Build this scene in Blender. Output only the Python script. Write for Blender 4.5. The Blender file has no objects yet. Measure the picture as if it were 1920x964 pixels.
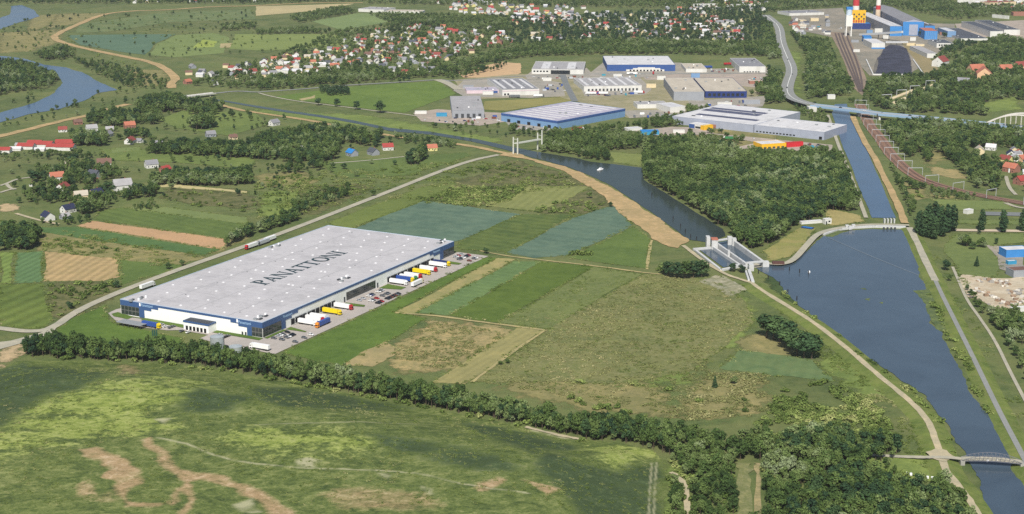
import bpy, bmesh, math, random
import numpy as np
from mathutils import Vector, Matrix

# ------------------------------------------------------------------ camera, sky, sun, exposure
SC = bpy.context.scene
COL = SC.collection
F, H, TH = 2850.0, 325.366, 0.2502002          # focal length in photo pixels, flying height, pitch
cam = bpy.data.cameras.new('camera'); camo = bpy.data.objects.new('camera', cam); COL.objects.link(camo)
cam.sensor_width = 36.0; cam.lens = F / 1920 * 36; cam.clip_start = 1; cam.clip_end = 30000
camo.location = (0, 0, H); camo.rotation_euler = (math.pi / 2 - TH, 0, 0)
SC.camera = camo
SUN = Vector((-0.12, -0.993, 0)).normalized(); ELEV = math.radians(47)
w = bpy.data.worlds.new('World'); SC.world = w; w.use_nodes = True
nt = w.node_tree; bg = nt.nodes['Background']
sky = nt.nodes.new('ShaderNodeTexSky'); sky.sky_type = 'NISHITA'; sky.sun_disc = False
sky.sun_elevation = ELEV; sky.sun_rotation = math.atan2(SUN.x, SUN.y)
sky.air_density = 1.0; sky.dust_density = 1.5
nt.links.new(sky.outputs[0], bg.inputs[0]); bg.inputs[1].default_value = 0.082
sl = bpy.data.lights.new('sun', 'SUN'); sl.energy = 4.6; sl.angle = math.radians(0.6); sl.color = (1, 0.955, 0.88)
so = bpy.data.objects.new('sun', sl); COL.objects.link(so)
d = Vector((SUN.x * math.cos(ELEV), SUN.y * math.cos(ELEV), math.sin(ELEV)))
so.rotation_euler = d.to_track_quat('Z', 'Y').to_euler(); so.location = d * 2000
SC.view_settings.view_transform = 'Standard'; SC.view_settings.look = 'None'
SC.view_settings.exposure = 0.18; SC.view_settings.gamma = 1.0
SC.render.engine = 'CYCLES'
SC.cycles.max_bounces = 5; SC.cycles.diffuse_bounces = 2; SC.cycles.glossy_bounces = 2
SC.cycles.transparent_max_bounces = 12; SC.cycles.volume_bounces = 0
SC.cycles.use_denoising = False

R = random.Random(7)
RN = np.random.RandomState(11)

# ------------------------------------------------------------------ geometry helpers
def P(px, py, z=0.0):
    """the place on the level z that stands at this point of the photograph"""
    u = (px - 960) / F; v = (py - 482) / F
    dy = math.cos(TH) - v * math.sin(TH); dz = -math.sin(TH) - v * math.cos(TH)
    t = (z - H) / dz
    return Vector((u * t, dy * t, z))
def proj(p):
    d = p[1] * math.cos(TH) - (p[2] - H) * math.sin(TH)
    v = -(p[1] * math.sin(TH) + (p[2] - H) * math.cos(TH))
    return 960 + F * p[0] / d, 482 + F * v / d, d
def PW(poly, z=0.0): return [P(x, y, z) for x, y in poly]
def lin(c): return tuple((v / 255 / 12.92 if v / 255 <= 0.04045 else ((v / 255 + 0.055) / 1.055) ** 2.4) for v in c)
def inpoly(x, y, poly):
    x = np.asarray(x, float); y = np.asarray(y, float); r = np.zeros(x.shape, bool)
    n = len(poly); j = n - 1
    for i in range(n):
        xi, yi = poly[i][0], poly[i][1]; xj, yj = poly[j][0], poly[j][1]
        c = ((yi > y) != (yj > y))
        if yi != yj: r ^= c & (x < (xj - xi) * (y - yi) / (yj - yi) + xi)
        j = i
    return r
def sdist(x, y, poly, closed=True):
    """distance to the outline, positive inside"""
    x = np.asarray(x, float); y = np.asarray(y, float); d = np.full(x.shape, 1e9)
    n = len(poly)
    for i in range(n if closed else n - 1):
        ax, ay = poly[i][0], poly[i][1]; bx, by = poly[(i + 1) % n][0], poly[(i + 1) % n][1]
        dx, dy = bx - ax, by - ay; l2 = dx * dx + dy * dy + 1e-9
        t = np.clip(((x - ax) * dx + (y - ay) * dy) / l2, 0, 1)
        d = np.minimum(d, np.hypot(x - ax - t * dx, y - ay - t * dy))
    if closed: d = np.where(inpoly(x, y, poly), d, -d)
    return d
def vnoise(x, y, seed=0):
    xi = np.floor(x).astype(np.int64); yi = np.floor(y).astype(np.int64); fx = x - xi; fy = y - yi
    fx = fx * fx * (3 - 2 * fx); fy = fy * fy * (3 - 2 * fy)
    def h(a, b):
        n = (a * 374761393 + b * 668265263 + seed * 1442695041) & 0x7fffffff
        n = ((n ^ (n >> 13)) * 1274126177) & 0x7fffffff
        return ((n ^ (n >> 16)) & 0xffff) / 65535.0
    return (h(xi, yi) * (1 - fx) + h(xi + 1, yi) * fx) * (1 - fy) + (h(xi, yi + 1) * (1 - fx) + h(xi + 1, yi + 1) * fx) * fy
def fbm(x, y, seed=0, o=4):
    s = 0; a = 0.5
    for i in range(o): s = s + a * vnoise(x * 2 ** i, y * 2 ** i, seed + i); a *= 0.5
    return s
def sstep(a, b, x):
    t = np.clip((x - a) / (b - a), 0, 1); return t * t * (3 - 2 * t)

class MB:
    def __init__(s): s.v = []; s.f = []; s.m = []
    def face(s, pts, m=0):
        i = len(s.v); s.v += [tuple(p) for p in pts]; s.f.append(tuple(range(i, i + len(pts)))); s.m.append(m)
    def box(s, x0, x1, y0, y1, z0, z1, m=0, M=None):
        c = [(x0, y0, z0), (x1, y0, z0), (x1, y1, z0), (x0, y1, z0), (x0, y0, z1), (x1, y0, z1), (x1, y1, z1), (x0, y1, z1)]
        if M is not None: c = [tuple(M @ Vector(p)) for p in c]
        i = len(s.v); s.v += c
        for q in ((0, 3, 2, 1), (4, 5, 6, 7), (0, 1, 5, 4), (1, 2, 6, 5), (2, 3, 7, 6), (3, 0, 4, 7)):
            s.f.append(tuple(i + k for k in q)); s.m.append(m)
        return s
    def prism(s, poly, z0, z1, m=0, top=None):
        n = len(poly); i = len(s.v)
        s.v += [(p[0], p[1], z0) for p in poly] + [(p[0], p[1], z1) for p in poly]
        for k in range(n):
            q = (k + 1) % n; s.f.append((i + k, i + q, i + n + q, i + n + k)); s.m.append(m)
        s.f.append(tuple(i + n + k for k in range(n))); s.m.append(m if top is None else top)
        return s
    def bar(s, a, b, w, h=None, m=0):
        a = Vector(a); b = Vector(b); h = h or w; d = b - a; L = d.length
        if L < 1e-6: return s
        q = d.to_track_quat('X', 'Z').to_matrix().to_4x4(); q.translation = a
        return s.box(0, L, -w / 2, w / 2, -h / 2, h / 2, m, q)
    def tube(s, c, z0, z1, r0, r1, n=16, m=0, cap=True):
        i = len(s.v)
        for z, r in ((z0, r0), (z1, r1)):
            s.v += [(c[0] + r * math.cos(2 * math.pi * k / n), c[1] + r * math.sin(2 * math.pi * k / n), z) for k in range(n)]
        for k in range(n):
            q = (k + 1) % n; s.f.append((i + k, i + q, i + n + q, i + n + k)); s.m.append(m)
        if cap: s.f.append(tuple(i + n + k for k in range(n))); s.m.append(m)
        return s
    def mesh(s, name, mats):
        me = bpy.data.meshes.new(name); me.from_pydata(s.v, [], s.f)
        for m in (mats if isinstance(mats, (list, tuple)) else [mats]): me.materials.append(m)
        if any(s.m): me.polygons.foreach_set('material_index', s.m)
        me.update(); return me
    def build(s, name, mats, parent=None, **k): return link(name, s.mesh(name, mats), parent, **k)
def link(name, me, parent=None, label=None, cat=None, group=None, kind=None):
    o = bpy.data.objects.new(name, me); COL.objects.link(o)
    if parent is not None: o.parent = parent
    return tag(o, label, cat, group, kind)
def tag(o, label=None, cat=None, group=None, kind=None):
    if label: o['label'] = label
    if cat: o['category'] = cat
    if group: o['group'] = group
    if kind: o['kind'] = kind
    return o
def empty(name, loc, rz=0, label=None, cat=None, group=None):
    o = bpy.data.objects.new(name, None); COL.objects.link(o); o.location = loc; o.rotation_euler = (0, 0, rz)
    o.empty_display_size = 1
    return tag(o, label, cat, group)

# ------------------------------------------------------------------ materials
MATS = {}
def base(name):
    m = bpy.data.materials.new(name); m.use_nodes = True; n = m.node_tree
    return m, n, n.nodes['Principled BSDF']
def N(n, t, **k):
    o = n.nodes.new(t)
    for a, v in k.items(): setattr(o, a, v)
    return o
def mixc(n, fac, a, b, mode='MIX'):
    x = N(n, 'ShaderNodeMix', data_type='RGBA', blend_type=mode)
    for s, v in ((0, fac), (6, a), (7, b)):
        if hasattr(v, 'is_linked') or isinstance(v, bpy.types.NodeSocket): n.links.new(v, x.inputs[s])
        else: x.inputs[s].default_value = v if s == 0 else (*v[:3], 1)
    return x.outputs[2]
def mth(n, op, a, b=None, c=None, clamp=False):
    x = N(n, 'ShaderNodeMath', operation=op); x.use_clamp = clamp
    for i, v in enumerate((a, b, c)):
        if v is None: continue
        if isinstance(v, bpy.types.NodeSocket): n.links.new(v, x.inputs[i])
        else: x.inputs[i].default_value = v
    return x.outputs[0]
def noise(n, co, scale, det=4, rough=0.6, dist=0.0):
    x = N(n, 'ShaderNodeTexNoise'); x.inputs['Scale'].default_value = scale; x.inputs['Detail'].default_value = det
    x.inputs['Roughness'].default_value = rough; x.inputs['Distortion'].default_value = dist
    n.links.new(co, x.inputs['Vector']); return x.outputs[0]
def ramp(n, fac, stops):
    x = N(n, 'ShaderNodeValToRGB'); e = x.color_ramp.elements
    while len(e) < len(stops): e.new(0.5)
    for i, (p, c) in enumerate(stops): e[i].position = p; e[i].color = (*c[:3], 1)
    n.links.new(fac, x.inputs[0]); return x.outputs[0]
def mulc(c, k): return tuple(min(1, v * k) for v in c)
ALB = 0.80
def ground_mat(name, col, var=0.35, other=None, omix=0.5, big=90.0, stripe=None, ang=0.0, samt=0.12, fine=1.0, soft=False, speck=None):
    """meadow, crop or bare earth: the colour drifts over tens of metres, mottles over a few, and may run in drilled rows"""
    if name in MATS: return MATS[name]
    m, n, bs = base(name); L = n.links
    co = N(n, 'ShaderNodeTexCoord').outputs['Object']
    c = tuple(v * ALB for v in lin(col))
    a = noise(n, co, 1 / big, 5, 0.62, 0.6); b = noise(n, co, 1 / 9.0, 4, 0.65); f = noise(n, co, 1 / 2.2, 4, 0.75)
    t = mth(n, 'ADD', mth(n, 'MULTIPLY', a, 0.40), mth(n, 'MULTIPLY', b, 0.32)); t = mth(n, 'ADD', t, mth(n, 'MULTIPLY_ADD', f, 0.28 * fine, 0.14 - 0.14 * fine))
    warm = (c[0] * (1 + var * 1.1), c[1] * (1 + var * 0.85), c[2] * (1 + var * 0.7))
    cool = (c[0] * (1 - var), c[1] * (1 - var * 0.82), c[2] * (1 - var * 0.75))
    out = ramp(n, t, [(0.40, cool), (0.5, c), (0.60, warm)])
    if other is not None:
        oc = tuple(v * ALB for v in lin(other))
        g = noise(n, co, 1 / (big * 0.45), 6, 0.68, 1.0)
        g = ramp(n, g, [(0.5 - 0.18 * omix, (0, 0, 0)), (0.62 - 0.06 * omix, (1, 1, 1))])
        out = mixc(n, mth(n, 'MULTIPLY', g, omix), out, oc)
    if speck is not None:
        sc = tuple(v * ALB for v in lin(speck))
        g = noise(n, co, 1 / 3.6, 5, 0.75, 0.6); g = ramp(n, g, [(0.49, (0, 0, 0)), (0.62, (1, 1, 1))])
        out = mixc(n, mth(n, 'MULTIPLY', g, 0.55), out, sc)
    if stripe:
        mp = N(n, 'ShaderNodeMapping'); mp.inputs['Rotation'].default_value = (0, 0, ang); L.new(co, mp.inputs[0])
        wv = N(n, 'ShaderNodeTexWave', wave_type='BANDS', bands_direction='X'); wv.inputs['Scale'].default_value = 0.314 / stripe
        wv.inputs['Distortion'].default_value = 1.2; wv.inputs['Detail'].default_value = 3; wv.inputs['Detail Scale'].default_value = 0.4
        L.new(mp.outputs[0], wv.inputs[0])
        k = mth(n, 'MULTIPLY_ADD', wv.outputs[1], 2 * samt, 1 - samt)
        cb = N(n, 'ShaderNodeCombineColor'); [L.new(k, cb.inputs[i]) for i in range(3)]
        out = mixc(n, 1.0, out, cb.outputs[0], 'MULTIPLY')
    L.new(out, bs.inputs['Base Color']); bs.inputs['Roughness'].default_value = 0.95; bs.inputs['Specular IOR Level'].default_value = 0.1
    bp = N(n, 'ShaderNodeBump'); bp.inputs['Strength'].default_value = 0.5; bp.inputs['Distance'].default_value = 0.5
    L.new(mth(n, 'ADD', f, b), bp.inputs['Height']); L.new(bp.outputs[0], bs.inputs['Normal'])
    if soft:
        at = N(n, 'ShaderNodeAttribute'); at.attribute_name = 'edge'
        e = mth(n, 'ADD', at.outputs['Fac'], mth(n, 'MULTIPLY_ADD', noise(n, co, 1 / 14.0, 6, 0.72), 2.2, -1.1))
        al = mth(n, 'SUBTRACT', mth(n, 'MULTIPLY', e, 4.0), 1.5, clamp=True)
        L.new(al, bs.inputs['Alpha'])
    MATS[name] = m; return m
def flat_mat(name, col, rough=0.7, var=0.12, scale=0.4, metal=0.0, spec=0.3, alb=0.85, streak=False, dirt=None):
    if name in MATS: return MATS[name]
    m, n, bs = base(name); co = N(n, 'ShaderNodeTexCoord').outputs['Object']
    c = tuple(v * alb for v in lin(col))
    if streak:
        mp = N(n, 'ShaderNodeMapping'); mp.inputs['Scale'].default_value = (1, 1, 0.12); n.links.new(co, mp.inputs[0]); co = mp.outputs[0]
    a = noise(n, co, scale, 5, 0.65)
    o = ramp(n, a, [(0.3, mulc(c, 1 - var)), (0.5, c), (0.72, mulc(c, 1 + var))])
    if dirt:
        g = ramp(n, noise(n, co, scale * 0.35, 6, 0.7, 0.5), [(0.52, (0, 0, 0)), (0.7, (1, 1, 1))])
        o = mixc(n, mth(n, 'MULTIPLY', g, 0.5), o, tuple(v * alb for v in lin(dirt)))
    n.links.new(o, bs.inputs['Base Color']); bs.inputs['Roughness'].default_value = rough
    bs.inputs['Metallic'].default_value = metal; bs.inputs['Specular IOR Level'].default_value = spec
    MATS[name] = m; return m
def leaf_mat(name, stops, trans=0.22):
    m = bpy.data.materials.new(name); m.use_nodes = True; n = m.node_tree; L = n.links
    out = n.nodes['Material Output']; n.nodes.remove(n.nodes['Principled BSDF'])
    oi = N(n, 'ShaderNodeObjectInfo'); geo = N(n, 'ShaderNodeNewGeometry'); at = N(n, 'ShaderNodeAttribute'); at.attribute_name = 'tone'
    nz = noise(n, geo.outputs['Position'], 1 / 70.0, 3, 0.6)
    t = mth(n, 'ADD', mth(n, 'MULTIPLY', oi.outputs['Random'], 0.6), mth(n, 'MULTIPLY_ADD', nz, 2.3, -0.95))
    c = ramp(n, t, [(p, tuple(v * 1.12 for v in lin(cc))) for p, cc in stops])
    k = mth(n, 'MULTIPLY_ADD', at.outputs['Fac'], 0.75, 0.74)
    cb = N(n, 'ShaderNodeCombineColor'); [L.new(k, cb.inputs[i]) for i in range(3)]
    c = mixc(n, 1.0, c, cb.outputs[0], 'MULTIPLY')
    df = N(n, 'ShaderNodeBsdfDiffuse'); tr = N(n, 'ShaderNodeBsdfTranslucent'); mx = N(n, 'ShaderNodeMixShader'); mx.inputs[0].default_value = trans
    L.new(c, df.inputs[0]); L.new(c, tr.inputs[0]); L.new(df.outputs[0], mx.inputs[1]); L.new(tr.outputs[0], mx.inputs[2]); L.new(mx.outputs[0], out.inputs[0])
    MATS[name] = m; return m
def water_mat(name, col, rough=0.12, bump=0.035, ior=1.33):
    m, n, bs = base(name); co = N(n, 'ShaderNodeTexCoord').outputs['Object']
    a = noise(n, co, 1 / 60.0, 4, 0.6, 0.8); c = lin(col)
    n.links.new(ramp(n, a, [(0.35, mulc(c, 0.9)), (0.65, mulc(c, 1.1))]), bs.inputs['Base Color'])
    n.links.new(mth(n, 'MULTIPLY_ADD', a, 0.16, rough - 0.05), bs.inputs['Roughness']); bs.inputs['IOR'].default_value = ior
    bp = N(n, 'ShaderNodeBump'); bp.inputs['Strength'].default_value = bump; bp.inputs['Distance'].default_value = 0.3
    n.links.new(noise(n, co, 0.25, 5, 0.65), bp.inputs['Height']); n.links.new(bp.outputs[0], bs.inputs['Normal'])
    MATS[name] = m; return m

# ------------------------------------------------------------------ terrain
HILLPX = [(-420, 860), (-180, 760), (-60, 715), (40, 676), (156, 677), (218, 681), (280, 682), (373, 688), (451, 702), (558, 721), (636, 735), (679, 745),
          (754, 758), (847, 775), (960, 797), (1084, 826), (1159, 831), (1222, 845), (1246, 872), (1250, 964), (1255, 1120), (960, 1250), (300, 1250), (-420, 1250)]
HILL = [tuple(p[:2]) for p in PW(HILLPX)]
def hill_h(x, y):
    s = sdist(x, y, HILL)
    return np.where(s > 0, 13.0 * sstep(0, 75, s) + 3.0 * (fbm(x / 60, y / 60, 3, 3) - 0.45) * sstep(0, 30, s) + 1.2 * (fbm(x / 14, y / 14, 9, 3) - 0.45) * sstep(0, 15, s), 0.0)
def at(px, py, dz=0.0):
    z = 0.0
    for _ in range(8):
        q = P(px, py, z); z = float(hill_h(np.array([q.x]), np.array([q.y]))[0])
    return Vector((q.x, q.y, z + dz))

EXCL = []           # outlines where no tree may grow: (points, margin)
def rough_line(pts, amp, depth=4, closed=True):
    out = list(pts)
    for k in range(depth):
        nx = []; n = len(out)
        for i in range(n if closed else n - 1):
            a = out[i]; b = out[(i + 1) % n]; nx.append(a); d = b - a; L = d.length
            if L > 5: nx.append((a + b) / 2 + Vector((-d.y, d.x, 0)) / L * R.uniform(-1, 1) * min(amp, L * 0.1))
        if not closed: nx.append(out[-1])
        out = nx; amp *= 0.7
    return out
LAY = [0.03]; CNT = [0]
def sheet(name, poly, mat, z=None, rough=1.2, kind='structure', label=None, excl=None, world=False, parent=None):
    """a field, yard or water surface lying on the ground"""
    if z is None: LAY[0] += 0.003; z = LAY[0]
    else: CNT[0] += 1; z += 0.003 * (CNT[0] % 60)
    pts = poly if world else PW(poly)
    pts = rough_line([Vector((p[0], p[1], 0)) for p in pts], rough) if rough else pts
    bm = bmesh.new(); f = bm.faces.new([bm.verts.new((p[0], p[1], z)) for p in pts])
    if f.calc_area() and f.normal.z < 0: pass
    f.normal_update()
    if f.normal.z < 0: f.normal_flip()
    bmesh.ops.triangulate(bm, faces=[f]); me = bpy.data.meshes.new(name); bm.to_mesh(me); bm.free(); me.materials.append(mat)
    if excl is not None: EXCL.append(([(p[0], p[1]) for p in pts], excl))
    return link(name, me, parent, kind=kind, label=label)
def softpatch(name, poly, mat, step=5.0, width=16.0, label=None, kind='structure', gain=1.0):
    """a patch of ground whose rim frays into its surroundings"""
    LAY[0] += 0.003; z = LAY[0]; pts = PW(poly); xy = [(p.x, p.y) for p in pts]; mg = width
    x0 = min(p[0] for p in xy) - mg; x1 = max(p[0] for p in xy) + mg; y0 = min(p[1] for p in xy) - mg; y1 = max(p[1] for p in xy) + mg
    nx = max(2, int((x1 - x0) / step)); ny = max(2, int((y1 - y0) / step))
    X, Y = np.meshgrid(np.linspace(x0, x1, nx), np.linspace(y0, y1, ny)); s = sdist(X, Y, xy)
    e = np.clip(0.5 + s / (2 * width), 0, 1) * gain
    keep = e > 0.02; idx = -np.ones(X.shape, int); V = []; E = []; Fc = []
    for j in range(ny - 1):
        for i in range(nx - 1):
            if keep[j:j + 2, i:i + 2].any():
                q = []
                for (b, a) in ((j, i), (j, i + 1), (j + 1, i + 1), (j + 1, i)):
                    if idx[b, a] < 0: idx[b, a] = len(V); V.append((X[b, a], Y[b, a], z)); E.append(e[b, a])
                    q.append(int(idx[b, a]))
                Fc.append(q)
    me = bpy.data.meshes.new(name); me.from_pydata(V, [], Fc); me.materials.append(mat)
    a = me.attributes.new('edge', 'FLOAT', 'POINT'); a.data.foreach_set('value', E)
    return link(name, me, None, kind=kind, label=label)
def smooth(pts, it=2):
    for _ in range(it):
        o = [pts[0]]
        for a, b in zip(pts, pts[1:]): o += [a * 0.75 + b * 0.25, a * 0.25 + b * 0.75]
        o.append(pts[-1]); pts = o
    return pts
def strip(name, line, width, mat, z=0.36, label=None, kind='structure', excl=2.0, world=False, zs=None, sm=2, rough=0.0, parent=None):
    """a road or path of even width along a line; zs gives its height at each point"""
    CNT[0] += 1; dz = 0.003 * (CNT[0] % 60)
    pts = [Vector(p) for p in line] if world else [P(x, y, (zs[i] if zs else z) + dz) for i, (x, y) in enumerate(line)]
    pts = smooth(pts, sm); V = []; Fc = []; n = len(pts); Lp = []; Rp = []
    for i, p in enumerate(pts):
        d = (pts[min(i + 1, n - 1)] - pts[max(i - 1, 0)]); d.z = 0; d.normalize(); s = Vector((-d.y, d.x, 0))
        wl = width / 2 + (R.uniform(-rough, rough) if rough else 0); wr = width / 2 + (R.uniform(-rough, rough) if rough else 0)
        V += [p + s * wl, p - s * wr]; Lp.append(V[-2]); Rp.append(V[-1])
        if i: Fc.append((2 * i - 2, 2 * i - 1, 2 * i + 1, 2 * i))
    me = bpy.data.meshes.new(name); me.from_pydata([tuple(v) for v in V], [], Fc); me.materials.append(mat)
    if excl is not None: EXCL.append(([(p.x, p.y) for p in Lp + Rp[::-1]], excl))
    return link(name, me, parent, kind=kind, label=label)
def levee(name, line, hgt, crest, run, mat, label, run2=None):
    pts = smooth([P(x, y, hgt) for x, y in line], 2); n = len(pts); V = []; Fc = []; run2 = run2 or run
    for i, p in enumerate(pts):
        d = (pts[min(i + 1, n - 1)] - pts[max(i - 1, 0)]); d.z = 0; d.normalize(); s = Vector((-d.y, d.x, 0))
        for o, z in ((crest / 2 + run, 0.02), (crest / 2 + run * 0.5, hgt * 0.55), (crest / 2, hgt - 0.05), (-crest / 2, hgt - 0.05), (-crest / 2 - run2 * 0.5, hgt * 0.55), (-crest / 2 - run2, 0.02)):
            q = p + s * (o + R.uniform(-0.4, 0.4)); V.append((q.x, q.y, z))
        if i: Fc += [(6 * i - 6 + k, 6 * i - 5 + k, 6 * i + 1 + k, 6 * i + k) for k in range(5)]
    me = bpy.data.meshes.new(name); me.from_pydata(V, [], Fc); me.materials.append(mat); me.shade_smooth()
    return link(name, me, None, kind='structure', label=label)
# ------------------------------------------------------------------ the land
G = ground_mat('meadow grass', (98, 112, 66), 0.34, (132, 132, 86), 0.45, 130)
bm = MB(); bm.face([(-5000, 100, 0), (5000, 100, 0), (5000, 9000, 0), (-5000, 9000, 0)]); bm.build('ground', G, kind='structure', label='green lowland meadow that carries fields, woods and buildings')

# the grassed mound in front, with its bare tracks
st = 1.1
hx = [p[0] for p in HILL]; hy = [p[1] for p in HILL]
x0, x1, y0, y1 = max(min(hx), -420), min(max(hx), 160), max(min(hy), 600), max(hy)
X, Y = np.meshgrid(np.arange(x0, x1, st), np.arange(y0, y1, st)); S = sdist(X, Y, HILL); Z = hill_h(X, Y) + 0.06
wx = X + 5 * (fbm(X / 16, Y / 16, 21, 4) - 0.47) * 2; wy = Y + 5 * (fbm(X / 16, Y / 16, 31, 4) - 0.47) * 2
def hmask(polys, soft, closed=True, wid=0.0, warp=1.0):
    m = np.zeros(X.shape)
    for pl in polys:
        q = [at(a, b)[:2] for a, b in pl]; d = sdist(X + (wx - X) * warp, Y + (wy - Y) * warp, q, closed)
        m = np.maximum(m, sstep(-soft, soft, d) if closed else 1 - sstep(wid * 0.5, wid * 0.5 + soft, d))
    return m
soil = hmask([[(150, 842), (182, 838), (205, 850), (240, 862), (264, 882), (262, 902), (240, 918), (228, 936), (255, 943), (302, 942), (296, 951), (238, 950), (212, 925), (215, 903), (190, 895), (200, 880), (196, 866), (160, 858)],
    [(268, 822), (284, 818), (302, 838), (320, 860), (345, 880), (380, 887), (430, 896), (480, 915), (520, 935), (548, 960), (562, 1000), (505, 1000), (500, 948), (440, 916), (380, 901), (363, 905), (361, 932), (352, 975), (334, 975), (346, 930), (335, 922), (318, 947), (306, 941), (322, 925), (345, 907), (330, 890), (310, 876), (294, 856), (272, 840)],
    [(892, 908), (928, 893), (952, 900), (916, 921), (896, 923)], [(978, 900), (1010, 906), (1052, 914), (1020, 926), (1002, 915)]], 2.6)
soil = np.maximum(soil, 0.85 * hmask([[(152, 902), (166, 899), (181, 910), (179, 928), (162, 927), (149, 915)]], 2))
soil = np.maximum(soil, 0.6 * hmask([[(600, 930), (640, 914), (720, 918), (790, 928), (832, 950), (750, 958), (640, 955)], [(225, 682), (262, 690), (275, 700), (225, 705)], [(150, 930), (205, 925), (210, 940)]], 6))
soil *= 0.55 + 0.9 * np.clip(fbm(X / 7, Y / 7, 41, 4), 0, 0.62)
pale = hmask([[(293, 820), (320, 826), (350, 832), (375, 842), (400, 853), (440, 864), (480, 870), (560, 877), (600, 879), (700, 882), (780, 887), (850, 904), (925, 917), (990, 925)]], 0.8, False, 0.7, 0.1)
pale = np.maximum(pale, 0.7 * hmask([[(1231, 868), (1228, 910), (1225, 990)], [(1222, 868), (1219, 910), (1215, 990)], [(480, 797), (600, 793), (640, 792), (780, 796)]], 0.7, False, 0.5, 0.02))
pale = np.maximum(pale, 0.9 * hmask([[(557, 865), (580, 862), (602, 868), (595, 878), (565, 876)], [(715, 888), (740, 892), (728, 900)], [(785, 915), (806, 920), (800, 930), (788, 926)], [(440, 945), (478, 935), (490, 960), (455, 965)], [(288, 788), (318, 785), (310, 795)], [(1000, 805), (1040, 813), (1082, 821), (1080, 824), (1030, 818), (1000, 810)]], 1.5))
pale *= np.clip(fbm(X / 5, Y / 5, 51, 3) * 2.2 - .3, .2, .85)
dark = hmask([[(-200, 790), (-60, 712), (40, 680), (110, 690), (210, 700), (165, 722), (100, 738), (60, 762), (10, 792), (-120, 850)], [(470, 722), (560, 728), (660, 742), (780, 765), (700, 772), (540, 766), (485, 748)], [(690, 812), (780, 824), (880, 842), (960, 858), (985, 888), (860, 876), (780, 852), (715, 832)],
    [(1030, 850), (1090, 868), (1150, 885), (1180, 872), (1236, 872), (1240, 1010), (1080, 1010), (1075, 930), (1000, 880)], [(370, 728), (480, 745), (430, 768), (340, 772), (330, 748)], [(850, 790), (960, 800), (1080, 840), (1000, 850), (900, 812)]], 10)
light = hmask([[(70, 752), (150, 722), (300, 706), (400, 716), (395, 742), (310, 762), (350, 800), (250, 815), (100, 836), (-20, 872), (-60, 830)], [(480, 800), (620, 800), (700, 830), (640, 860), (500, 860), (400, 820)], [(930, 792), (1000, 812), (970, 830), (880, 812)], [(1090, 833), (1200, 840), (1238, 856), (1190, 868), (1165, 892), (1128, 868)], [(560, 720), (620, 730), (700, 748), (600, 745)]], 14)
streak = fbm(X / 26, Y / 7, 61, 4)
light = np.clip(light * (0.35 + 1.5 * np.clip(streak - 0.25, 0, 1)), 0, 1); dark = np.clip(dark * (0.5 + 1.1 * fbm(X / 20, Y / 9, 71, 4)), 0, 1)
keep = S > -1.5; ny, nx = X.shape; idx = -np.ones(X.shape, int); idx[keep] = np.arange(keep.sum())
q = keep[:-1, :-1] & keep[1:, :-1] & keep[:-1, 1:] & keep[1:, 1:]
Fc = np.stack([idx[:-1, :-1][q], idx[:-1, 1:][q], idx[1:, 1:][q], idx[1:, :-1][q]], 1)
me = bpy.data.meshes.new('grass_mound'); me.from_pydata(np.stack([X[keep], Y[keep], Z[keep]], 1).tolist(), [], Fc.tolist()); me.shade_smooth()
for nm, arr in (('soil', soil), ('pale', pale), ('dark', dark), ('light', light)):
    a = me.attributes.new(nm, 'FLOAT', 'POINT'); a.data.foreach_set('value', np.ascontiguousarray(arr[keep], dtype=np.float32))
m, n, bs = base('mound grass'); co = N(n, 'ShaderNodeTexCoord').outputs['Object']
mp = N(n, 'ShaderNodeMapping'); mp.inputs['Scale'].default_value = (0.75, 1, 1); n.links.new(co, mp.inputs[0])
a1 = noise(n, mp.outputs[0], 1 / 14, 6, 0.68, 1.0); a2 = noise(n, mp.outputs[0], 1 / 4.0, 5, 0.74, 0.6); a3 = noise(n, co, 1 / 1.4, 4, 0.75)
t = mth(n, 'ADD', mth(n, 'MULTIPLY', a1, 0.38), mth(n, 'ADD', mth(n, 'MULTIPLY', a2, 0.40), mth(n, 'MULTIPLY', a3, 0.22)))
def att(nm): o = N(n, 'ShaderNodeAttribute'); o.attribute_name = nm; return o.outputs['Fac']
def k8(c): return tuple(v * ALB for v in lin(c))
col = ramp(n, t, [(0.40, k8((70, 86, 48))), (0.5, k8((104, 118, 64))), (0.60, k8((142, 148, 92)))])
col = mixc(n, mth(n, 'MULTIPLY_ADD', mth(n, 'ADD', att('light'), mth(n, 'MULTIPLY_ADD', mth(n, 'ADD', a1, a2), 1.9, -1.9)), 2.4, -.75, clamp=True), col, ramp(n, t, [(0.40, k8((104, 122, 58))), (0.5, k8((142, 156, 78))), (0.60, k8((176, 182, 112)))]))
col = mixc(n, mth(n, 'MULTIPLY_ADD', mth(n, 'ADD', att('dark'), mth(n, 'MULTIPLY_ADD', mth(n, 'ADD', a1, a2), 1.9, -1.9)), 1.7, -.5, clamp=True), col, ramp(n, t, [(0.42, k8((60, 76, 50))), (0.53, k8((76, 92, 60))), (0.62, k8((100, 116, 74)))]))
col = mixc(n, mth(n, 'MULTIPLY_ADD', att('soil'), 1.05, mth(n, 'MULTIPLY_ADD', a2, 1.6, -0.95), clamp=True), col, ramp(n, t, [(0.38, k8((150, 128, 92))), (0.52, k8((182, 156, 118))), (0.62, k8((206, 184, 150)))]))
col = mixc(n, att('pale'), col, k8((190, 186, 150)))
n.links.new(col, bs.inputs['Base Color']); bs.inputs['Roughness'].default_value = 0.95; bs.inputs['Specular IOR Level'].default_value = 0.1
bp = N(n, 'ShaderNodeBump'); bp.inputs['Strength'].default_value = 0.7; bp.inputs['Distance'].default_value = 0.7
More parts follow.
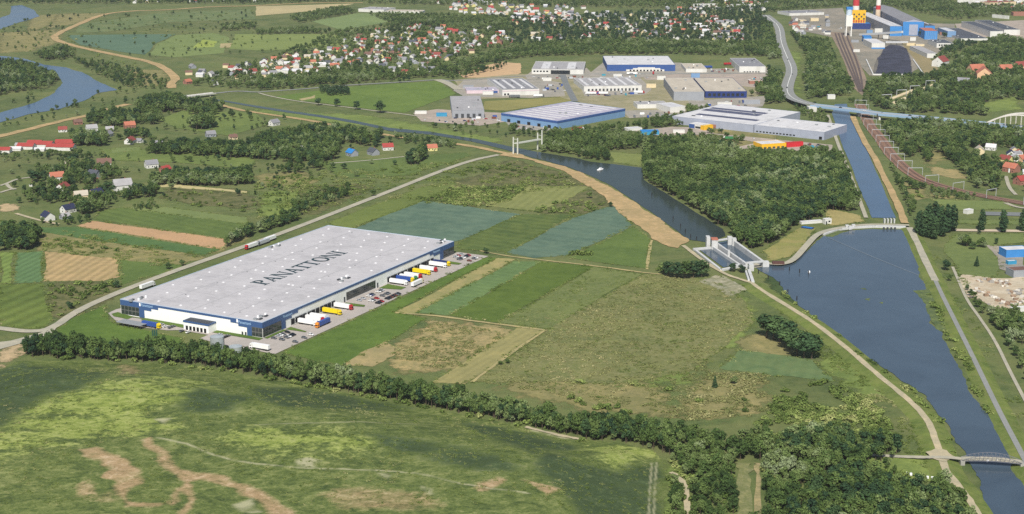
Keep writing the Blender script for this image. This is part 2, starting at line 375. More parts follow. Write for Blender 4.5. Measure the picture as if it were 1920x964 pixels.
n.links.new(mth(n, 'ADD', a2, mth(n, 'MULTIPLY', a3, 0.5)), bp.inputs['Height']); n.links.new(bp.outputs[0], bs.inputs['Normal'])
me.materials.append(m); link('grass_mound', me, kind='structure', label='broad grassy mound with bare earth tracks in front of the tree row')

# ---- soft ground cover (meadow moods)
dryS = ground_mat('dry grass', (150, 142, 96), 0.3, (120, 122, 76), 0.6, 40, soft=True)
brtS = ground_mat('bright grass', (122, 138, 74), 0.3, None, 0, 50, soft=True)
drkS = ground_mat('dark herbs', (72, 90, 54), 0.35, None, 0, 40, soft=True)
tanS = ground_mat('dry hay', (176, 158, 112), 0.28, (128, 130, 84), 0.5, 26, soft=True, speck=(120, 122, 78))
scrS = ground_mat('scrub floor', (92, 98, 60), 0.4, (138, 132, 92), 0.6, 30, soft=True, speck=(70, 84, 48))
sandS = ground_mat('trodden sand', (198, 174, 136), 0.2, (160, 150, 110), 0.5, 30, soft=True)
for pl, mt, wd in (
    ([(745, 648), (815, 602), (932, 610), (958, 626), (868, 690), (800, 700), (735, 690)], tanS, 9),
    ([(800, 610), (880, 606), (900, 625), (850, 660), (790, 672), (775, 640)], tanS, 8),
    ([(850, 690), (880, 660), (800, 700), (740, 700)], dryS, 10),
    ([(1030, 700), (1200, 690), (1280, 780), (1100, 770), (950, 730), (960, 715)], dryS, 16),
    ([(1160, 640), (1300, 640), (1290, 720), (1150, 720)], brtS, 22),
    ([(1330, 700), (1420, 710), (1440, 760), (1330, 790), (1270, 770)], dryS, 14),
    ([(1330, 520), (1400, 560), (1415, 600), (1380, 650), (1345, 660), (1340, 600)], brtS, 9),
    ([(1385, 640), (1420, 622), (1480, 645), (1500, 668), (1400, 660)], dryS, 6),
    ([(1560, 660), (1620, 690), (1680, 740), (1640, 750), (1580, 720), (1530, 680)], brtS, 8),
    ([(300, 412), (440, 440), (470, 447), (400, 476), (300, 480), (120, 455), (90, 438)], dryS, 8),
    ([(80, 425), (230, 470), (385, 482), (330, 500), (225, 490), (70, 470)], dryS, 8),
    ([(90, 530), (220, 530), (215, 560), (130, 600), (95, 590)], scrS, 8),
    ([(480, 330), (560, 320), (600, 340), (560, 350), (490, 350)], dryS, 12),
    ([(560, 350), (660, 345), (700, 350), (600, 400), (500, 410), (480, 380)], scrS, 12),
    ([(490, 360), (560, 355), (555, 410), (490, 405)], brtS, 10),
    ([(800, 372), (850, 340), (940, 318), (1010, 322), (1080, 345), (1000, 352), (920, 384), (860, 386)], scrS, 12),
    ([(960, 300), (1050, 322), (1110, 350), (1060, 350), (960, 330), (900, 318)], scrS, 10),
    ([(985, 385), (1040, 370), (1120, 355), (1150, 385), (1100, 400), (1020, 400)], scrS, 8),
    ([(320, 350), (450, 355), (480, 370), (470, 392), (380, 385), (300, 372)], scrS, 9),
    ([(0, 62), (110, 55), (110, 80), (60, 95), (0, 100)], dryS, 22), ([(110, 26), (200, 25), (140, 45), (80, 55)], dryS, 20),
    ([(240, 130), (310, 132), (318, 160), (260, 162)], dryS, 12), ([(60, 30), (110, 26), (90, 50), (50, 60)], dryS, 16),
    ([(1480, 95), (1500, 100), (1500, 180), (1490, 180), (1492, 140)], brtS, 12),
    ([(1840, 195), (1900, 182), (1915, 205), (1850, 212)], brtS, 12),
    ([(1735, 280), (1765, 283), (1770, 300), (1735, 312)], dryS, 8), ([(1745, 312), (1790, 318), (1815, 335), (1790, 336), (1750, 325)], tanS, 6),
    ([(1692, 340), (1730, 350), (1740, 372), (1715, 375), (1695, 350)], dryS, 6), ([(1745, 358), (1790, 368), (1780, 374), (1745, 370)], dryS, 5),
    ([(1300, 250), (1370, 240), (1460, 252), (1440, 275), (1350, 278), (1310, 268)], dryS, 12),
    ([(480, 205), (700, 218), (940, 262), (940, 270), (700, 240), (480, 210)], brtS, 10),
    ([(0, 640), (30, 640), (45, 662), (0, 690)], sandS, 8), ([(0, 380), (40, 388), (20, 398), (0, 396)], sandS, 5),
    ([(1440, 500), (1480, 540), (1510, 575), (1495, 575), (1440, 535)], drkS, 5),
    ([(1610, 850), (1760, 858), (1780, 900), (1640, 905)], brtS, 8),
    ([(1250, 860), (1285, 880), (1300, 990), (1255, 990)], brtS, 8)):
    softpatch('field', pl, mt, 5.0 if pl[0][1] > 300 else 10.0, wd)

# ---- fields with edges of their own
AW = 0.4817
FEDGE = []
def fld(pl, name, col, rough=2.2, **k):
    FEDGE.append(pl); return sheet('field', pl, ground_mat(name, col, **k), rough=rough)
fld([(0, 473), (29, 474), (21, 531), (0, 532)], 'pale crop', (120, 140, 74), stripe=7, ang=0.2, var=0.15, big=40)
fld([(33, 474), (80, 471), (79, 529), (25, 531)], 'sage crop', (98, 126, 82), stripe=7, ang=0.2, var=0.15, big=40)
fld([(84, 472), (218, 484), (226, 519), (193, 528), (81, 528)], 'stubble', (182, 158, 114), other=(150, 138, 92), omix=0.35, var=0.18, stripe=8, ang=0.15, big=30)
fld([(224, 487), (330, 496), (348, 499), (250, 527), (228, 535), (226, 519)], 'mown green', (98, 118, 62), var=0.22, big=50)
fld([(0, 534), (81, 532), (98, 598), (80, 617), (0, 611)], 'mown stripes', (104, 120, 60), stripe=14, ang=0.35, var=0.25, samt=0.14)
fld([(142, 424), (175, 414), (430, 450), (414, 468)], 'bare furrows', (190, 156, 118), stripe=3, ang=-0.9, var=0.14, samt=0.07, big=60)
fld([(0, 414), (78, 426), (142, 426), (412, 468), (380, 479), (80, 436), (0, 424)], 'young green', (88, 116, 68), var=0.2, big=60)
fld([(187, 396), (230, 389), (460, 420), (460, 436), (432, 449), (180, 412)], 'rye green', (98, 116, 62), var=0.25, stripe=12, ang=-0.9, samt=0.06)
fld([(224, 389), (311, 389), (464, 408), (464, 419), (448, 419), (300, 400)], 'light rye', (124, 138, 84), var=0.15)
fld([(296, 345), (330, 346), (464, 359), (464, 363), (330, 352), (296, 351)], 'hay strip', (196, 184, 134), var=0.15)
fld([(660, 430), (729, 401), (794, 376), (976, 402), (862, 452), (800, 458)], 'blue green crop', (94, 118, 100), var=0.2, other=(116, 136, 112), omix=0.45, big=50, stripe=15, ang=AW + 1.57, samt=0.04)
fld([(978, 402), (1078, 403), (955, 472), (862, 468), (860, 455)], 'deep green crop', (88, 106, 58), var=0.26, big=50, other=(112, 124, 66), omix=0.5, stripe=13, ang=AW + 1.57, samt=0.07)
fld([(948, 474), (1069, 411), (1134, 389), (1153, 387), (1186, 422), (1066, 479), (1000, 484)], 'blue green crop', (92, 122, 106))
fld([(916, 387), (960, 368), (988, 349), (1108, 350), (1060, 376), (1008, 398)], 'yellow rye', (140, 144, 88), var=0.16, stripe=9, ang=0.3, samt=0.06, other=(112, 124, 70), omix=0.4)
fld([(1076, 480), (1188, 424), (1219, 448), (1213, 504), (1120, 492), (1066, 483)], 'mown green', (98, 118, 62))
fld([(740, 585), (932, 484), (966, 487), (772, 590)], 'path grass', (164, 154, 104), var=0.2, big=30, other=(138, 142, 88), omix=0.5)
fld([(778, 587), (963, 490), (1016, 491), (842, 591)], 'sage crop2', (106, 130, 80), var=0.2, big=40, stripe=9, ang=AW + 1.57, samt=0.05)
fld([(842, 591), (1016, 491), (1112, 500), (935, 606)], 'deep meadow', (90, 110, 50), var=0.22, big=50, other=(108, 126, 58), omix=0.4)
fld([(935, 606), (1112, 500), (1205, 514), (1028, 617)], 'meadow strip', (112, 124, 72), var=0.22, big=40, speck=(136, 138, 92))
fld([(1028, 619), (1206, 515), (1300, 520), (1340, 528), (1398, 566), (1413, 604), (1345, 662), (1290, 700), (1160, 720), (890, 716)], 'olive heath', (112, 120, 72), var=0.36, big=45, other=(138, 134, 88), omix=0.5, speck=(152, 148, 106), fine=1.6)
fld([(530, 662), (905, 484), (932, 484), (740, 585), (800, 598), (720, 645), (640, 686)], 'mown lawn', (94, 118, 54), var=0.26, big=60)
fld([(645, 685), (690, 655), (722, 641), (740, 650), (738, 668), (698, 688)], 'stubble2', (172, 156, 112), var=0.2, big=25, other=(140, 138, 92), omix=0.4)
fld([(805, 719), (972, 613), (1022, 618), (870, 722)], 'hay field', (154, 148, 98), var=0.18, big=40, stripe=6, ang=AW, samt=0.05)
fld([(1348, 692), (1386, 656), (1524, 676), (1566, 716), (1440, 704)], 'sage crop3', (100, 122, 80), var=0.2, big=40, other=(122, 136, 88), omix=.5, stripe=9, ang=.3, samt=.04)
fld([(1310, 526), (1345, 515), (1402, 541), (1366, 557)], 'stony ground', (180, 174, 150), rough=3, var=0.25, big=20, other=(110, 116, 76), omix=0.7)
fld([(655, 430), (615, 418), (680, 392), (790, 352), (840, 340), (860, 345), (800, 374)], 'verge green', (112, 126, 66), var=0.22)
fld([(110, 617), (150, 590), (200, 572), (196, 584), (204, 600), (225, 611), (300, 627), (345, 634), (340, 650), (110, 640)], 'mown lawn', (94, 118, 54))
# far fields
fld([(125, 66), (330, 64), (290, 82), (272, 103), (230, 98), (150, 84)], 'far blue crop', (96, 122, 98), var=0.15)
fld([(330, 66), (400, 62), (430, 70), (420, 100), (330, 108), (280, 103), (295, 82)], 'far meadow', (124, 140, 84), var=0.2)
fld([(362, 90), (380, 74), (408, 78), (402, 88)], 'lime crop', (156, 170, 84), var=0.12)
fld([(413, 82), (480, 79), (480, 88), (413, 90)], 'far tan', (180, 166, 122), var=0.15)
fld([(440, 64), (620, 64), (680, 72), (668, 90), (480, 95), (430, 92)], 'far pasture', (130, 144, 82), var=0.15)
fld([(585, 40), (668, 25), (790, 27), (715, 44), (640, 56)], 'far mown', (126, 144, 92), var=0.15)
fld([(480, 12), (665, 7), (600, 20), (480, 30)], 'far tan2', (190, 176, 132), var=0.15)
fld([(150, 46), (300, 24), (470, 18), (480, 36), (320, 42), (200, 60), (140, 62)], 'far green', (104, 122, 78), var=0.22, other=(140, 142, 96), omix=0.4)
fld([(510, 182), (642, 164), (822, 152), (855, 176), (800, 196), (758, 212), (640, 198)], 'estate meadow', (106, 128, 62), var=0.2, big=60)
fld([(560, 186), (590, 179), (590, 184), (565, 189)], 'far tan', (180, 166, 122))
fld([(845, 120), (868, 143), (895, 126), (940, 116), (976, 119), (978, 137), (955, 146), (870, 146)], 'sand heap', (206, 174, 134), var=0.12, rough=3, big=20)
fld([(900, 205), (910, 190), (1065, 182), (1078, 190), (950, 208)], 'dry lawn', (146, 142, 88), var=0.18)
fld([(1085, 178), (1180, 176), (1262, 168), (1258, 186), (1180, 196), (1090, 188)], 'dry lawn2', (158, 150, 90), var=0.18)
fld([(1795, 412), (1920, 414), (1920, 422), (1795, 420)], 'pasture', (112, 126, 74), var=0.2)
fld([(1790, 440), (1920, 438), (1920, 455), (1860, 462), (1880, 500), (1865, 520), (1800, 518), (1770, 470)], 'pasture', (112, 126, 74), var=0.2)
fld([(1745, 374), (1880, 378), (1900, 392), (1780, 395)], 'pasture2', (122, 136, 80), var=0.2)
fld([(190, 280), (400, 282), (480, 300), (470, 318), (330, 305), (200, 300)], 'pasture3', (112, 128, 70), var=0.25)
fld([(210, 278), (262, 276), (262, 282), (210, 287)], 'light rye', (124, 138, 84))
fld([(340, 208), (480, 212), (500, 235), (430, 255), (330, 240), (300, 225)], 'pasture3', (112, 128, 70))
fld([(600, 305), (780, 292), (870, 286), (885, 292), (760, 330), (640, 335)], 'pasture4', (102, 120, 66), var=0.22)
fld([(1140, 285), (1206, 290), (1206, 312), (1150, 305)], 'bank grass', (128, 138, 80), var=0.2)
fld([(1430, 470), (1470, 445), (1500, 428), (1530, 428), (1510, 458), (1480, 482), (1440, 490)], 'bank grass2', (140, 142, 84), var=0.2, other=(176, 156, 108), omix=0.4)
fld([(1556, 392), (1612, 404), (1622, 416), (1560, 424), (1550, 418)], 'bank grass3', (168, 156, 104), var=0.2)
fld([(1800, 515), (1860, 522), (1920, 520), (1920, 585), (1870, 580), (1820, 560)], 'quarry sand', (206, 194, 170), var=0.16, rough=4, big=25, other=(178, 156, 124), omix=0.5)

# ---- water
WAT = water_mat('canal water', (66, 80, 92), ior=1.29); WA2 = water_mat('river water', (70, 92, 116), 0.2, ior=1.28); WAD = water_mat('old canal water', (52, 62, 60), ior=1.11)  # old canal: dark reflection of banks and trees is put into its colour
WZ = 0.34
CANAL = [(1418, 503), (1440, 516), (1463, 534), (1475, 552), (1502, 577), (1533, 603), (1574, 630), (1614, 664), (1655, 690), (1695, 718), (1733, 740), (1748, 761), (1779, 798), (1792, 831), (1812, 852), (1822, 875), (1830, 892), (1841, 922), (1853, 960), (1866, 1030),
         (1960, 1030), (1935, 940), (1920, 913), (1902, 890), (1897, 872), (1885, 843), (1876, 818), (1858, 787), (1832, 753), (1814, 725), (1798, 691), (1778, 653), (1767, 624), (1742, 607), (1751, 585), (1733, 566), (1736, 540), (1723, 517), (1720, 492), (1705, 448), (1689, 431), (1640, 430), (1596, 433), (1543, 443), (1520, 464), (1492, 493), (1465, 500), (1440, 498)]
sheet('basin_water', CANAL, WAT, WZ, 1.6, label='broad blue-grey canal basin between two levees', excl=0.5)
UPC = [(1635, 409), (1618, 370), (1602, 327), (1580, 275), (1571, 246), (1560, 212), (1565, 196), (1588, 195), (1594, 215), (1605, 246), (1624, 280), (1645, 327), (1680, 409)]
sheet('canal_water', UPC, WA2, WZ, 0.6, label='straight blue canal running under the long road bridge', excl=0.5)
OLD = [(1333, 456), (1290, 450), (1259, 426), (1218, 396), (1178, 370), (1147, 349), (1109, 331), (1069, 315), (1031, 304), (994, 295), (947, 281), (885, 266), (807, 253), (729, 246), (667, 232), (604, 221), (542, 212), (480, 202), (420, 191), (398, 188), (402, 186), (424, 189), (480, 198.5), (542, 208), (604, 216.5), (667, 227), (729, 240), (807, 247.5), (885, 260), (947, 273), (1000, 284), (1031, 289), (1075, 296), (1109, 304), (1147, 308), (1203, 315), (1207, 338), (1240, 358), (1281, 383), (1321, 408), (1355, 430), (1360, 443)]
sheet('canal_water', OLD, WAD, WZ, 0.8, label='dark canal curving past the sandy dike to the lock', excl=0.5)
sheet('river_water', [(-80, 240), (-80, 230), (0, 212), (62, 194), (103, 174), (118, 156), (109, 143), (90, 132), (40, 119), (-60, 112), (-60, 104), (12, 106), (44, 110), (84, 122), (125, 127), (156, 137), (181, 152), (220, 169), (187, 174), (156, 190), (109, 205), (56, 214), (0, 230), (-60, 245)], WA2, WZ, 2, label='bright blue river bend behind the sandy flood bank', excl=1)
sheet('river_water', [(-60, 60), (-60, 45), (0, 34), (18, 28), (20, 12), (40, 10), (64, 19), (74, 31), (31, 44), (0, 55)], WA2, WZ, 2, label='short upper reach of river at the edge of a meadow', excl=1)
# lily patches and reed islets
lily = ground_mat('lily pads', (110, 124, 72), 0.35, (70, 86, 70), 0.6, 6)
for pl in ([(1711, 546), (1738, 543), (1758, 552), (1760, 566), (1740, 575), (1722, 556)], [(1735, 570), (1755, 565), (1770, 600), (1772, 625), (1755, 618), (1745, 600)], [(1620, 562), (1632, 560), (1630, 565)], [(1612, 542), (1622, 541), (1626, 545)], [(1648, 568), (1656, 567), (1655, 571)], [(1545, 437), (1575, 432), (1578, 438), (1562, 445), (1548, 444)]):
    sheet('lily_pads', pl, lily, WZ + 0.02, 1.2, kind='stuff', label='floating lily pads and reeds by the levee', excl=None)
# floating boom across the basin
bt = MB(); a = P(1552, 445, .5); b = P(1722, 516, .5)
for i in range(60): q = a.lerp(b, i / 60) + Vector((0, math.sin(i / 60 * math.pi) * -4, 0)); q2 = a.lerp(b, (i + .9) / 60) + Vector((0, math.sin((i + .9) / 60 * math.pi) * -4, 0)); bt.bar(q, q2, 0.7, 0.3)
bt.build('floating_boom', flat_mat('boom', (120, 134, 146), alb=.8), label='thin pale floating boom strung across the basin', cat='boom')

# ---- levees, roads, tracks
LG = ground_mat('levee grass', (106, 122, 62), 0.3, (136, 138, 84), 0.4, 30)
GR = ground_mat('gravel track', (192, 180, 150), 0.2, (170, 164, 134), 0.4, 12)
SD = ground_mat('sandy dike', (198, 170, 126), 0.24, (156, 142, 98), 0.6, 28, speck=(176, 150, 108))
AS = ground_mat('asphalt road', (150, 152, 148), 0.08, None, 0, 20); A2 = ground_mat('dark asphalt', (128, 132, 132), 0.08, None, 0, 20)
CG = ground_mat('concrete road', (182, 177, 158), 0.16, (170, 166, 146), 0.3, 10)
LW = [(1408, 529), (1439, 551), (1502, 588), (1564, 632), (1614, 675), (1658, 712), (1708, 753), (1736, 781), (1751, 815), (1764, 854), (1775, 885), (1797, 910), (1820, 940), (1840, 975), (1870, 1040)]
levee('levee', LW, 1.6, 6, 7, LG, 'grassy levee along the near bank of the basin')
strip('path', [(x, y) for x, y in LW], 4.2, GR, 1.7, 'pale gravel path on the near levee', rough=0.4)
strip('path', [(1281, 460), (1327, 495), (1365, 516), (1385, 522), (1410, 530)], 4, GR, 0.6, rough=0.3)
LE = [(1705, 426), (1717, 448), (1733, 485), (1754, 526), (1767, 554), (1792, 604), (1823, 666), (1857, 737), (1882, 787), (1904, 828), (1925, 868), (1960, 930)]
levee('levee', LE, 1.6, 5, 6, LG, 'grassy levee along the far bank of the basin')
strip('path', LE[:4], 6, CG, 1.7, rough=0.3); strip('path', LE[3:], 3.4, AS, 1.71, 'grey paved path on the far levee')
strip('path', [(1786, 500), (1797, 525), (1813, 563), (1838, 597), (1866, 638), (1894, 697), (1930, 765)], 2.4, CG, 0.38)
strip('path', [(1895, 815), (1915, 832), (1950, 850)], 9, GR, 0.5)
strip('path', [(1600, 852), (1640, 853), (1690, 856), (1725, 857), (1745, 857), (1765, 857), (1785, 858), (1806, 860)], 4, CG, 0.45, rough=0.3, zs=[.45, .45, .5, 1.2, 1.9, 2.1, 2.6, 3.1])
sheet('path', [(1735, 853), (1755, 846), (1775, 850), (1790, 862), (1770, 872), (1745, 864)], GR, 1.85, 0.8, excl=2)
strip('path', [(1768, 868), (1778, 895), (1790, 912)], 3, GR, 1.74)
# dam road and quay
strip('dam_road', [(1432, 493), (1465, 496), (1488, 488), (1512, 460), (1532, 438), (1560, 429), (1600, 423), (1640, 420), (1705, 422)], 6, CG, 1.8, 'pale concrete road over the dam and along the quay')
strip('path', [(1552, 215), (1568, 261), (1583, 299), (1596, 333), (1624, 408)], 4, CG, 0.9, 'grey towpath beside the straight canal'); strip('path', [(1599, 218), (1620, 265), (1642, 299), (1658, 333), (1680, 375), (1697, 418)], 7, SD, 0.9, 'sandy towpath between straight canal and railway', rough=0.6)
# dikes
sheet('dike', [(935, 292), (960, 286), (991, 296), (1031, 306), (1069, 317), (1109, 334), (1147, 353), (1178, 373), (1218, 400), (1259, 430), (1293, 452), (1270, 466), (1253, 463), (1225, 450), (1190, 420), (1153, 389), (1134, 370), (1097, 347), (1053, 320), (1000, 302)], SD, 0.42, 3.0, excl=1, label='broad bare sandy dike along the dark canal')
strip('dike', [(408, 195), (436, 203), (480, 211), (573, 224), (626, 235), (673, 244), (717, 252), (760, 258)], 9, SD, 0.42, rough=1.2, label='sandy dike strip beside the narrow canal')
strip('dike', [(845, 268), (885, 274), (916, 280), (960, 290)], 9, SD, 0.43, rough=1.2)
strip('dike', [(-40, 264), (0, 255), (62, 240), (125, 224), (174, 215), (212, 202), (240, 195)], 13, SD, 0.42, rough=1.5, label='sandy flood bank in front of the river bend')
strip('dike', [(322, 165), (320, 156), (331, 146), (311, 128), (280, 115), (218, 103), (156, 90), (125, 82), (98, 72), (109, 62), (150, 44), (193, 26), (249, 20), (311, 19), (398, 12), (480, 11), (573, 5), (680, 5)], 14, SD, 0.42, rough=1.5, label='long sandy flood bank winding past the river meadows')
# warehouse access road and lanes
strip('road', [(-40, 612), (0, 615), (50, 622), (95, 618), (140, 585), (199, 557), (296, 519), (389, 486), (480, 454), (573, 420), (667, 383), (760, 347), (822, 322), (885, 300), (935, 290)], 7.5, CG, 0.4, 'pale concrete road passing behind the big warehouse', rough=0.2)
sheet('road', [(78, 624), (108, 612), (100, 624), (82, 636), (40, 645), (0, 656), (-20, 655), (-20, 645), (20, 640)], CG, 0.39, 0.5, excl=2)
strip('road', [(1435, 28), (1446, 36), (1462, 50), (1464, 78), (1474, 103), (1487, 131), (1477, 156), (1475, 174), (1490, 187), (1524, 196)], 19, AS, 0.4, 'wide grey main road curving to the long bridge', zs=[.4, .4, .4, .4, .4, .4, 1, 3, 6, 8])
mk = flat_mat('road paint', (235, 235, 230), 0.7)
for off in (-0.2, 0.2):
    strip('road_marking', [(1435 + off, 28), (1446 + off, 36), (1462 + off, 50), (1464 + off, 78), (1474 + off, 103), (1487 + off, 131), (1477 + off, 156), (1475 + off, 174), (1490 + off, 187), (1524 + off, 196)], 0.6, mk, zs=[.45, .45, .45, .45, .45, .45, 1.05, 3.05, 6.05, 8.05], excl=None)
strip('road', [(402, 175), (445, 170), (479, 173), (502, 171), (580, 166), (642, 160), (748, 154), (822, 149), (836, 150), (853, 162)], 7, AS, 0.4, 'grey village road along the dark belt of trees')
strip('road', [(485, 174), (505, 180), (558, 190), (636, 199), (713, 209), (776, 216), (800, 222)], 4, CG, 0.4)
strip('road', [(822, 149), (850, 152), (980, 142), (1060, 140), (1150, 138), (1300, 138), (1440, 137), (1470, 136)], 7, AS, 0.41)
strip('road', [(1055, 140), (1062, 160), (1078, 190)], 10, A2, 0.42)
strip('road', [(820, 149), (845, 158), (860, 168)], 14, CG, 0.43)
strip('road', [(0, 348), (12, 344), (35, 334), (80, 331)], 4, CG, 0.4); strip('road', [(0, 361), (15, 356), (30, 353)], 4, CG, 0.4); strip('road', [(12, 344), (18, 352), (28, 355)], 4, CG, 0.41)
strip('road', [(620, 306), (700, 300), (760, 293), (800, 291)], 3.5, CG, 0.4); strip('road', [(30, 400), (70, 412), (110, 420)], 4, GR, 0.4)
strip('path', [(740, 586), (800, 590), (850, 596), (935, 608), (1026, 619)], 3, ground_mat('worn track', (176, 164, 116), 0.2, None, 0, 20), 0.3, excl=None, rough=0.6)
strip('path', [(900, 470), (950, 480), (1060, 492), (1130, 500), (1215, 512), (1300, 520)], 2.5, ground_mat('worn track', (176, 164, 116)), 0.3, excl=None, rough=0.6)
strip('path', [(1213, 505), (1217, 470), (1222, 450)], 2.5, MATS['worn track'], 0.3, excl=None, rough=0.5)
strip('path', [(1022, 619), (960, 660), (885, 716)], 2.5, MATS['worn track'], 0.3, excl=None, rough=0.5)
strip('path', [(1392, 868), (1398, 900), (1400, 990)], 8, ground_mat('cleared strip', (140, 140, 98), 0.3, (104, 116, 66), 0.6, 8), 0.3, rough=2.0, excl=1.5); strip('path', [(1420, 868), (1421, 900), (1421, 990)], 2.6, ground_mat('worn sand track', (170, 156, 116), .25, (120, 124, 78), .5, 7), 0.31, rough=0.8, excl=2.0)
strip('path', [(1258, 885), (1278, 897), (1289, 925), (1288, 990)], 3, GR, 0.3, rough=0.5, excl=1)
strip('path', [(985, 800), (1040, 814), (1086, 823)], 3, GR, 0.3, rough=0.5, excl=1)
strip('path', [(1790, 431), (1850, 432), (1930, 433)], 9, ground_mat('pink gravel', (206, 190, 166), 0.1), 0.4)
strip('road', [(1845, 400), (1930, 402)], 16, A2, 0.4); strip('road', [(1885, 380), (1905, 388), (1930, 391)], 5, CG, 0.41)
strip('path', [(1886, 330), (1892, 352), (1905, 365)], 4, CG, 0.4); strip('road', [(1505, 135), (1575, 136)], 5, CG, 0.4)
# yards of the estate, the plant and the big warehouse
YD = ground_mat('yard paving', (172, 166, 156), 0.2, (146, 144, 124), 0.5, 30); Y2 = ground_mat('pinkish paving', (184, 170, 158), 0.2, (156, 150, 132), 0.5, 30)
sheet('yard', [(850, 150), (960, 140), (1440, 126), (1445, 165), (1400, 196), (1290, 214), (1180, 222), (1050, 182), (880, 186)], ground_mat('estate ground', (148, 144, 108), .25, (176, 166, 142), .55, 40), 0.1, 2.0)
for pl, mt in (([(985, 142), (1008, 128), (1100, 128), (1110, 140), (1105, 148), (990, 150)], YD), ([(1105, 138), (1130, 118), (1278, 118), (1285, 138), (1200, 146), (1110, 148)], YD), ([(850, 170), (870, 150), (1010, 148), (1050, 155), (1060, 180), (1000, 184), (870, 182)], YD),
               ([(1082, 150), (1200, 146), (1222, 168), (1208, 178), (1095, 180)], YD), ([(1200, 138), (1440, 138), (1445, 150), (1420, 165), (1280, 150), (1210, 150)], Y2), ([(1280, 130), (1440, 128), (1440, 138), (1280, 140)], YD), ([(1290, 190), (1440, 180), (1430, 200), (1300, 212)], YD),
               ([(775, 212), (820, 205), (940, 212), (950, 228), (900, 236), (790, 228)], Y2), ([(945, 226), (1045, 236), (1060, 246), (960, 244)], YD), ([(1170, 208), (1280, 205), (1290, 216), (1180, 222)], YD), ([(1190, 246), (1260, 238), (1330, 240), (1340, 252), (1240, 256)], Y2), ([(1330, 250), (1560, 272), (1560, 285), (1420, 292), (1380, 292), (1340, 285), (1420, 268)], Y2),
               ([(1480, 20), (1580, 15), (1600, 60), (1560, 70), (1490, 55)], ground_mat('plant yard', (150, 144, 130))), ([(1570, 40), (1790, 45), (1790, 75), (1720, 130), (1700, 142), (1630, 142), (1600, 110)], ground_mat('plant yard', (150, 144, 130), .22, (112, 116, 84), .6, 40)), ([(1790, 45), (1920, 38), (1920, 80), (1860, 68), (1810, 75)], Y2), ([(1690, 80), (1720, 82), (1760, 130), (1735, 140)], ground_mat('dry bank', (152, 140, 104), 0.2)),
               ([(1555, 60), (1590, 62), (1625, 150), (1618, 180), (1600, 165), (1580, 110)], ground_mat('ballast', (150, 134, 116), 0.2)), ([(1405, 497), (1440, 490), (1440, 500), (1415, 503)], CG), ([(1848, 460), (1920, 465), (1920, 520), (1875, 505), (1868, 480)], ground_mat('depot yard', (158, 152, 140), 0.2))):
    sheet('yard', pl, mt, 0.3, 1.0, excl=1.0)
# ------------------------------------------------------------------ the big warehouse
def roof_mat():
    m, n, bs = base('warehouse roof'); co = N(n, 'ShaderNodeTexCoord').outputs['Object']; c = tuple(v * .84 for v in lin((198, 195, 195)))
    a = noise(n, co, 1 / 38, 6, .68, .8); b = noise(n, co, 1 / 5, 4, .7); t = mth(n, 'ADD', mth(n, 'MULTIPLY', a, .6), mth(n, 'MULTIPLY', b, .4))
    o = ramp(n, t, [(.4, mulc(c, .86)), (.5, c), (.62, mulc(c, 1.07))])
    bk = N(n, 'ShaderNodeTexBrick'); bk.inputs['Scale'].default_value = 1; bk.inputs['Brick Width'].default_value = 24; bk.inputs['Row Height'].default_value = 6; bk.inputs['Mortar Size'].default_value = .16; bk.inputs['Color1'].default_value = (1, 1, 1, 1); bk.inputs['Color2'].default_value = (.95, .95, .96, 1); bk.inputs['Mortar'].default_value = (.8, .8, .8, 1)
    n.links.new(co, bk.inputs['Vector']); o = mixc(n, 1.0, o, bk.outputs[0], 'MULTIPLY'); n.links.new(o, bs.inputs['Base Color']); bs.inputs['Roughness'].default_value = .65; return m
WX, WY, YAW, WW, WL, WH = -294.449, 1098.968, -0.4816966, 131.31, 275.46, 12.0
wb = flat_mat('warehouse blue', (62, 92, 138), 0.45, 0.06, 0.05, spec=0.4); ww = flat_mat('warehouse white', (243, 244, 238), 0.5, 0.03, 0.1, alb=0.93)
wr = roof_mat(); gl = flat_mat('office glass', (58, 66, 66), 0.12, 0.25, 0.15, spec=0.8, alb=.7); fr = flat_mat('grey frame', (120, 122, 116), 0.5)
blk = flat_mat('dock black', (24, 25, 28), 0.8); wt = flat_mat('clean white', (250, 250, 250), 0.5, 0.02, alb=0.95); gy = flat_mat('machine grey', (150, 154, 156), 0.5, 0.2, 1); dgy = flat_mat('dark grey', (70, 74, 78), 0.6, 0.15)
cope = flat_mat('pale coping', (190, 205, 220), 0.4); ink = flat_mat('roof lettering', (44, 66, 72), 0.7, 0.08, 0.3, alb=0.9); sgn = flat_mat('sign blue', (170, 205, 235), 0.5)
WE = empty('warehouse', (WX, WY, 0), YAW, 'huge grey-roofed warehouse with blue top band and white loading docks', 'warehouse')
WM = Matrix.Translation((WX, WY, 0)) @ Matrix.Rotation(YAW, 4, 'Z'); WMI = WM.inverted()
def wl(px, py, z=0): return WMI @ P(px, py, z)
def yr(px):           # distance along the right-hand wall
    lo, hi = -60, 340
    for _ in range(50):
        mid = (lo + hi) / 2
        if proj(WM @ Vector((WW, mid, 0)))[0] < px: lo = mid
        else: hi = mid
    return lo
def xf(px):           # distance along the front wall
    lo, hi = -60, 200
    for _ in range(50):
        mid = (lo + hi) / 2
        if proj(WM @ Vector((mid, 0, 0)))[0] < px: lo = mid
        else: hi = mid
    return lo
EXCL.append(([(WM @ Vector(p))[:2] for p in ((-14, -30, 0), (175, -30, 0), (168, 300, 0), (-14, 290, 0))], 0))
MB().prism([(0, 0), (WW, 0), (WW, WL), (0, WL)], 0, WH - .4).build('wall', ww, WE)
MB().box(.6, WW - .6, .6, WL - .6, WH - .5, WH - .25).build('roof', wr, WE)
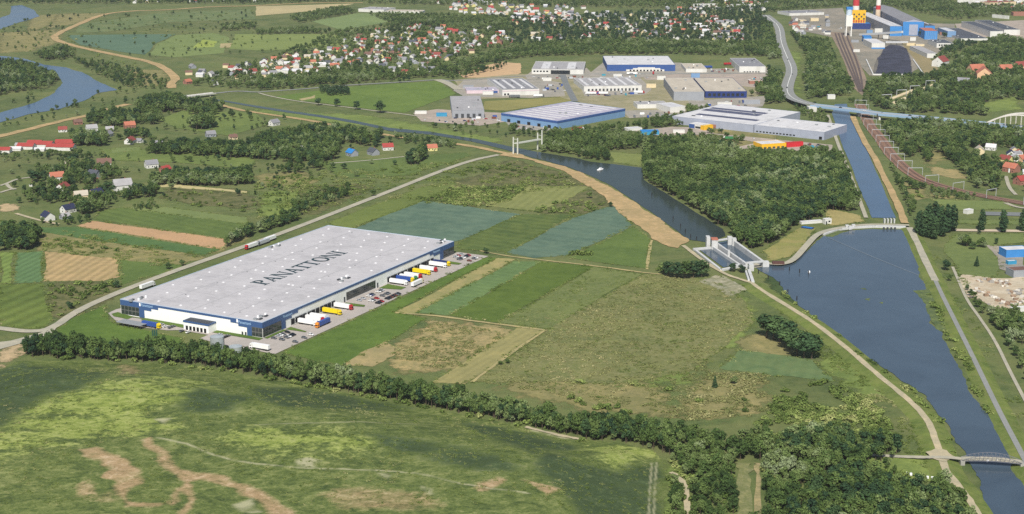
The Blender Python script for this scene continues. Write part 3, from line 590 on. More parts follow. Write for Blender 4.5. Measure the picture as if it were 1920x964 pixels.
c = MB(); c.box(-.15, WW + .15, -.15, .5, WH - .3, WH); c.box(-.15, WW + .15, WL - .5, WL + .15, WH - .3, WH); c.box(-.15, .5, .5, WL - .5, WH - .3, WH); c.box(WW - .5, WW + .15, .5, WL - .5, WH - .3, WH); c.build('coping', cope, WE)
b = MB()
xs = [xf(v) for v in (226, 262, 271.6, 285, 298, 433.5, 448, 464, 473, 493)]
ys = [yr(v) for v in (493, 528, 535.6, 547, 559, 806, 813, 825, 831, 851)]
def fband(x0, x1, z0): b.box(x0, x1, -.3, -.001, z0, WH - .32)
def rband(y0, y1, z0): b.box(WW + .001, WW + .3, y0, y1, z0, WH - .32)
fband(0, xs[1], 7.6); fband(xs[1], xs[2], 0.3); fband(xs[2], xs[3], 6.4); fband(xs[3], xs[4], 8.3); fband(xs[4], xs[5], 10.2); fband(xs[5], xs[6], 8.3); fband(xs[6], xs[7], 6.4); fband(xs[7], xs[8], .3); fband(xs[8], WW + .3, 7.6)
rband(0, ys[1], 7.6); rband(ys[1], ys[2], .3); rband(ys[2], ys[3], 6.4); rband(ys[3], ys[4], 8.3); rband(ys[4], ys[5], 10.2); rband(ys[5], ys[6], 8.3); rband(ys[6], ys[7], 6.4); rband(ys[7], ys[8], .3); rband(ys[8], WL, 7.6)
b.box(-.3, -.001, 0, WL, 10.2, WH - .32); b.box(0, WW, WL + .001, WL + .3, 10.2, WH - .32)
b.build('blue_band', wb, WE)
def office(axis, a0, a1, z0, z1, rows=2, step=3.2):
    """a curtain wall of panes in a frame"""
    f = MB()
    if axis == 'x': f.box(a0, a1, -.16, -.002, z0, z1)
    else: f.box(WW + .002, WW + .16, a0, a1, z0, z1)
    root = f.build('glazing_frame', fr, WE); n = max(2, int(round(abs(a1 - a0) / step))); s = (a1 - a0) / n; hz = (z1 - z0) / rows
    pm = None
    for r in range(rows):
        for i in range(n):
            if pm is None:
                p = MB()
                if axis == 'x': p.box(0.22, s - .22, -.26, -.161, .25, hz - .25)
                else: p.box(.161, .26, .22, s - .22, .25, hz - .25)
                pm = p.mesh('pane', gl)
            o = link('pane', pm, root); o.location = (a0 + i * s, 0, z0 + r * hz) if axis == 'x' else (WW, a0 + i * s, z0 + r * hz)
office('x', .4, xs[1], .7, 7.5); office('x', xs[8], WW - .1, .7, 7.5); office('y', .3, ys[1], .7, 7.5); office('y', ys[8], WL - .3, .7, 7.5)
office('y', yr(649.5), yr(704), 1.0, 7.4, 2, 3.0)
dm = MB().box(0, .7, -1.75, 1.75, 1.0, 5.0).mesh('dock_door', blk); ds = MB().box(0, .95, -2.0, 2.0, 4.95, 5.3).mesh('canopy', dgy)
DOCK = [548.7, 557, 564, 571, 580, 587, 595, 603, 610, 617, 624.6, 728.6, 735, 741, 748, 754, 760, 766.6, 772, 779, 785, 791.5, 797, 802.7, 809.6]
for v in DOCK:
    o = link('dock_door', dm, WE); o.location = (WW + .002, yr(v), 0); k = link('canopy', ds, o)
for v in (646, 708): MB().box(WW + .002, WW + .25, yr(v) - .8, yr(v) + .8, .2, 4.4).build('door', dgy, WE)
for v in (455, 461): MB().box(xf(v) - .7, xf(v) + .7, -.25, -.002, .1, 2.6).build('door', dgy, WE)
MB().box(WW + .31, WW + 1.4, ys[3], yr(640), 0, 1.0).build('loading_plinth', flat_mat('concrete', (190, 188, 180), .8), WE); MB().box(WW + .31, WW + 1.4, yr(722), ys[6], 0, 1.0).build('loading_plinth', MATS['concrete'], WE)
# front block with small doors
x0, x1 = xf(355.6) + 2, xf(408) - 1
fb = MB().box(x0, x1, -9, -.31, 0, 6.6).build('front_block', ww, WE); t = MB(); t.box(x0 - .3, x1 + .3, -9.3, -.32, 5.8, 7.0).build('blue_band', wb, fb)
MB().box(x0 + .6, x1 - .6, -8.6, -.9, 7.0, 7.1).build('roof', dgy, fb)
dmf = MB().box(-1.0, 1.0, -.25, 0, .3, 3.4).mesh('dock_door', blk)
for i in range(6): o = link('dock_door', dmf, fb); o.location = (x0 + 3 + i * (x1 - x0 - 6) / 5, -9.002, 0)
# skylights in offset rows
sm = MB(); sm.box(-1.5, 1.5, -1.1, 1.1, 0, .45); sm.face([(-1.3, -.9, .5), (1.3, -.9, .5), (0.9, 0, .95), (-.9, 0, .95)]); sm.face([(1.3, .9, .5), (-1.3, .9, .5), (-.9, 0, .95), (.9, 0, .95)]); sm.face([(1.3, -.9, .5), (1.3, .9, .5), (.9, 0, .95)]); sm.face([(-1.3, .9, .5), (-1.3, -.9, .5), (-.9, 0, .95)])
sk = sm.mesh('skylight', flat_mat('skylight dome', (226, 226, 228), .4, .04, alb=.85))
for v in sk.vertices: v.co = (v.co.x * .72, v.co.y * .72, v.co.z * .7)
for i in range(13):
    for j in range(7):
        x = 10 + j * 20.5 + (i % 2) * 9 + R.uniform(-1, 1); y = 9 + i * 21.2 + R.uniform(-1.5, 1.5)
        if 55 < x < 75 and 80 < y < 201: x += 16 if x > 66 else -14
        if x < WW - 5: o = link('skylight', sk, WE); o.location = (x, y, WH - .26)
um = [MB().box(-1.4, 1.4, -1, 1, 0, 1.3).mesh('roof_unit', gy), MB().box(-.9, .9, -1.6, 1.6, 0, .9).mesh('roof_unit', dgy), MB().box(-.6, .6, -.6, .6, 0, 1.6).mesh('roof_unit', wt)]
for cx, cy in ((123, 10), (117, 126), (123, 268), (6, 188), (12, 6)):
    for k in range(6): o = link('roof_unit', um[k % 3], WE); o.location = (cx + R.uniform(-3, 3) * .8, cy + (k - 2.5) * 2.6, WH - .26)
for k in range(1, 4): MB().box(WW * k / 4 - .5, WW * k / 4 + .5, 2, 78 if k == 2 else WL - 2, WH - .249, WH - .21).build('roof_walkway', flat_mat('walkway', (176, 175, 176), .8), WE)
dr = MB().box(-.5, .5, -.5, .5, 0, .12).mesh('roof_drain', dgy)
for k in range(14): o = link('roof_drain', dr, WE); o.location = (WW * (.25 if k % 2 else .75) + 2.5, 14 + k * 19, WH - .25)
# PANATTONI in serif capitals on the roof
def letter(ch):
    q = []                               # polygons in a box one unit high
    def r(x0, y0, x1, y1): q.append([(x0, y0), (x1, y0), (x1, y1), (x0, y1)])
    def sf(x, y, w=.15): r(x - w, y, x + w, y + .07) if y < .5 else r(x - w, y - .07, x + w, y)
    if ch == 'I': r(.15, 0, .35, 1); sf(.25, 0, .22); sf(.25, 1, .22); return q, .5
    if ch == 'T':
        r(.3, 0, .5, 1); r(.02, .87, .78, 1.0); q.append([(.02, .92), (.02, .72), (.08, .86), (.12, .92)]); q.append([(.78, .92), (.68, .92), (.72, .86), (.78, .72)]); sf(.4, 0, .2); return q, .8
    if ch == 'N':
        r(.1, 0, .22, 1); r(.77, 0, .89, 1); q.append([(.06, 1), (.7, 0), (.88, 0), (.28, 1)]); sf(.16, 0, .14); sf(.82, 1, .14); sf(.14, 1, .12); return q, .98
    if ch == 'A':
        q.append([(.05, 0), (.17, 0), (.5, .84), (.42, 1)]); q.append([(.58, 0), (.82, 0), (.52, 1), (.4, 1)]); r(.22, .28, .68, .38); sf(.11, 0, .13); sf(.71, 0, .16); return q, .9
    if ch == 'P':
        r(.12, 0, .32, 1); sf(.22, 0, .22); sf(.2, 1, .17); o = []; i = []
        for k in range(13):
            a = math.pi / 2 - math.pi * k / 12; o.append((.34 + .34 * math.cos(a), .73 + .27 * math.sin(a))); i.append((.34 + .16 * math.cos(a), .73 + .17 * math.sin(a)))
        for k in range(12): q.append([o[k], o[k + 1], i[k + 1], i[k]])
        return q, .74
    o = []; i = []
    for k in range(29):
        a = 2 * math.pi * k / 28; o.append((.5 + .44 * math.cos(a), .5 + .52 * math.sin(a))); i.append((.5 + .25 * math.cos(a), .5 + .41 * math.sin(a)))
    for k in range(28): q.append([o[k], o[k + 1], i[k + 1], i[k]])
    return q, 1.0
tot = sum(letter(ch)[1] for ch in 'PANATTONI'); adv = 0.; LEN = 117.0; HT = 15.0; kx = LEN / tot
for ch in 'PANATTONI':
    qs, wd = letter(ch); mb = MB()
    for k, qq in enumerate(qs): mb.face([(72.5 - y * HT, 82.5 + (adv + x) * kx, WH - .2 + .012 * k) for x, y in qq][::-1])
    mb.build('roof_letter', ink, WE); adv += wd
def sign(txt, loc, rot, size, parent, mat=sgn):
    cu = bpy.data.curves.new('sign_lettering', 'FONT'); cu.body = txt; cu.size = size; cu.extrude = .03; cu.materials.append(mat)
    t_ = bpy.data.objects.new('sign_text', cu); COL.objects.link(t_); bpy.context.view_layer.update(); me = bpy.data.meshes.new_from_object(t_.evaluated_get(bpy.context.evaluated_depsgraph_get())); me.materials.clear(); me.materials.append(mat); bpy.data.objects.remove(t_)
    o = link('sign_lettering', me, parent); o.location = loc; o.rotation_euler = rot
sign('Panattoni', (xf(266), -.35, 9.2), (math.pi / 2, 0, 0), 3.0, WE); sign('Panattoni', (xf(448), -.35, 8.6), (math.pi / 2, 0, 0), 3.0, WE); sign('Panattoni', (WW + .35, yr(531), 8.6), (math.pi / 2, 0, math.pi / 2), 3.0, WE); sign('Panattoni', (WW + .35, yr(812), 8.8), (math.pi / 2, 0, math.pi / 2), 3.0, WE)
for x, y, r in ((xf(263), -.36, 0), (xf(445), -.36, 0)): MB().box(x, x + 1.3, y, y + .05, 9.0, 11.4).build('sign_logo', wt, WE)
# yard round it
def wy(pts): return [WM @ Vector((x, y, 0)) for x, y in pts]
yp = ground_mat('warehouse yard', (186, 178, 170), 0.08, (172, 166, 156), 0.4, 25)
sheet('yard', wy([(WW - 1, -3), (WW - 1, WL + 8), (161, WL + 8), (161, -26), (120, -26), (92, -22), (92, -12), (66, -12), (58, -17), (30, -20), (12, -18), (-10, -3), (-12, 8), (-8, 20), (-7, WL + 10), (0, WL + 10), (0, 1), (4, -3.5)]), yp, 0.24, 0.3, world=True)
gg = ground_mat('mown lawn', (94, 118, 54))
for pts in ([(WW + 2, yr(706)), (WW + 20, yr(712)), (WW + 20, yr(722)), (WW + 2, yr(724))], [(WW + 2, yr(634)), (WW + 21, yr(640)), (WW + 19, yr(646)), (WW + 2, yr(645))], [(WW + 2, yr(531)), (WW + 19, yr(532)), (WW + 19, yr(535)), (WW + 2, yr(541))], [(WW + 2, yr(815)), (WW + 22, yr(818)), (WW + 22, yr(824)), (WW + 2, yr(826))], [(24, -6), (24, -.6), (x0 - 1, -.6), (x0 - 1, -7)], [(x1 + 1, -6), (x1 + 1, -.6), (118, -.6), (126, -.6), (WW + 1, -.6), (WW + 1, -6)], [(-6, -4), (-5, 2), (-.5, 1), (14, -2), (14, -9), (0, -8)], [(WW + 1, 0), (WW + 4, 0), (WW + 4, yr(529)), (WW + 1, yr(529))]):
    sheet('lawn', wy(pts), gg, 0.5, 0.2, world=True)
# ------------------------------------------------------------------ vehicles
tyre = flat_mat('tyre', (30, 30, 32), .9); whm = MB(); 
n = 12; i0 = 0
for yy in (-.2, .2): whm.v += [(.5 * math.cos(2 * math.pi * k / n), yy, .5 + .5 * math.sin(2 * math.pi * k / n)) for k in range(n)]
for k in range(n): whm.f.append((k, (k + 1) % n, n + (k + 1) % n, n + k)); whm.m.append(0)
whm.f += [tuple(range(n))[::-1], tuple(range(n, 2 * n))]; whm.m += [0, 0]; WHM = whm.mesh('wheel', tyre)
def paint(nm, c): return flat_mat('paint ' + nm, c, .35, .04, .3, spec=.5, alb=.9)
PC = {'white': (244, 244, 242), 'red': (176, 40, 44), 'yellow': (238, 210, 20), 'blue': (52, 84, 158), 'navy': (40, 56, 110), 'orange': (226, 140, 40), 'silver': (190, 194, 198), 'grey': (110, 114, 118), 'black': (34, 36, 40), 'green': (60, 130, 80), 'cream': (236, 226, 190), 'teal': (60, 150, 170), 'brown': (120, 70, 50)}
PM = {k: paint(k, v) for k, v in PC.items()}
wgl = flat_mat('vehicle glass', (30, 38, 44), .1, .1, spec=.9)
TR = {}
def truck_mesh(tc, cc):
    if (tc, cc) in TR: return TR[tc, cc]
    t = MB(); t.box(0, 13.6, -1.27, 1.27, 1.15, 4.0); t.box(13.6, 13.75, -.9, .9, 2.6, 3.7); t.box(0.05, 13.5, -1.29, 1.29, 3.85, 3.92)
    cb = MB(); pr = [(13.95, .55), (16.3, .55), (16.35, 1.7), (16.15, 2.6), (15.75, 3.3), (15.0, 3.95), (14.0, 3.95)]
    for s in (-1.22, 1.22):
        cb.face([(x, s, z) for x, z in (pr if s > 0 else pr[::-1])][::-1])
    for k in range(len(pr)): a, b2 = pr[k], pr[(k + 1) % len(pr)]; cb.face([(a[0], -1.22, a[1]), (b2[0], -1.22, b2[1]), (b2[0], 1.22, b2[1]), (a[0], 1.22, a[1])])
    g = MB(); g.face([(16.38, -1.05, 1.75), (16.38, 1.05, 1.75), (16.19, 1.05, 2.55), (16.19, -1.05, 2.55)]); g.box(14.9, 15.9, -1.26, -1.225, 1.8, 2.55); g.box(14.9, 15.9, 1.225, 1.26, 1.8, 2.55)
    ch = MB(); ch.box(.3, 16, -.5, .5, .75, 1.1); ch.box(.1, 2.2, -1.2, 1.2, .95, 1.12); ch.box(4.5, 9.5, -1.2, -1.1, .5, 1.0); ch.box(4.5, 9.5, 1.1, 1.2, .5, 1.0)
    TR[tc, cc] = (t.mesh('trailer', PM[tc]), cb.mesh('cab', PM[cc]), g.mesh('windscreen', wgl), ch.mesh('chassis', dgy)); return TR[tc, cc]
def truck(M, tc, cc, label, group='lorries at the warehouse'):
    e = empty('lorry', M.to_translation(), M.to_euler().z, label, 'lorry', group); a = truck_mesh(tc, cc)
    link('trailer', a[0], e); cb = link('cab', a[1], e); link('windscreen', a[2], cb); link('chassis', a[3], e)
    for x in (1.4, 2.7, 4.0, 12.4, 15.2):
        for s in (-1.05, 1.05): o = link('wheel', WHM, e); o.location = (x, s, 0)
    return e
GZ = 0.45
def dock_truck(px, tc, cc, lab, dx=1.5): truck(WM @ Matrix.Translation((WW + dx, yr(px), GZ)), tc, cc, lab)
dock_truck(557, 'white', 'white', 'all-white lorry backed into the second dock from the near corner'); dock_truck(571, 'white', 'red', 'white lorry with dark red cab at the docks nearest the blue lorry'); dock_truck(579.5, 'white', 'silver', 'white lorry with silver cab beside a red-cabbed one near the near corner')
dock_truck(603, 'yellow', 'yellow', 'yellow lorry at the near docks, between two white ones'); dock_truck(624.6, 'white', 'red', 'white lorry with red cab at the dock beside the middle glass front')
dock_truck(728.6, 'white', 'white', 'white lorry at the dock just beyond the middle glass front'); dock_truck(741, 'blue', 'yellow', 'blue trailer with yellow cab at the far docks'); dock_truck(747.5, 'white', 'green', 'white trailer with green cab at the far docks'); dock_truck(756, 'white', 'red', 'white lorry with red cab beside the green-cabbed lorry')
dock_truck(772, 'yellow', 'yellow', 'yellow lorry at the far docks'); dock_truck(785, 'white', 'red', 'white lorry with red cab beyond the far yellow lorry'); dock_truck(802.7, 'white', 'white', 'white lorry at the far end of the docks beside a dark blue trailer'); dock_truck(809.6, 'navy', 'yellow', 'dark blue trailer with yellow cab at the last dock')
def yard_truck(px, py, rot, tc, cc, lab, z=GZ): p = WMI @ P(px, py, 0); truck(WM @ Matrix.Translation((p.x, p.y, z)) @ Matrix.Rotation(rot, 4, 'Z'), tc, cc, lab)
yard_truck(617, 606, -math.pi / 2, 'blue', 'orange', 'blue lorry with orange cab driving along the yard edge'); yard_truck(773, 540, math.pi / 2, 'white', 'cream', 'white lorry driving along the yard edge past the far docks')
yard_truck(268, 612, 0, 'blue', 'yellow', 'blue lorry with yellow cab in front of the warehouse sign'); yard_truck(505, 659, math.pi, 'white', 'white', 'white lorry by the trees at the near yard corner')
yard_truck(482, 462, -math.pi / 2, 'white', 'red', 'white lorry with red cab behind the warehouse roof edge'); yard_truck(516, 449, -math.pi / 2, 'white', 'silver', 'white lorry standing farthest along the back of the warehouse'); yard_truck(264, 545, math.pi / 2, 'white', 'white', 'white lorry on the back road beside the warehouse corner'); yard_truck(504, 455, -math.pi / 2, 'silver', 'grey', 'grey lorry behind the middle of the warehouse roof edge')
CARM = {}
def car_mesh(c):
    if c in CARM: return CARM[c]
    m = MB(); lo = [(0, .35), (4.4, .35), (4.45, .75), (3.3, .95), (0.05, 1.0)]; cab = [(.25, .98), (3.25, .93), (2.6, 1.48), (.8, 1.5)]
    for pr, hw, mi in ((lo, .88, 0), (cab, .74, 1)):
        for s in (-1, 1): m.face([(x, s * hw, z) for x, z in (pr if s < 0 else pr[::-1])], mi)
        for k in range(len(pr)): a, b2 = pr[k], pr[(k + 1) % len(pr)]; m.face([(a[0], -hw, a[1]), (a[0], hw, a[1]), (b2[0], hw, b2[1]), (b2[0], -hw, b2[1])], 0 if (mi == 0 or k == 2) else 1)
    for x in (.85, 3.5):
        for s in (-.8, .8): m.box(x - .3, x + .3, s - .1, s + .1, 0, .6, 2)
    CARM[c] = m.mesh('parked_car', [PM[c], wgl, tyre]); return CARM[c]
CC = ['grey', 'black', 'silver', 'white', 'black', 'grey', 'silver', 'grey', 'black'] * 3 + ['red', 'navy', 'brown', 'red']
def car(p, rz, lot, c=None):
    c = c or R.choice(CC); o = link('parked_car', car_mesh(c), None, f'{c} car parked {lot}', 'car', 'cars parked round the warehouse'); o.location = p; o.rotation_euler = (0, 0, rz); return o
def lot(y0, y1, xs_, txt, n):
    for x, rot in xs_:
        y = y0
        while y < y1:
            if R.random() < .72: q = WM @ Vector((x, y, GZ)); car(q, YAW + rot + R.uniform(-.03, .03), txt)
            y += 2.75
lot(2, yr(527), ((WW + 6, 0), (WW + 13, 0), (WW + 24.5, 0)), 'in the lot by the near glass corner', 20)
lot(yr(657), yr(702), ((WW + 6, 0), (WW + 15, 0), (WW + 23, 0)), 'in the lot below the middle glass front', 18)
lot(yr(834), yr(853), ((WW + 5, 0), (WW + 12, 0), (WW + 22, 0)), 'in the lot by the far glass corner', 14)
lot(-14, -9, ((46, 1.5), (52, 1.5), (57, 1.5), (100, 1.5), (107, 1.5), (113, 1.5)), 'on the paving below the white front wall', 8)
for x in (32, 38, 70, 76): car(WM @ Vector((x, -17, GZ)), YAW + 1.6, 'on the paving below the white front wall', R.choice(['red', 'grey', 'white']))
# shelter, tanks, flag poles
E0 = wl(222, 613); r = empty('parking_shelter', WM @ Vector((E0.x - 3, E0.y + 1, .0)), YAW, 'long grey shelter on posts at the corner of the warehouse yard', 'shelter')
MB().box(0, 23, 0, 4, 3.0, 3.25).build('roof', gy, r); MB().box(0, 23, 5, 9, 2.8, 3.05).build('roof', gy, r)
for x in (0.5, 6, 11.5, 17, 22.5):
    for y in (.5, 3.5, 5.5, 8.5): MB().box(x - .12, x + .12, y - .12, y + .12, .3, 2.85).build('post', dgy, r)
tm = flat_mat('galvanised tank', (196, 204, 204), .35, .1, .3, metal=.35, streak=True)
def tank(px, py, rad, h, lab):
    q = P(px, py); r = empty('water_tank', q, 0, lab, 'tank', 'water tanks by the tree row'); MB().tube((0, 0), 0, h, rad, rad, 40, cap=False).build('shell', tm, r); MB().tube((0, 0), h, h + rad * .18, rad * 1.02, .3, 40).build('roof', tm, r)
    l = MB(); l.bar((rad + .25, -.3, 0), (rad + .25, -.3, h + 1), .1); l.bar((rad + .25, .3, 0), (rad + .25, .3, h + 1), .1); [l.bar((rad + .25, -.3, z * .8), (rad + .25, .3, z * .8), .08) for z in range(1, int(h / .8))]; l.build('ladder', dgy, r)
EXCL.append(([P(396, 669)[:2], P(422, 669)[:2], P(424, 640)[:2], P(394, 640)[:2]], 0)); tank(408, 659, 4.7, 11.0, 'tall silver water tank standing at the edge of the tree row'); tank(442, 662, 4.4, 5.0, 'low silver water tank beside the taller one')
for k, px in enumerate((286, 289.5, 293)):
    q = P(px, 636); r = empty('flag_pole', q, 0, 'dark banner pole on the lawn in front of the warehouse', 'flag pole', 'banner poles on the warehouse lawn'); MB().tube((0, 0), 0, 7, .12, .08, 8).build('pole', dgy, r); MB().box(.1, .95, -.03, .03, 2.5, 6.8).build('banner', flat_mat('banner green', (40, 84, 70), .8), r)
# ------------------------------------------------------------------ other buildings
def bm_(nm, c, **k): return flat_mat('wall ' + nm, c, .65, .08, .15, **k)
BW = {'white': bm_('white', (224, 223, 217), streak=True, dirt=(196, 194, 184)), 'grey': bm_('grey', (158, 162, 168)), 'blue': bm_('blue', (58, 90, 150)), 'lightblue': bm_('lightblue', (122, 158, 196)), 'sky': bm_('sky', (66, 140, 208)), 'cream': bm_('cream', (228, 210, 170)), 'yellow': bm_('yellow', (240, 188, 40)), 'red': bm_('red', (204, 44, 52)),
      'lav': bm_('lav', (168, 174, 190)), 'peach': bm_('peach', (232, 190, 150)), 'brick': bm_('brick', (164, 116, 100)), 'dark': bm_('dark', (60, 66, 78)), 'deep': bm_('deep', (40, 60, 120)), 'teal': bm_('teal', (60, 150, 190)), 'pink': bm_('pink', (220, 200, 206))}
def rf_(nm, c, **k): return flat_mat('roof ' + nm, c, .7, .14, .12, dirt=tuple(int(v * .82) for v in c), **k)
RF = {'pale': rf_('pale', (206, 206, 208)), 'grey': rf_('grey', (170, 168, 168)), 'white': rf_('white', (214, 213, 213)), 'mid': rf_('mid', (142, 142, 146)), 'dark': rf_('dark', (84, 88, 96)), 'red': rf_('red', (146, 74, 66)), 'rust': rf_('rust', (186, 116, 92)), 'brightred': rf_('brightred', (166, 70, 64)), 'navy': rf_('navy', (48, 54, 80)), 'blue': rf_('blue', (46, 130, 200)), 'brown': rf_('brown', (120, 92, 80)), 'beige': rf_('beige', (196, 186, 168)), 'violet': rf_('violet', (180, 176, 190)), 'solar': rf_('solar', (86, 90, 112)), 'yellow': rf_('yellow', (244, 200, 60))}
RUN = [MB().box(-1.8, 1.8, -1.2, 1.2, 0, 1.6).mesh('roof_unit', MATS['machine grey']), MB().box(-1, 1, -2.4, 2.4, 0, 1.0).mesh('roof_unit', MATS['dark grey']), MB().box(-.9, .9, -.9, .9, 0, 1.2).mesh('roof_unit', MATS['clean white'])]
def frame(fl, fr, back, h):
    a = P(*fl); b = P(*fr); k = P(*back, h); d = b - a; wd = d.length; rz = math.atan2(d.y, d.x); nrm = Vector((-d.y, d.x, 0)).normalized()
    return a, wd, max(4, (k - a).dot(nrm)), rz
def hall(name, lab, fl, fr, back, h, wall, roof, cat='building', gable=0, sky=0, feats=(), parapet=.5, group=None, dims=None):
    """an industrial hall: walls, roof with coping or gable, roof lights, doors and windows on the camera side (y = 0) and the right end"""
    a, wd, dp, rz = frame(fl, fr, back, h)
    if dims: dp = dims
    r = empty(name, a, rz, lab, cat, group)
    M = Matrix.Translation(a) @ Matrix.Rotation(rz, 4, 'Z'); EXCL.append(([(M @ Vector(p))[:2] for p in ((0, 0, 0), (wd, 0, 0), (wd, dp, 0), (0, dp, 0))], 3))
    if gable:
        m = MB(); m.prism([(0, 0), (wd, 0), (wd, dp), (0, dp)], 0, h - .05)
        if gable > 0: m.face([(0, 0, h - .05), (wd, 0, h - .05), (wd / 2, 0, h + gable)]); m.face([(wd, dp, h - .05), (0, dp, h - .05), (wd / 2, dp, h + gable)])
        else: m.face([(0, 0, h - .05), (0, dp / 2, h - gable), (0, dp, h - .05)]); m.face([(wd, 0, h - .05), (wd, dp, h - .05), (wd, dp / 2, h - gable)])
        m.build('wall', BW[wall], r); m = MB()
        if gable > 0:
            for s in (0, 1): x = -.5 if s == 0 else wd + .5; m.face([(x, -.5, h), (wd / 2, -.5, h + gable + .1), (wd / 2, dp + .5, h + gable + .1), (x, dp + .5, h)][::1 if s else -1])
        else:
            for s in (0, 1): y = -.5 if s == 0 else dp + .5; m.face([(-.5, y, h), (wd + .5, y, h), (wd + .5, dp / 2, h - gable + .1), (-.5, dp / 2, h - gable + .1)][::1 if s == 0 else -1])
        m.build('roof', RF[roof], r)
    else:
        MB().prism([(0, 0), (wd, 0), (wd, dp), (0, dp)], 0, h - .3).build('wall', BW[wall], r); m = MB()
        m.box(.4, wd - .4, .4, dp - .4, h - .4, h - .1).build('roof', RF[roof], r)
        m = MB(); p = .4; m.box(-.1, wd + .1, -.1, p, h - .3, h + .1); m.box(-.1, wd + .1, dp - p, dp + .1, h - .3, h + .1); m.box(-.1, p, p, dp - p, h - .3, h + .1); m.box(wd - p, wd + .1, p, dp - p, h - .3, h + .1); m.build('coping', BW['white' if wall == 'white' else wall], r)
    if sky:
        n = max(2, int(wd / sky)); smm = MB().box(-wd / n * .16, wd / n * .16, dp * .12, dp * .88, 0, .5).mesh('skylight', RF['white'])
        zz = h - .12
        if not gable:
            for i in range(n): o = link('skylight', smm, r); o.location = ((i + .5) * wd / n, 0, zz)
    if not gable and wd > 26 and dp > 26:
        for k in range(5): o = link('roof_unit', RUN[k % 3], r); o.location = (R.uniform(.1, .9) * wd, R.uniform(.1, .9) * dp, h - .12)
    for f in feats:
        nm, fc, u0, u1, z0, z1, mt = f[:7]; m = MB(); off = f[7] if len(f) > 7 else .2
        if fc == 'f': m.box(u0 * wd, u1 * wd, -off, -.003, z0 * h, z1 * h)
        elif fc == 'r': m.box(wd + .003, wd + off, u0 * dp, u1 * dp, z0 * h, z1 * h)
        elif fc == 'l': m.box(-off, -.003, u0 * dp, u1 * dp, z0 * h, z1 * h)
        else: m.box(u0 * wd, u1 * wd, z0 * dp, z1 * dp, h - .09, h - .09 + off)
        m.build(nm, mt, r)
    return r
def row(nm, fc, n, u0, u1, z0, z1, mt, fill=.6, off=.25): s = (u1 - u0) / n; return [(nm, fc, u0 + (i + .5 - fill / 2) * s, u0 + (i + .5 + fill / 2) * s, z0, z1, mt, off) for i in range(n)]
# the industrial estate behind the canal
hall('logistics_hall', 'grey-roofed white hall with long dark window, beside the sand heap', (997, 139), (1094, 140), (1008, 115), 8, 'white', 'grey', feats=row('window', 'f', 5, .02, .33, .45, .75, wgl) + [('glass_front', 'f', .37, .74, .1, .85, wgl, 1.0)], sky=30)
hall('logistics_hall', 'dark blue hall with white roof and stepped white dock front', (1138, 134), (1266, 134), (1146, 105), 11, 'blue', 'white', feats=[('dock_front', 'f', .28, .84, 0, .3, BW['white'], 1.0), ('dock_front', 'f', .38, .78, .3, .5, BW['white'], 1.0), ('dock_front', 'f', .45, .7, .5, .62, BW['white'], 1.0)] + row('dock_door', 'f', 10, .32, .82, .04, .27, blk, .5, 1.2), sky=40)
hall('workshop', 'low white workshop with blue machines in its yard', (1286, 136), (1325, 136), (1288, 119), 6, 'white', 'beige')
hall('logistics_hall', 'plain grey-roofed white hall nearest the main road', (1386, 136), (1435, 136), (1388, 109), 10, 'white', 'mid', feats=row('dock_door', 'f', 6, .15, .8, .02, .2, dgy))
hall('factory', 'white factory with pinkish band and striped grey roof', (942, 180), (1011, 178), (952, 147), 9, 'white', 'mid', feats=[('stripe', 'f', 0, 1, .72, .86, BW['pink'], .2)] + row('window', 'f', 2, .03, .2, .1, .4, wgl), sky=12)
hall('workshop', 'long low pink and blue workshop joined to the striped factory', (875, 176), (935, 175), (878, 164), 5, 'pink', 'violet', feats=[('blue_door', 'f', .8, .97, .1, .8, BW['blue'], .3)])
hall('factory', 'wide grey factory with many roof vents and parked lorries in front', (1095, 172), (1203, 170), (1098, 146), 8, 'white', 'grey', feats=row('dock_door', 'f', 14, .05, .95, .05, .5, dgy, .5), sky=14)
hall('factory', 'large beige-roofed factory with tall grey front wall', (1263, 189), (1320, 189), (1276, 146), 13, 'grey', 'beige')
hall('factory', 'long beige-roofed factory wing with dark blue front', (1322, 184), (1400, 184), (1330, 146), 10, 'deep', 'beige', feats=row('window', 'f', 8, .05, .95, .3, .7, wgl))
hall('shed', 'low white shed between dry lawn and blue hall', (1195, 204), (1252, 203), (1198, 190), 6, 'white', 'grey'); hall('shed', 'white shed against the tall grey factory wall', (1256, 212), (1285, 210), (1258, 192), 8, 'white', 'pale')
hall('warehouse_hall', 'light blue warehouse with white-streaked roof beside the canal wood', (1045, 243), (1172, 219), (952, 210), 11, 'lightblue', 'violet', dims=None, sky=13, feats=[('blue_band', 'f', 0, 1, .75, 1.0, BW['blue'], .3), ('blue_band', 'l', 0, 1, .75, 1.0, BW['blue'], .3)] + row('dock_door', 'l', 5, .05, .95, .05, .4, blk, .3))
hall('warehouse_hall', 'wide grey factory with dark solar rows on its pale roof', (1412, 249), (1500, 224), (1296, 209), 10, 'lav', 'white', feats=[('solar_panel', 't', .22, .3, .1, .85, RF['solar'], .4), ('solar_panel', 't', .5, .62, .25, .95, RF['solar'], .4), ('solar_panel', 't', .66, .74, .25, .95, RF['solar'], .4), ('stripe', 'l', .45, .6, .05, .5, BW['brick'], .3)])
hall('warehouse_hall', 'long lavender-grey warehouse with white roof near the canal bridge', (1414, 249), (1545, 263), (1440, 219), 10, 'lav', 'white', sky=22, feats=[('dock_door', 'f', .93, .97, .05, .4, blk, .3)] + row('window', 'f', 12, .02, .6, .15, .3, wgl))
hall('market_hall', 'big grey hall with pale sheet roof above cluttered yard', (848, 222), (908, 221.4), (806, 182), 11, 'grey', 'grey', feats=row('gate', 'f', 5, .05, .95, .05, .55, dgy, .5), dims=130)
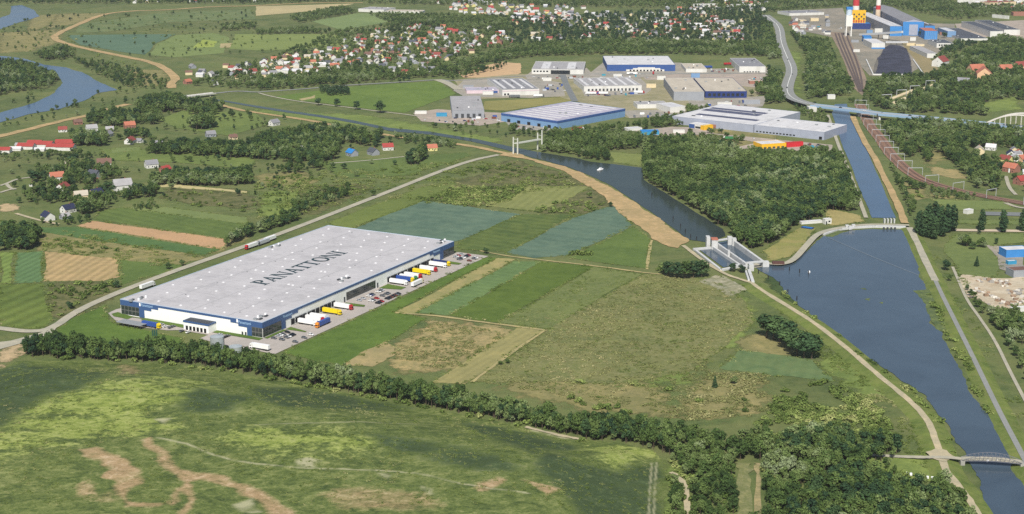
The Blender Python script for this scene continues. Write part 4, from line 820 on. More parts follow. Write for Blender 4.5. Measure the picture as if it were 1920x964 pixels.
hall('depot', 'yellow depot with pale roof beside a red one', (1428, 280), (1474, 277), (1432, 264), 6, 'yellow', 'white', feats=row('gate', 'f', 5, .05, .95, .02, .4, dgy)); hall('depot', 'red depot joined to the yellow one', (1475, 277), (1506, 275), (1478, 266), 6, 'red', 'brightred')
hall('swimming_hall', 'low building with bright blue roof among canal trees', (1202, 253), (1236, 253), (1201, 243), 4, 'teal', 'blue'); hall('shed', 'small pale-roofed shed beside the bright blue roof', (1178, 246), (1204, 244), (1182, 238), 3, 'white', 'pale')
hall('workshop', 'white and yellow workshop with blue corner', (1292, 240), (1318, 244), (1300, 228), 6, 'white', 'white', feats=[('blue_door', 'f', .0, .4, .1, .95, BW['blue'], .3), ('window', 'f', .45, .95, .2, .6, wgl)]); hall('workshop', 'small yellow workshop beside the grey solar-roofed factory', (1320, 245), (1337, 243), (1321, 234), 6, 'yellow', 'yellow')
hall('kiosk', 'small white transformer house beside the bridge ramp', (1552, 186), (1566, 186), (1553, 177), 6, 'white', 'white')
for k, (fl, fr, bk, h, wl_, rf, lb) in enumerate((((672, 22), (720, 24), (678, 12), 7, 'white', 'grey', 'long grey far shed beyond the pastures'), ((722, 26), (790, 27), (728, 18), 6, 'white', 'beige', 'long pale far shed beside the woods'), ((1795, 6), (1850, 8), (1798, 0), 10, 'white', 'pale', 'white block at the far right woods'), ((1855, 12), (1905, 10), (1860, 2), 9, 'cream', 'red', 'cream block with red roof at the far right'), ((1480, 30), (1545, 28), (1484, 20), 6, 'white', 'mid', 'long low shed behind the rail yard'), ((1500, 46), (1512, 46), (1501, 36), 9, 'cream', 'beige', 'small cream tower house beside the main road'), ((1520, 40), (1535, 40), (1522, 33), 7, 'cream', 'grey', 'small cream shed at the head of the rail yard'), ((1300, 14), (1345, 13), (1303, 8), 8, 'white', 'pale', 'pale long block on the far wooded ridge'), ((1370, 14), (1420, 14), (1373, 8), 7, 'white', 'pale', 'low white block on the far wooded ridge'),
                                                   ((1900, 30), (1925, 30), (1902, 22), 8, 'brick', 'rust', 'reddish block at the far right edge'), ((1860, 33), (1890, 36), (1862, 28), 7, 'white', 'white', 'low white shed behind the dark ash halls'))):
    hall('far_block', lb, fl, fr, bk, h, wl_, rf)
# depot at the right edge
hall('depot', 'white-roofed blue depot at the right edge by the quarry', (1886, 484), (1930, 482), (1882, 462), 7, 'sky', 'white'); hall('shed', 'dark brown-roofed shed below the blue depot', (1900, 521), (1935, 519), (1896, 500), 6, 'grey', 'brown'); hall('container', 'small teal container beside the blue depot', (1890, 497), (1906, 496), (1891, 488), 3.2, 'teal', 'white'); hall('shed', 'small white shed by the quarry trees', (1898, 588), (1930, 585), (1900, 578), 4, 'white', 'white')
hall('container', 'tilted white billboard house on the lawn by the poplars', (1814, 402), (1825, 400), (1815, 391), 4, 'white', 'white')
# lock keeper's houses
hall('gate_house', 'small white gate house beside the dam', (1547, 421), (1559, 420), (1547, 409), 5, 'white', 'pale', feats=[('door', 'f', .1, .3, 0, .6, dgy), ('window', 'f', .5, .8, .4, .7, wgl)]); hall('shed', 'long low pale shed beside the dam gate house', (1503, 421), (1542, 418), (1505, 414), 2.4, 'white', 'pale'); hall('boat_rack', 'blue upturned boat lying on the grass by the dam', (1502, 428), (1522, 431), (1500, 421), 1.2, 'deep', 'blue', cat='boat', dims=5)

# ------------------------------------------------------------------ power station
hall('turbine_hall', 'blue gabled power station hall with pale centre panel', (1692, 67), (1731, 67.2), (1655, 14), 28, 'lav', 'mid', gable=5, feats=[('blue_front', 'f', 0, 1, 0, .99, BW['sky'], .2), ('panel', 'f', .3, .72, .05, .8, BW['lav'], .4)], dims=330)
hall('boiler_hall', 'long blue power station hall with grey roof beside the gabled one', (1668, 68), (1691, 68), (1640, 20), 20, 'grey', 'pale', dims=300, sky=9, feats=[('blue_front', 'f', 0, 1, 0, 1, BW['sky'], .1), ('window', 'f', .1, .9, .3, .5, dgy)])
hall('boiler_hall', 'low dark-roofed power station hall behind the gabled one', (1733, 63), (1752, 63), (1690, 20), 16, 'grey', 'dark', dims=260, sky=9, feats=[('blue_front', 'f', 0, 1, 0, 1, BW['sky'], .1)])
hall('pump_house', 'plain blue block with rust-edged roof beside the power station', (1733, 74.4), (1757, 74.6), (1734, 52), 17, 'sky', 'rust', feats=row('rib', 'f', 6, .05, .95, 0, .92, BW['lightblue'], .3))
hall('pump_house', 'blue bunker below the power station conveyor', (1619, 80), (1634, 80.2), (1620, 66), 11, 'sky', 'blue'); hall('pump_house', 'light blue block at the foot of the ash halls', (1776, 70), (1792, 70), (1776, 52), 12, 'lightblue', 'pale')
hall('pump_house', 'blue annex at the foot of the yellow boiler house', (1598, 55), (1632, 55.3), (1600, 42), 12, 'deep', 'blue')
r = hall('boiler_house', 'yellow power station boiler house with dark grid of louvres', (1596, 54), (1622, 54), (1597, 19), 38, 'yellow', 'yellow')
ms = MB().box(0, 3.2, -.5, 0, 0, 3.2).mesh('louvre', dgy); mr = MB().box(0, 3.2, -.5, 0, 0, 3.2).mesh('louvre', BW['red'])
for i in range(5):
    for j in range(5):
        if (i + j) % 2 == 0 or j < 2: o = link('louvre', ms if j > 1 else mr, r); o.location = (3 + i * 5.2, -.02, 10 + j * 4.6)
st2 = bm_('silo white', (240, 238, 230)); q = P(1590, 68); r = empty('silo_tower', q, 0, 'white and blue silo tower on legs beside the yellow boiler house', 'tower')
for s in (-5, 5):
    for t_ in (-4, 4): MB().box(s - 1, s + 1, t_ - 1, t_ + 1, 0, 20).build('leg', st2, r)
MB().box(-6.5, 6.5, -5.5, 5.5, 20, 42).build('shaft', st2, r); MB().tube((0, 0), 42, 53, 6, 6, 20).build('drum', bm_('silo pale', (206, 222, 236)), r); MB().box(-6, 6, -5, 5, 53, 58).build('head', BW['sky'], r)
cr = flat_mat('chimney red', (196, 60, 62), .8, .08, .1); cw = flat_mat('chimney white', (238, 232, 222), .8, .06, .1); cc_ = flat_mat('chimney concrete', (222, 200, 172), .8, .08, .08)
def chimney(px, py, r0, r1, h, bands, lab):
    q = P(px, py); r = empty('chimney', q, 0, lab, 'chimney', 'power station chimneys'); z = 0; rad = lambda z: r0 + (r1 - r0) * z / h
    for z1, m in bands: MB().tube((0, 0), z, z1, rad(z), rad(z1), 28, cap=False).build('shaft', m, r); z = z1
    MB().tube((0, 0), h, h + 1, r1 + .3, r1 + .3, 28).build('rim', dgy, r)
chimney(1603, 50, 7.8, 5, 120, [(36, cc_), (44, cw), (58, cr), (72, cw), (86, cr), (102, cw), (120, cr)], 'red and white banded chimney rising behind the yellow boiler house'); chimney(1645, 46, 5.6, 4, 110, [(32, cc_), (41, cr), (54, cw), (68, cr), (84, cw), (110, cr)], 'slimmer red and white chimney beside the blue halls')
cm = flat_mat('conveyor', (206, 208, 210), .5, .08); r = empty('coal_conveyor', P(1612, 68), 0, 'long pale inclined coal conveyor climbing to the blue hall', 'conveyor'); a = P(1612, 68); b2 = P(1692, 60, 20)
m = MB(); m.bar((0, 0, 3), b2 - a, 4.2, 4.2); m.build('gallery', cm, r)
for k in (.2, .45, .7): p = (b2 - a) * k; MB().bar((p.x, p.y, 0), (p.x, p.y, p.z + 1), 1.4).build('trestle', dgy, r)
hall('coal_bunker', 'white bunker building at the head of the coal heap', (1634, 92), (1659, 92), (1635, 73), 11, 'white', 'white', feats=[('band', 'f', 0, 1, 0, .25, BW['sky'], .3)])
cs = empty('coal_conveyor', P(1660, 85), 0, 'low pale conveyor running behind the coal heap', 'conveyor'); MB().bar((0, 0, 6), P(1702, 85) - P(1660, 85) + Vector((0, 0, 6)), 3, 3).build('gallery', cm, cs)
for k in range(5): p = (P(1702, 85) - P(1660, 85)) * (k / 4); MB().bar(p, p + Vector((0, 0, 5)), .8).build('trestle', dgy, cs)
# coal heap: a real heap
cp = [tuple(p[:2]) for p in PW([(1637, 139), (1712, 139), (1709, 112), (1701, 91), (1690, 86), (1668, 84), (1656, 90), (1650, 103), (1643, 110), (1641, 124)])]
gx = np.linspace(min(p[0] for p in cp), max(p[0] for p in cp), 60); gyy = np.linspace(min(p[1] for p in cp), max(p[1] for p in cp), 130); Xc, Yc = np.meshgrid(gx, gyy); Sc = sdist(Xc, Yc, cp)
Zc = np.where(Sc > 0, .5 + 2.4 * sstep(0, 34, Sc) * (0.2 + 1.3 * fbm(Xc / 16, Yc / 45, 5, 4)), .2); V = np.stack([Xc, Yc, Zc], -1).reshape(-1, 3).tolist(); Fc = []
for j in range(129):
    for i in range(59):
        if Sc[j, i] > 0 and Sc[j + 1, i] > 0 and Sc[j, i + 1] > 0 and Sc[j + 1, i + 1] > 0: Fc.append((j * 60 + i, j * 60 + i + 1, (j + 1) * 60 + i + 1, (j + 1) * 60 + i))
me = bpy.data.meshes.new('coal_heap'); me.from_pydata(V, [], Fc); me.materials.append(flat_mat('coal', (60, 62, 76), .9, .5, .035)); me.shade_smooth(); link('coal_heap', me, None, 'large black coal heap behind a pale retaining wall', 'coal heap'); EXCL.append((cp, 4))
sheet('yard', [(1636, 136), (1642, 118), (1652, 106), (1658, 118), (1662, 132), (1650, 138)], ground_mat('coal dust', (120, 116, 108), .25), .52, 2); cw2 = MB(); [cw2.bar(P(x0_, y0_, 1.2), P(x1_, y1_, 1.2), 1.6, 2.4) for x0_, y0_, x1_, y1_ in ((1637, 140, 1704, 140), (1624, 112, 1637, 140), (1712, 112, 1732, 140))]; cw2.build('retaining_wall', BW['white'], None, label='low white retaining wall round the coal heap', cat='wall')
# ash halls to the right
for k, (fl, fr, bk) in enumerate((((1800, 76), (1852, 76), (1780, 40)), ((1856, 70), (1880, 70), (1830, 40)), ((1882, 66), (1912, 66), (1862, 40)))):
    hall('ash_hall', ['wide dark grey flat hall with white rim behind the wood', 'dark grey hall with white sheet end, middle of the three', 'dark grey hall with white sheet end at the right edge'][k], fl, fr, bk, [4, 12, 11][k], 'white', 'dark', dims=200)
hall('office_block', 'dark-roofed white office with row of windows behind the red-roofed house', (1756, 90), (1787, 90), (1757, 74), 9, 'white', 'dark', feats=row('window', 'f', 6, .1, .95, .4, .75, wgl)); hall('office_block', 'grey-roofed white workshop next to the red-roofed house', (1738, 109), (1757, 109), (1733, 86), 8, 'white', 'grey')
for k, (x0_, x1_, y_, yb, h, wc_, rc_, lb) in enumerate(((1706, 1717, 77, 70, 7, 'white', 'beige', 'small white pump room before the gabled blue hall'), (1700, 1716, 86, 81, 5, 'cream', 'beige', 'low cream shed behind the coal heap'), (1717, 1733, 87, 82, 4, 'cream', 'grey', 'long cream store right of the coal heap'), (1596, 1610, 80, 76, 5, 'grey', 'mid', 'grey rail shed beside the sidings'), (1600, 1612, 98, 93, 5, 'white', 'mid', 'white rail shed halfway down the sidings'), (1640, 1656, 62, 55, 9, 'white', 'pale', 'white block at the foot of the slim chimney'), (1625, 1636, 64, 57, 8, 'lightblue', 'mid', 'pale blue block left of the slim chimney'), (1762, 1774, 66, 60, 6, 'brick', 'rust', 'brick store behind the plain blue block'), (1548, 1556, 50, 45, 8, 'grey', 'dark', 'dark signal house at the head of the sidings'), (1655, 1668, 73, 67, 7, 'white', 'grey', 'white store below the conveyor'))):
    hall('plant_store', lb, (x0_, y_), (x1_, y_), (x0_, yb), h, wc_, rc_)
# ------------------------------------------------------------------ houses
HM = {}
WCOL = {'white': BW['white'], 'cream': BW['cream'], 'grey': BW['grey'], 'yellow': bm_('pale yellow', (232, 220, 150)), 'peach': BW['peach'], 'brick': BW['brick']}
def house_mesh(wd, dp, h, rg, wc, rc):
    k = (wd, dp, h, rg, wc, rc)
    if k in HM: return HM[k]
    m = MB(); m.prism([(-wd / 2, -dp / 2), (wd / 2, -dp / 2), (wd / 2, dp / 2), (-wd / 2, dp / 2)], 0, h)
    m.face([(-wd / 2, -dp / 2, h), (-wd / 2, 0, h + rg), (-wd / 2, dp / 2, h)]); m.face([(wd / 2, -dp / 2, h), (wd / 2, dp / 2, h), (wd / 2, 0, h + rg)])
    r = MB(); o = .5; z = h - o * rg / (dp / 2) + .12
    for s in (-1, 1):
        A = [(-wd / 2 - o, s * (dp / 2 + o), z), (wd / 2 + o, s * (dp / 2 + o), z), (wd / 2 + o, 0, h + rg + .15), (-wd / 2 - o, 0, h + rg + .15)]
        r.face(A if s < 0 else A[::-1]); B = [(x, y, zz - .22) for x, y, zz in A]; r.face([A[0], B[0], B[1], A[1]]); r.face([A[1], B[1], B[2], A[2]]); r.face([A[3], B[3], B[0], A[0]])
    ch = MB().box(wd * .15, wd * .15 + .8, -.1, .7, h + rg * .5, h + rg + 1.1)
    HM[k] = (m.mesh('wall', WCOL[wc]), r.mesh('roof', RF[rc]), ch.mesh('chimney_stack', BW['brick'])); return HM[k]
win = MB().box(-.55, .55, -.06, 0, 0, 1.3).mesh('window', wgl); dor = MB().box(-.5, .5, -.07, 0, 0, 2.1).mesh('door', dgy)
def house(px, py, wc, rc, lab, size=1.0, rz=0.0, detail=True, group=None, dims=None):
    wd, dp, h, rg = dims or (12, 9, 4.2, 3.6)
    wd, dp, h, rg = [round(v * size, 1) for v in (wd, dp, h, rg)]; a = house_mesh(wd, dp, h, rg, wc, rc); q = P(px, py)
    e = empty('house', q, rz, lab, 'house', group); wo = link('wall', a[0], e); ro = link('roof', a[1], e)
    if detail:
        link('chimney_stack', a[2], ro)
        for s, y, rr in ((1, -dp / 2, 0),):
            for i in range(3):
                o = link('window', win, wo); o.location = (-wd / 3 + i * wd / 3, y - .005, 1.2)
            o = link('door', dor, wo); o.location = (wd / 6, y - .005, .1)
        for z in (1.2, h - .2): o = link('window', win, wo); o.location = (-wd / 2 - .005, .2, z); o.rotation_euler = (0, 0, -math.pi / 2)
    EXCL.append(([(q.x - wd * .55, q.y - dp * (.8 if detail else 1.5)), (q.x + wd * .55, q.y - dp * (.8 if detail else 1.5)), (q.x + wd * .6, q.y + dp * .6), (q.x - wd * .6, q.y + dp * .6)], 2)); return e
HS = [(395, 143, 'white', 'grey', 'white house with grey roof standing right of the river-bank road bend', 1.1), (377, 140, 'white', 'dark', 'white house with dark roof behind the road bridge', 1), (352, 157, 'brick', 'rust', 'orange house beside the end of the sandy flood bank', 1), (402, 159, 'white', 'dark', 'white house with dark roof below the road bridge lane', 1), (467, 127, 'white', 'dark', 'dark-roofed white house left of the village lane', 1), (474, 138, 'white', 'red', 'white house with red roof above the village lane', 1.1), (436, 130, 'brick', 'red', 'narrow red house at the start of the village', .9), (361, 128, 'grey', 'mid', 'grey house half hidden at the start of the village', 1),
      (118, 247, 'white', 'red', 'white gabled house with dark red roof below the flood bank', 1.1), (146, 233, 'brick', 'brown', 'brown-roofed house under trees beside the flood bank', 1.1), (172, 246, 'white', 'grey', 'big white house with grey roof among trees below the flood bank', 1.4), (203, 256, 'white', 'mid', 'tall white house with grey roof right of the dense trees', 1.2), (206, 246, 'grey', 'grey', 'grey house behind the tall white one', 1), (243, 240, 'brick', 'rust', 'house with bright orange hip roof behind the farm trees', 1.4), (244, 269, 'white', 'red', 'long white house with red roof end on the green', 1.3), (262, 267, 'white', 'mid', 'small white gabled house beside the long one', .8), (296, 275, 'white', 'mid', 'house with big grey roof before the tree row', 1.2), (395, 256, 'grey', 'mid', 'grey-roofed house deep in the tree row', 1.2), (437, 261, 'cream', 'brown', 'cream house with brown roof at the end of the tree row', 1.0),
      (196, 313, 'white', 'brown', 'white villa with dark brown roof on the open green', 1.6), (124, 310, 'cream', 'beige', 'small cream cottage beside tall trees', .8), (284, 314, 'white', 'mid', 'white gabled house with dark grey roof before the pine row', 1.4), (310, 322, 'brick', 'brightred', 'house with bright red roof in front of the pine row', 1.1), (107, 338, 'white', 'rust', 'white house with orange-red roof in the farm hamlet', 1.5), (118, 358, 'white', 'red', 'white house with hipped dark red roof in the middle of the hamlet', 1.4), (177, 332, 'grey', 'dark', 'dark grey house behind the hamlet orchard', 1.3), (178, 340, 'brick', 'rust', 'small orange shed in the hamlet orchard', .6), (230, 356, 'white', 'grey', 'long white farmhouse with light grey roof at the hamlet edge', 1.9), (152, 373, 'cream', 'beige', 'cream gabled house in the middle of the hamlet', 1.4), (180, 368, 'cream', 'navy', 'cream house with dark blue roof next to the cream gable', 1.3), (128, 398, 'white', 'navy', 'white gabled house with steep dark blue roof at the hamlet front', 1.3), (90, 412, 'white', 'navy', 'white house with low dark blue roof nearest the furrowed field', 1.3), (122, 410, 'grey', 'grey', 'pale grey shed beside the front gabled house', .9), (60, 349, 'white', 'white', 'tiny white shed under the hamlet trees', .5),
      (514, 235, 'white', 'mid', 'white house with grey roof standing alone by the sandy dike', 1.3), (660, 292, 'grey', 'blue', 'house with bright blue roof by the farmyard', 1.3), (727, 281, 'white', 'brightred', 'white house with bright red roof by the farmyard', 1.3), (810, 282, 'yellow', 'rust', 'pale yellow house with orange-red roof next to the canal', 1.2), (573, 285, 'grey', 'grey', 'grey-roofed house in the wood below the dike', 1.2), (700, 290, 'grey', 'dark', 'low dark barn between blue and red roofs', 1.3),
      (1844, 148, 'peach', 'rust', 'large peach house with orange roof above the railway platform', 2.6), (1830, 139, 'peach', 'rust', 'peach house behind the largest peach one', 2.2), (1884, 137, 'peach', 'rust', 'peach house with red roof in the far right wood', 1.9), (1914, 131, 'peach', 'red', 'peach house at the right edge of the far wood', 1.9), (1763, 124, 'white', 'red', 'white building with wide red roof by the coal yard', 2.3), (1806, 160, 'grey', 'mid', 'ruined grey house by the railway platform', 1.6),
      (1858, 281, 'white', 'white', 'white gabled house highest in the right-edge hamlet', 1.2), (1836, 288, 'cream', 'beige', 'cream flat house left in the right-edge hamlet', 1.5), (1895, 294, 'white', 'navy', 'white house with dark roof in the right-edge hamlet', 1.3), (1886, 305, 'yellow', 'red', 'pale yellow house with dark red roof in the right-edge hamlet', 1.4), (1896, 322, 'brick', 'rust', 'brick house in the middle of the right-edge hamlet', 1.6), (1917, 302, 'peach', 'rust', 'peach house cut by the right edge', 1.2), (1915, 345, 'brick', 'brightred', 'house with bright red roof lowest in the right-edge hamlet', 1.5)]
for k, hh in enumerate(HS): house(hh[0], hh[1], hh[2], hh[3], hh[4], hh[5] * (.8 if hh[1] > 200 else .95), R.choice([-.5, .25, .9, -.9, 1.35, .5]))
# red-roofed nursery sheds at the left edge
for k, (x, y, s) in enumerate(((6, 286, 1.4), (30, 282, 1.0), (50, 279, 1.5), (66, 272, 1.3), (84, 276, 1.6), (102, 279, 1.3), (122, 273, 1.6), (124, 281, 1.6), (75, 283, .9), (40, 275, 1.0))):
    house(x, y, 'white', ['brightred', 'white', 'brightred', 'brightred', 'brightred', 'brightred', 'brightred', 'brightred', 'white', 'grey'][k], 'low nursery shed in the red-roofed row at the left edge' if k not in (1, 8, 9) else 'pale-roofed nursery shed in the row at the left edge', s, R.uniform(-.1, .1), False, 'nursery sheds in a red row', (13, 8, 2.8, 2.0))
# the villages
VIL = [([(490, 118), (560, 102), (600, 100), (640, 122), (600, 138), (560, 140), (490, 150)], 34, 'village end beside the road belt'), ([(620, 100), (660, 70), (760, 52), (860, 58), (960, 64), (960, 84), (880, 100), (810, 120), (800, 138), (760, 142), (700, 124), (640, 124)], 96, 'middle of the far village'),
       ([(840, 8), (960, 0), (960, 30), (880, 28)], 24, 'hamlet in the woods behind the village'), ([(960, 22), (1090, 18), (1095, 40), (1170, 40), (1165, 62), (1120, 62), (1080, 48), (960, 40)], 40, 'scattered village in the northern wood'), ([(1170, 52), (1250, 36), (1272, 44), (1190, 76)], 14, 'row along the forest clearing'), ([(1300, 44), (1390, 44), (1392, 78), (1310, 76)], 24, 'small estate in the northern forest'), ([(985, 62), (1045, 66), (1110, 62), (1110, 76), (990, 78)], 10, 'lonely row before the forest edge'), ([(1280, 6), (1430, 4), (1430, 16), (1290, 20)], 12, 'ridge houses at the top of the picture'),
       ([(190, 0), (300, -2), (300, 6), (200, 7)], 5, 'far houses beyond the flood bank'), ([(1480, 46), (1530, 44), (1530, 62), (1484, 66)], 7, 'houses between main road and rail yard'), ([(1790, -2), (1925, -4), (1925, 14), (1800, 12)], 18, 'blocks of the far town')]
DIMS = [(11, 9, 4.0, 3.4), (12, 10, 5.0, 3.6), (14, 9, 3.6, 3.2), (10, 9, 5.6, 3.0)]
for pl, cnt, txt in VIL:
    pw = [tuple(p[:2]) for p in PW(pl)]; xs_ = [p[0] for p in pw]; ys_ = [p[1] for p in pw]; done = []; tries = 0
    ang = R.uniform(-.4, .4)
    while len(done) < cnt and tries < 6000:
        tries += 1; x = R.uniform(min(xs_), max(xs_)); y = R.uniform(min(ys_), max(ys_))
        if not inpoly(np.array([x]), np.array([y]), pw)[0] or any((x - a) ** 2 + ((y - b_) * .8) ** 2 < 17 ** 2 for a, b_ in done): continue
        done.append((x, y)); wc = R.choice(['white', 'white', 'white', 'cream', 'white', 'yellow', 'brick']); rc = R.choice(['red', 'rust', 'dark', 'mid', 'brown', 'grey', 'white', 'pale', 'brightred', 'mid', 'beige'])
        ppx = proj((x, y, 0)); cn = {'rust': 'orange', 'brightred': 'bright red', 'mid': 'grey'}.get(rc, rc)
        house(ppx[0], ppx[1], wc, rc, f'{wc} house with {cn} roof in the {txt}', R.choice([.85, .95, 1.1]), ang + R.choice([0, math.pi / 2]), False, 'houses in the ' + txt, R.choice(DIMS))

# ------------------------------------------------------------------ bridges
bl = flat_mat('bridge blue', (150, 178, 204), .5, .06, .1); bc = flat_mat('bridge concrete', (214, 212, 204), .7, .08, .2); bs_ = flat_mat('bridge steel', (118, 120, 128), .5, .12, .5)
r = empty('road_bridge', P(1524, 198, 0), 0, 'long pale blue road bridge crossing the straight canal', 'bridge'); o0 = r.location.copy()
dk = [P(x, y, 8.0) for x, y in ((1524, 197), (1560, 201), (1600, 206), (1650, 213), (1740, 221), (1830, 230), (1930, 240), (2010, 248))]
for k in range(len(dk) - 1):
    a, b2 = dk[k] - o0, dk[k + 1] - o0; MB().bar(a, b2, 15, .9).build('deck', ground_mat('bridge asphalt', (172, 178, 182), .06), r); dd = (b2 - a).normalized(); s = Vector((-dd.y, dd.x, 0)) * 7.4
    for sg in (-1, 1): MB().bar(a + s * sg + Vector((0, 0, -.4)), b2 + s * sg + Vector((0, 0, -.4)), .5, 3.0).build('parapet', bl, r)
for x, y in ((1610, 207), (1648, 213), (1742, 221.5), (1795, 227), (1835, 231)):
    p = P(x, y, 8) - o0; MB().box(p.x - 1.2, p.x + 1.2, p.y - 6, p.y + 6, -o0.z, 7.3).build('pier', bc, r)
p = P(1527, 199, 8) - o0; MB().box(p.x - 9, p.x + 2, p.y - 8.5, p.y + 8.5, 0, 7.3).build('abutment', bc, r)
def arch(r, a, b, rise, w_, mat, n=22, name='arch'):
    m = MB(); pr = None
    for k in range(n + 1):
        t_ = k / n; p = a.lerp(b, t_) + Vector((0, 0, 4 * rise * t_ * (1 - t_)))
        if pr is not None: m.bar(pr, p, w_, w_)
        pr = p
    m.build(name, mat, r)
r = empty('arch_bridge', P(1850, 235, 0), 0, 'white twin-arched road bridge at the right edge', 'bridge'); o0 = r.location.copy(); a = P(1850, 231, 8) - o0; b2 = P(1990, 245, 8) - o0; dd = (b2 - a).normalized(); s = Vector((-dd.y, dd.x, 0)) * 9
for sg in (-1, 1):
    arch(r, a + s * sg, b2 + s * sg, 16, 1.6, cw)
    for k in range(1, 14): t_ = k / 14; p = (a + s * sg).lerp(b2 + s * sg, t_); MB().bar(p, p + Vector((0, 0, 64 * t_ * (1 - t_))), .35).build('hanger', cw, r)
for k in range(9): p = a.lerp(b2, .1 + k * .1); MB().box(p.x - 3.2, p.x + 3.2, p.y - 9.6, p.y - 9.1, p.z - 4.5, p.z - 1.6).build('girder_panel', BW['deep'], r)
r = empty('village_bridge', P(340, 188, 0), 0, 'short pale road bridge over the narrow canal', 'bridge'); o0 = r.location.copy(); a = P(336, 183, 3.5) - o0; b2 = P(402, 175, 3.5) - o0; MB().bar(a, b2, 9, 1.2).build('deck', bc, r); dd = (b2 - a).normalized(); s = Vector((-dd.y, dd.x, 0)) * 4.6
for sg in (-1, 1): MB().bar(a + s * sg + Vector((0, 0, .9)), b2 + s * sg + Vector((0, 0, .9)), .3, 1.1).build('parapet', bc, r)
for t_ in (.12, .5, .88): p = a.lerp(b2, t_); MB().box(p.x - 1, p.x + 1, p.y - 4, p.y + 4, -.2, p.z - .55).build('pier', bc, r)
# pipe bridge with paired masts
r = empty('pipe_bridge', P(966, 288, 0), 0, 'slender white pipe bridge hung between paired masts over the canal', 'bridge'); o0 = r.location.copy()
mm = flat_mat('mast', (206, 208, 196), .6, .08)
ends = [((962.5, 289, 257), (970.5, 290, 259)), ((1008, 281, 249), (1016, 282, 244))]; tops = []
for pr in ends:
    for x, yb, yt in pr:
        p = P(x, yb) - o0; d_ = proj(P(x, yb))[2]; hh = (yb - yt) * d_ / F / math.cos(.15); MB().tube((p.x, p.y), 0, hh, 1.0, .8, 10).build('mast', mm, r)
A = P(967, 289.5) - o0; B = P(1012, 281.5) - o0; MB().bar(A + Vector((0, 0, 13)), B + Vector((0, 0, 13)), 2.6, 1.6).build('pipe_deck', mm, r)
for pr in ends:
    p0 = P(pr[0][0], pr[0][1]) - o0; p1 = P(pr[1][0], pr[1][1]) - o0; MB().bar(p0 + Vector((0, 0, 13)), p1 + Vector((0, 0, 13)), .8).build('cross_beam', mm, r); MB().bar(p0 + Vector((0, 0, 18)), p1 + Vector((0, 0, 18)), .5).build('cross_beam', mm, r)
# trussed footbridge in the lower right
cn0 = flat_mat('old concrete', (164, 162, 154), .8, .15, .4); r = empty('truss_bridge', P(1803, 866, 0), 0, 'low arched steel truss bridge over the basin in the lower right', 'bridge'); o0 = r.location.copy(); a = P(1803, 860, 3) - o0; b2 = P(1915, 866, 3) - o0; dd = (b2 - a).normalized(); s = Vector((-dd.y, dd.x, 0)) * 2.6
m = MB(); nseg = 12
for k in range(nseg): t0, t1 = k / nseg, (k + 1) / nseg; p = a.lerp(b2, t0) + Vector((0, 0, 3.2 * t0 * (1 - t0))); q2 = a.lerp(b2, t1) + Vector((0, 0, 3.2 * t1 * (1 - t1))); MB().bar(p, q2, 5.0, .35).build('deck', CG, r)
for sg in (-1, 1):
    arch(r, a + s * sg, b2 + s * sg, 3.6, .22, bs_, name='top_chord'); arch(r, a + s * sg + Vector((0, 0, -.5)), b2 + s * sg + Vector((0, 0, -.5)), .8, .32, bs_, name='bottom_chord')
    for k in range(1, 14):
        t_ = k / 14; p = (a + s * sg).lerp(b2 + s * sg, t_); e = 4 * t_ * (1 - t_); MB().bar(p + Vector((0, 0, -.5 + .8 * e)), p + Vector((0, 0, 3.6 * e)), .2).build('post', bs_, r)
        t2 = (k + 1) / 14; e2 = 4 * t2 * (1 - t2); q2 = (a + s * sg).lerp(b2 + s * sg, t2); MB().bar(p + Vector((0, 0, 3.6 * e)), q2 + Vector((0, 0, -.5 + .8 * e2)), .14).build('diagonal', bs_, r)
for p in (a, b2): MB().box(p.x - 1.2, p.x + 1.2, p.y - 3.0, p.y + 3.0, 0, 2.7).build('abutment', cn0, r)
# two white signs hung on its side
for x in (1851, 1868): q2 = P(x, 864, 3.2) - o0; MB().box(q2.x - .5, q2.x + .5, q2.y - .9, q2.y - .7, q2.z - .3, q2.z + .9).build('sign', wt, r)

# ------------------------------------------------------------------ lock and dam
cn = flat_mat('lock concrete', (204, 205, 203), .8, .12, .3, dirt=(158, 156, 150)); r = empty('canal_lock', P(1360, 480, 0), 0, 'white concrete ship lock between upper canal and basin', 'lock'); o0 = r.location.copy()
LZ = 5.0
def wall_(p, q, w_, z=LZ, nm='lock_wall', mt=cn): a, b2 = P(*p, z) - o0, P(*q, z) - o0; MB().bar(a + Vector((0, 0, -z / 2 + .1)), b2 + Vector((0, 0, -z / 2 + .1)), w_, z).build(nm, mt, r)
wall_((1374, 449), (1433, 491), 2.2); wall_((1341, 453), (1400, 494), 1.8); wall_((1337, 462), (1389, 497), 1.8, 3.0); wall_((1304, 468), (1352, 505), 2.0, 1.6, 'quay'); wall_((1300, 466), (1336, 463), 2.5, 2.0, 'quay'); wall_((1352, 505), (1392, 497), 3, 1.6, 'quay')
def tower(px, py, sx, sy, h, mt=cn, roof=None):
    p = P(px, py) - o0; MB().box(p.x - sx, p.x + sx, p.y - sy, p.y + sy, 0, h).build('gate_tower', mt, r)
    if roof: MB().box(p.x - sx - .3, p.x + sx + .3, p.y - sy - .3, p.y + sy + .3, h, h + .7).build('tower_roof', roof, r)
tower(1327, 464, 1.6, 4, 10); tower(1339, 467, 2.6, 4, 9, cn, RF['rust']); tower(1368, 459, 2.0, 3, 7.5); tower(1376, 461, 1.8, 3, 7.0); tower(1365.5, 486, 1.0, 2.0, 8); tower(1436, 500, 2.2, 3, 4.6); tower(1408, 507, 2.0, 3, 5.5)
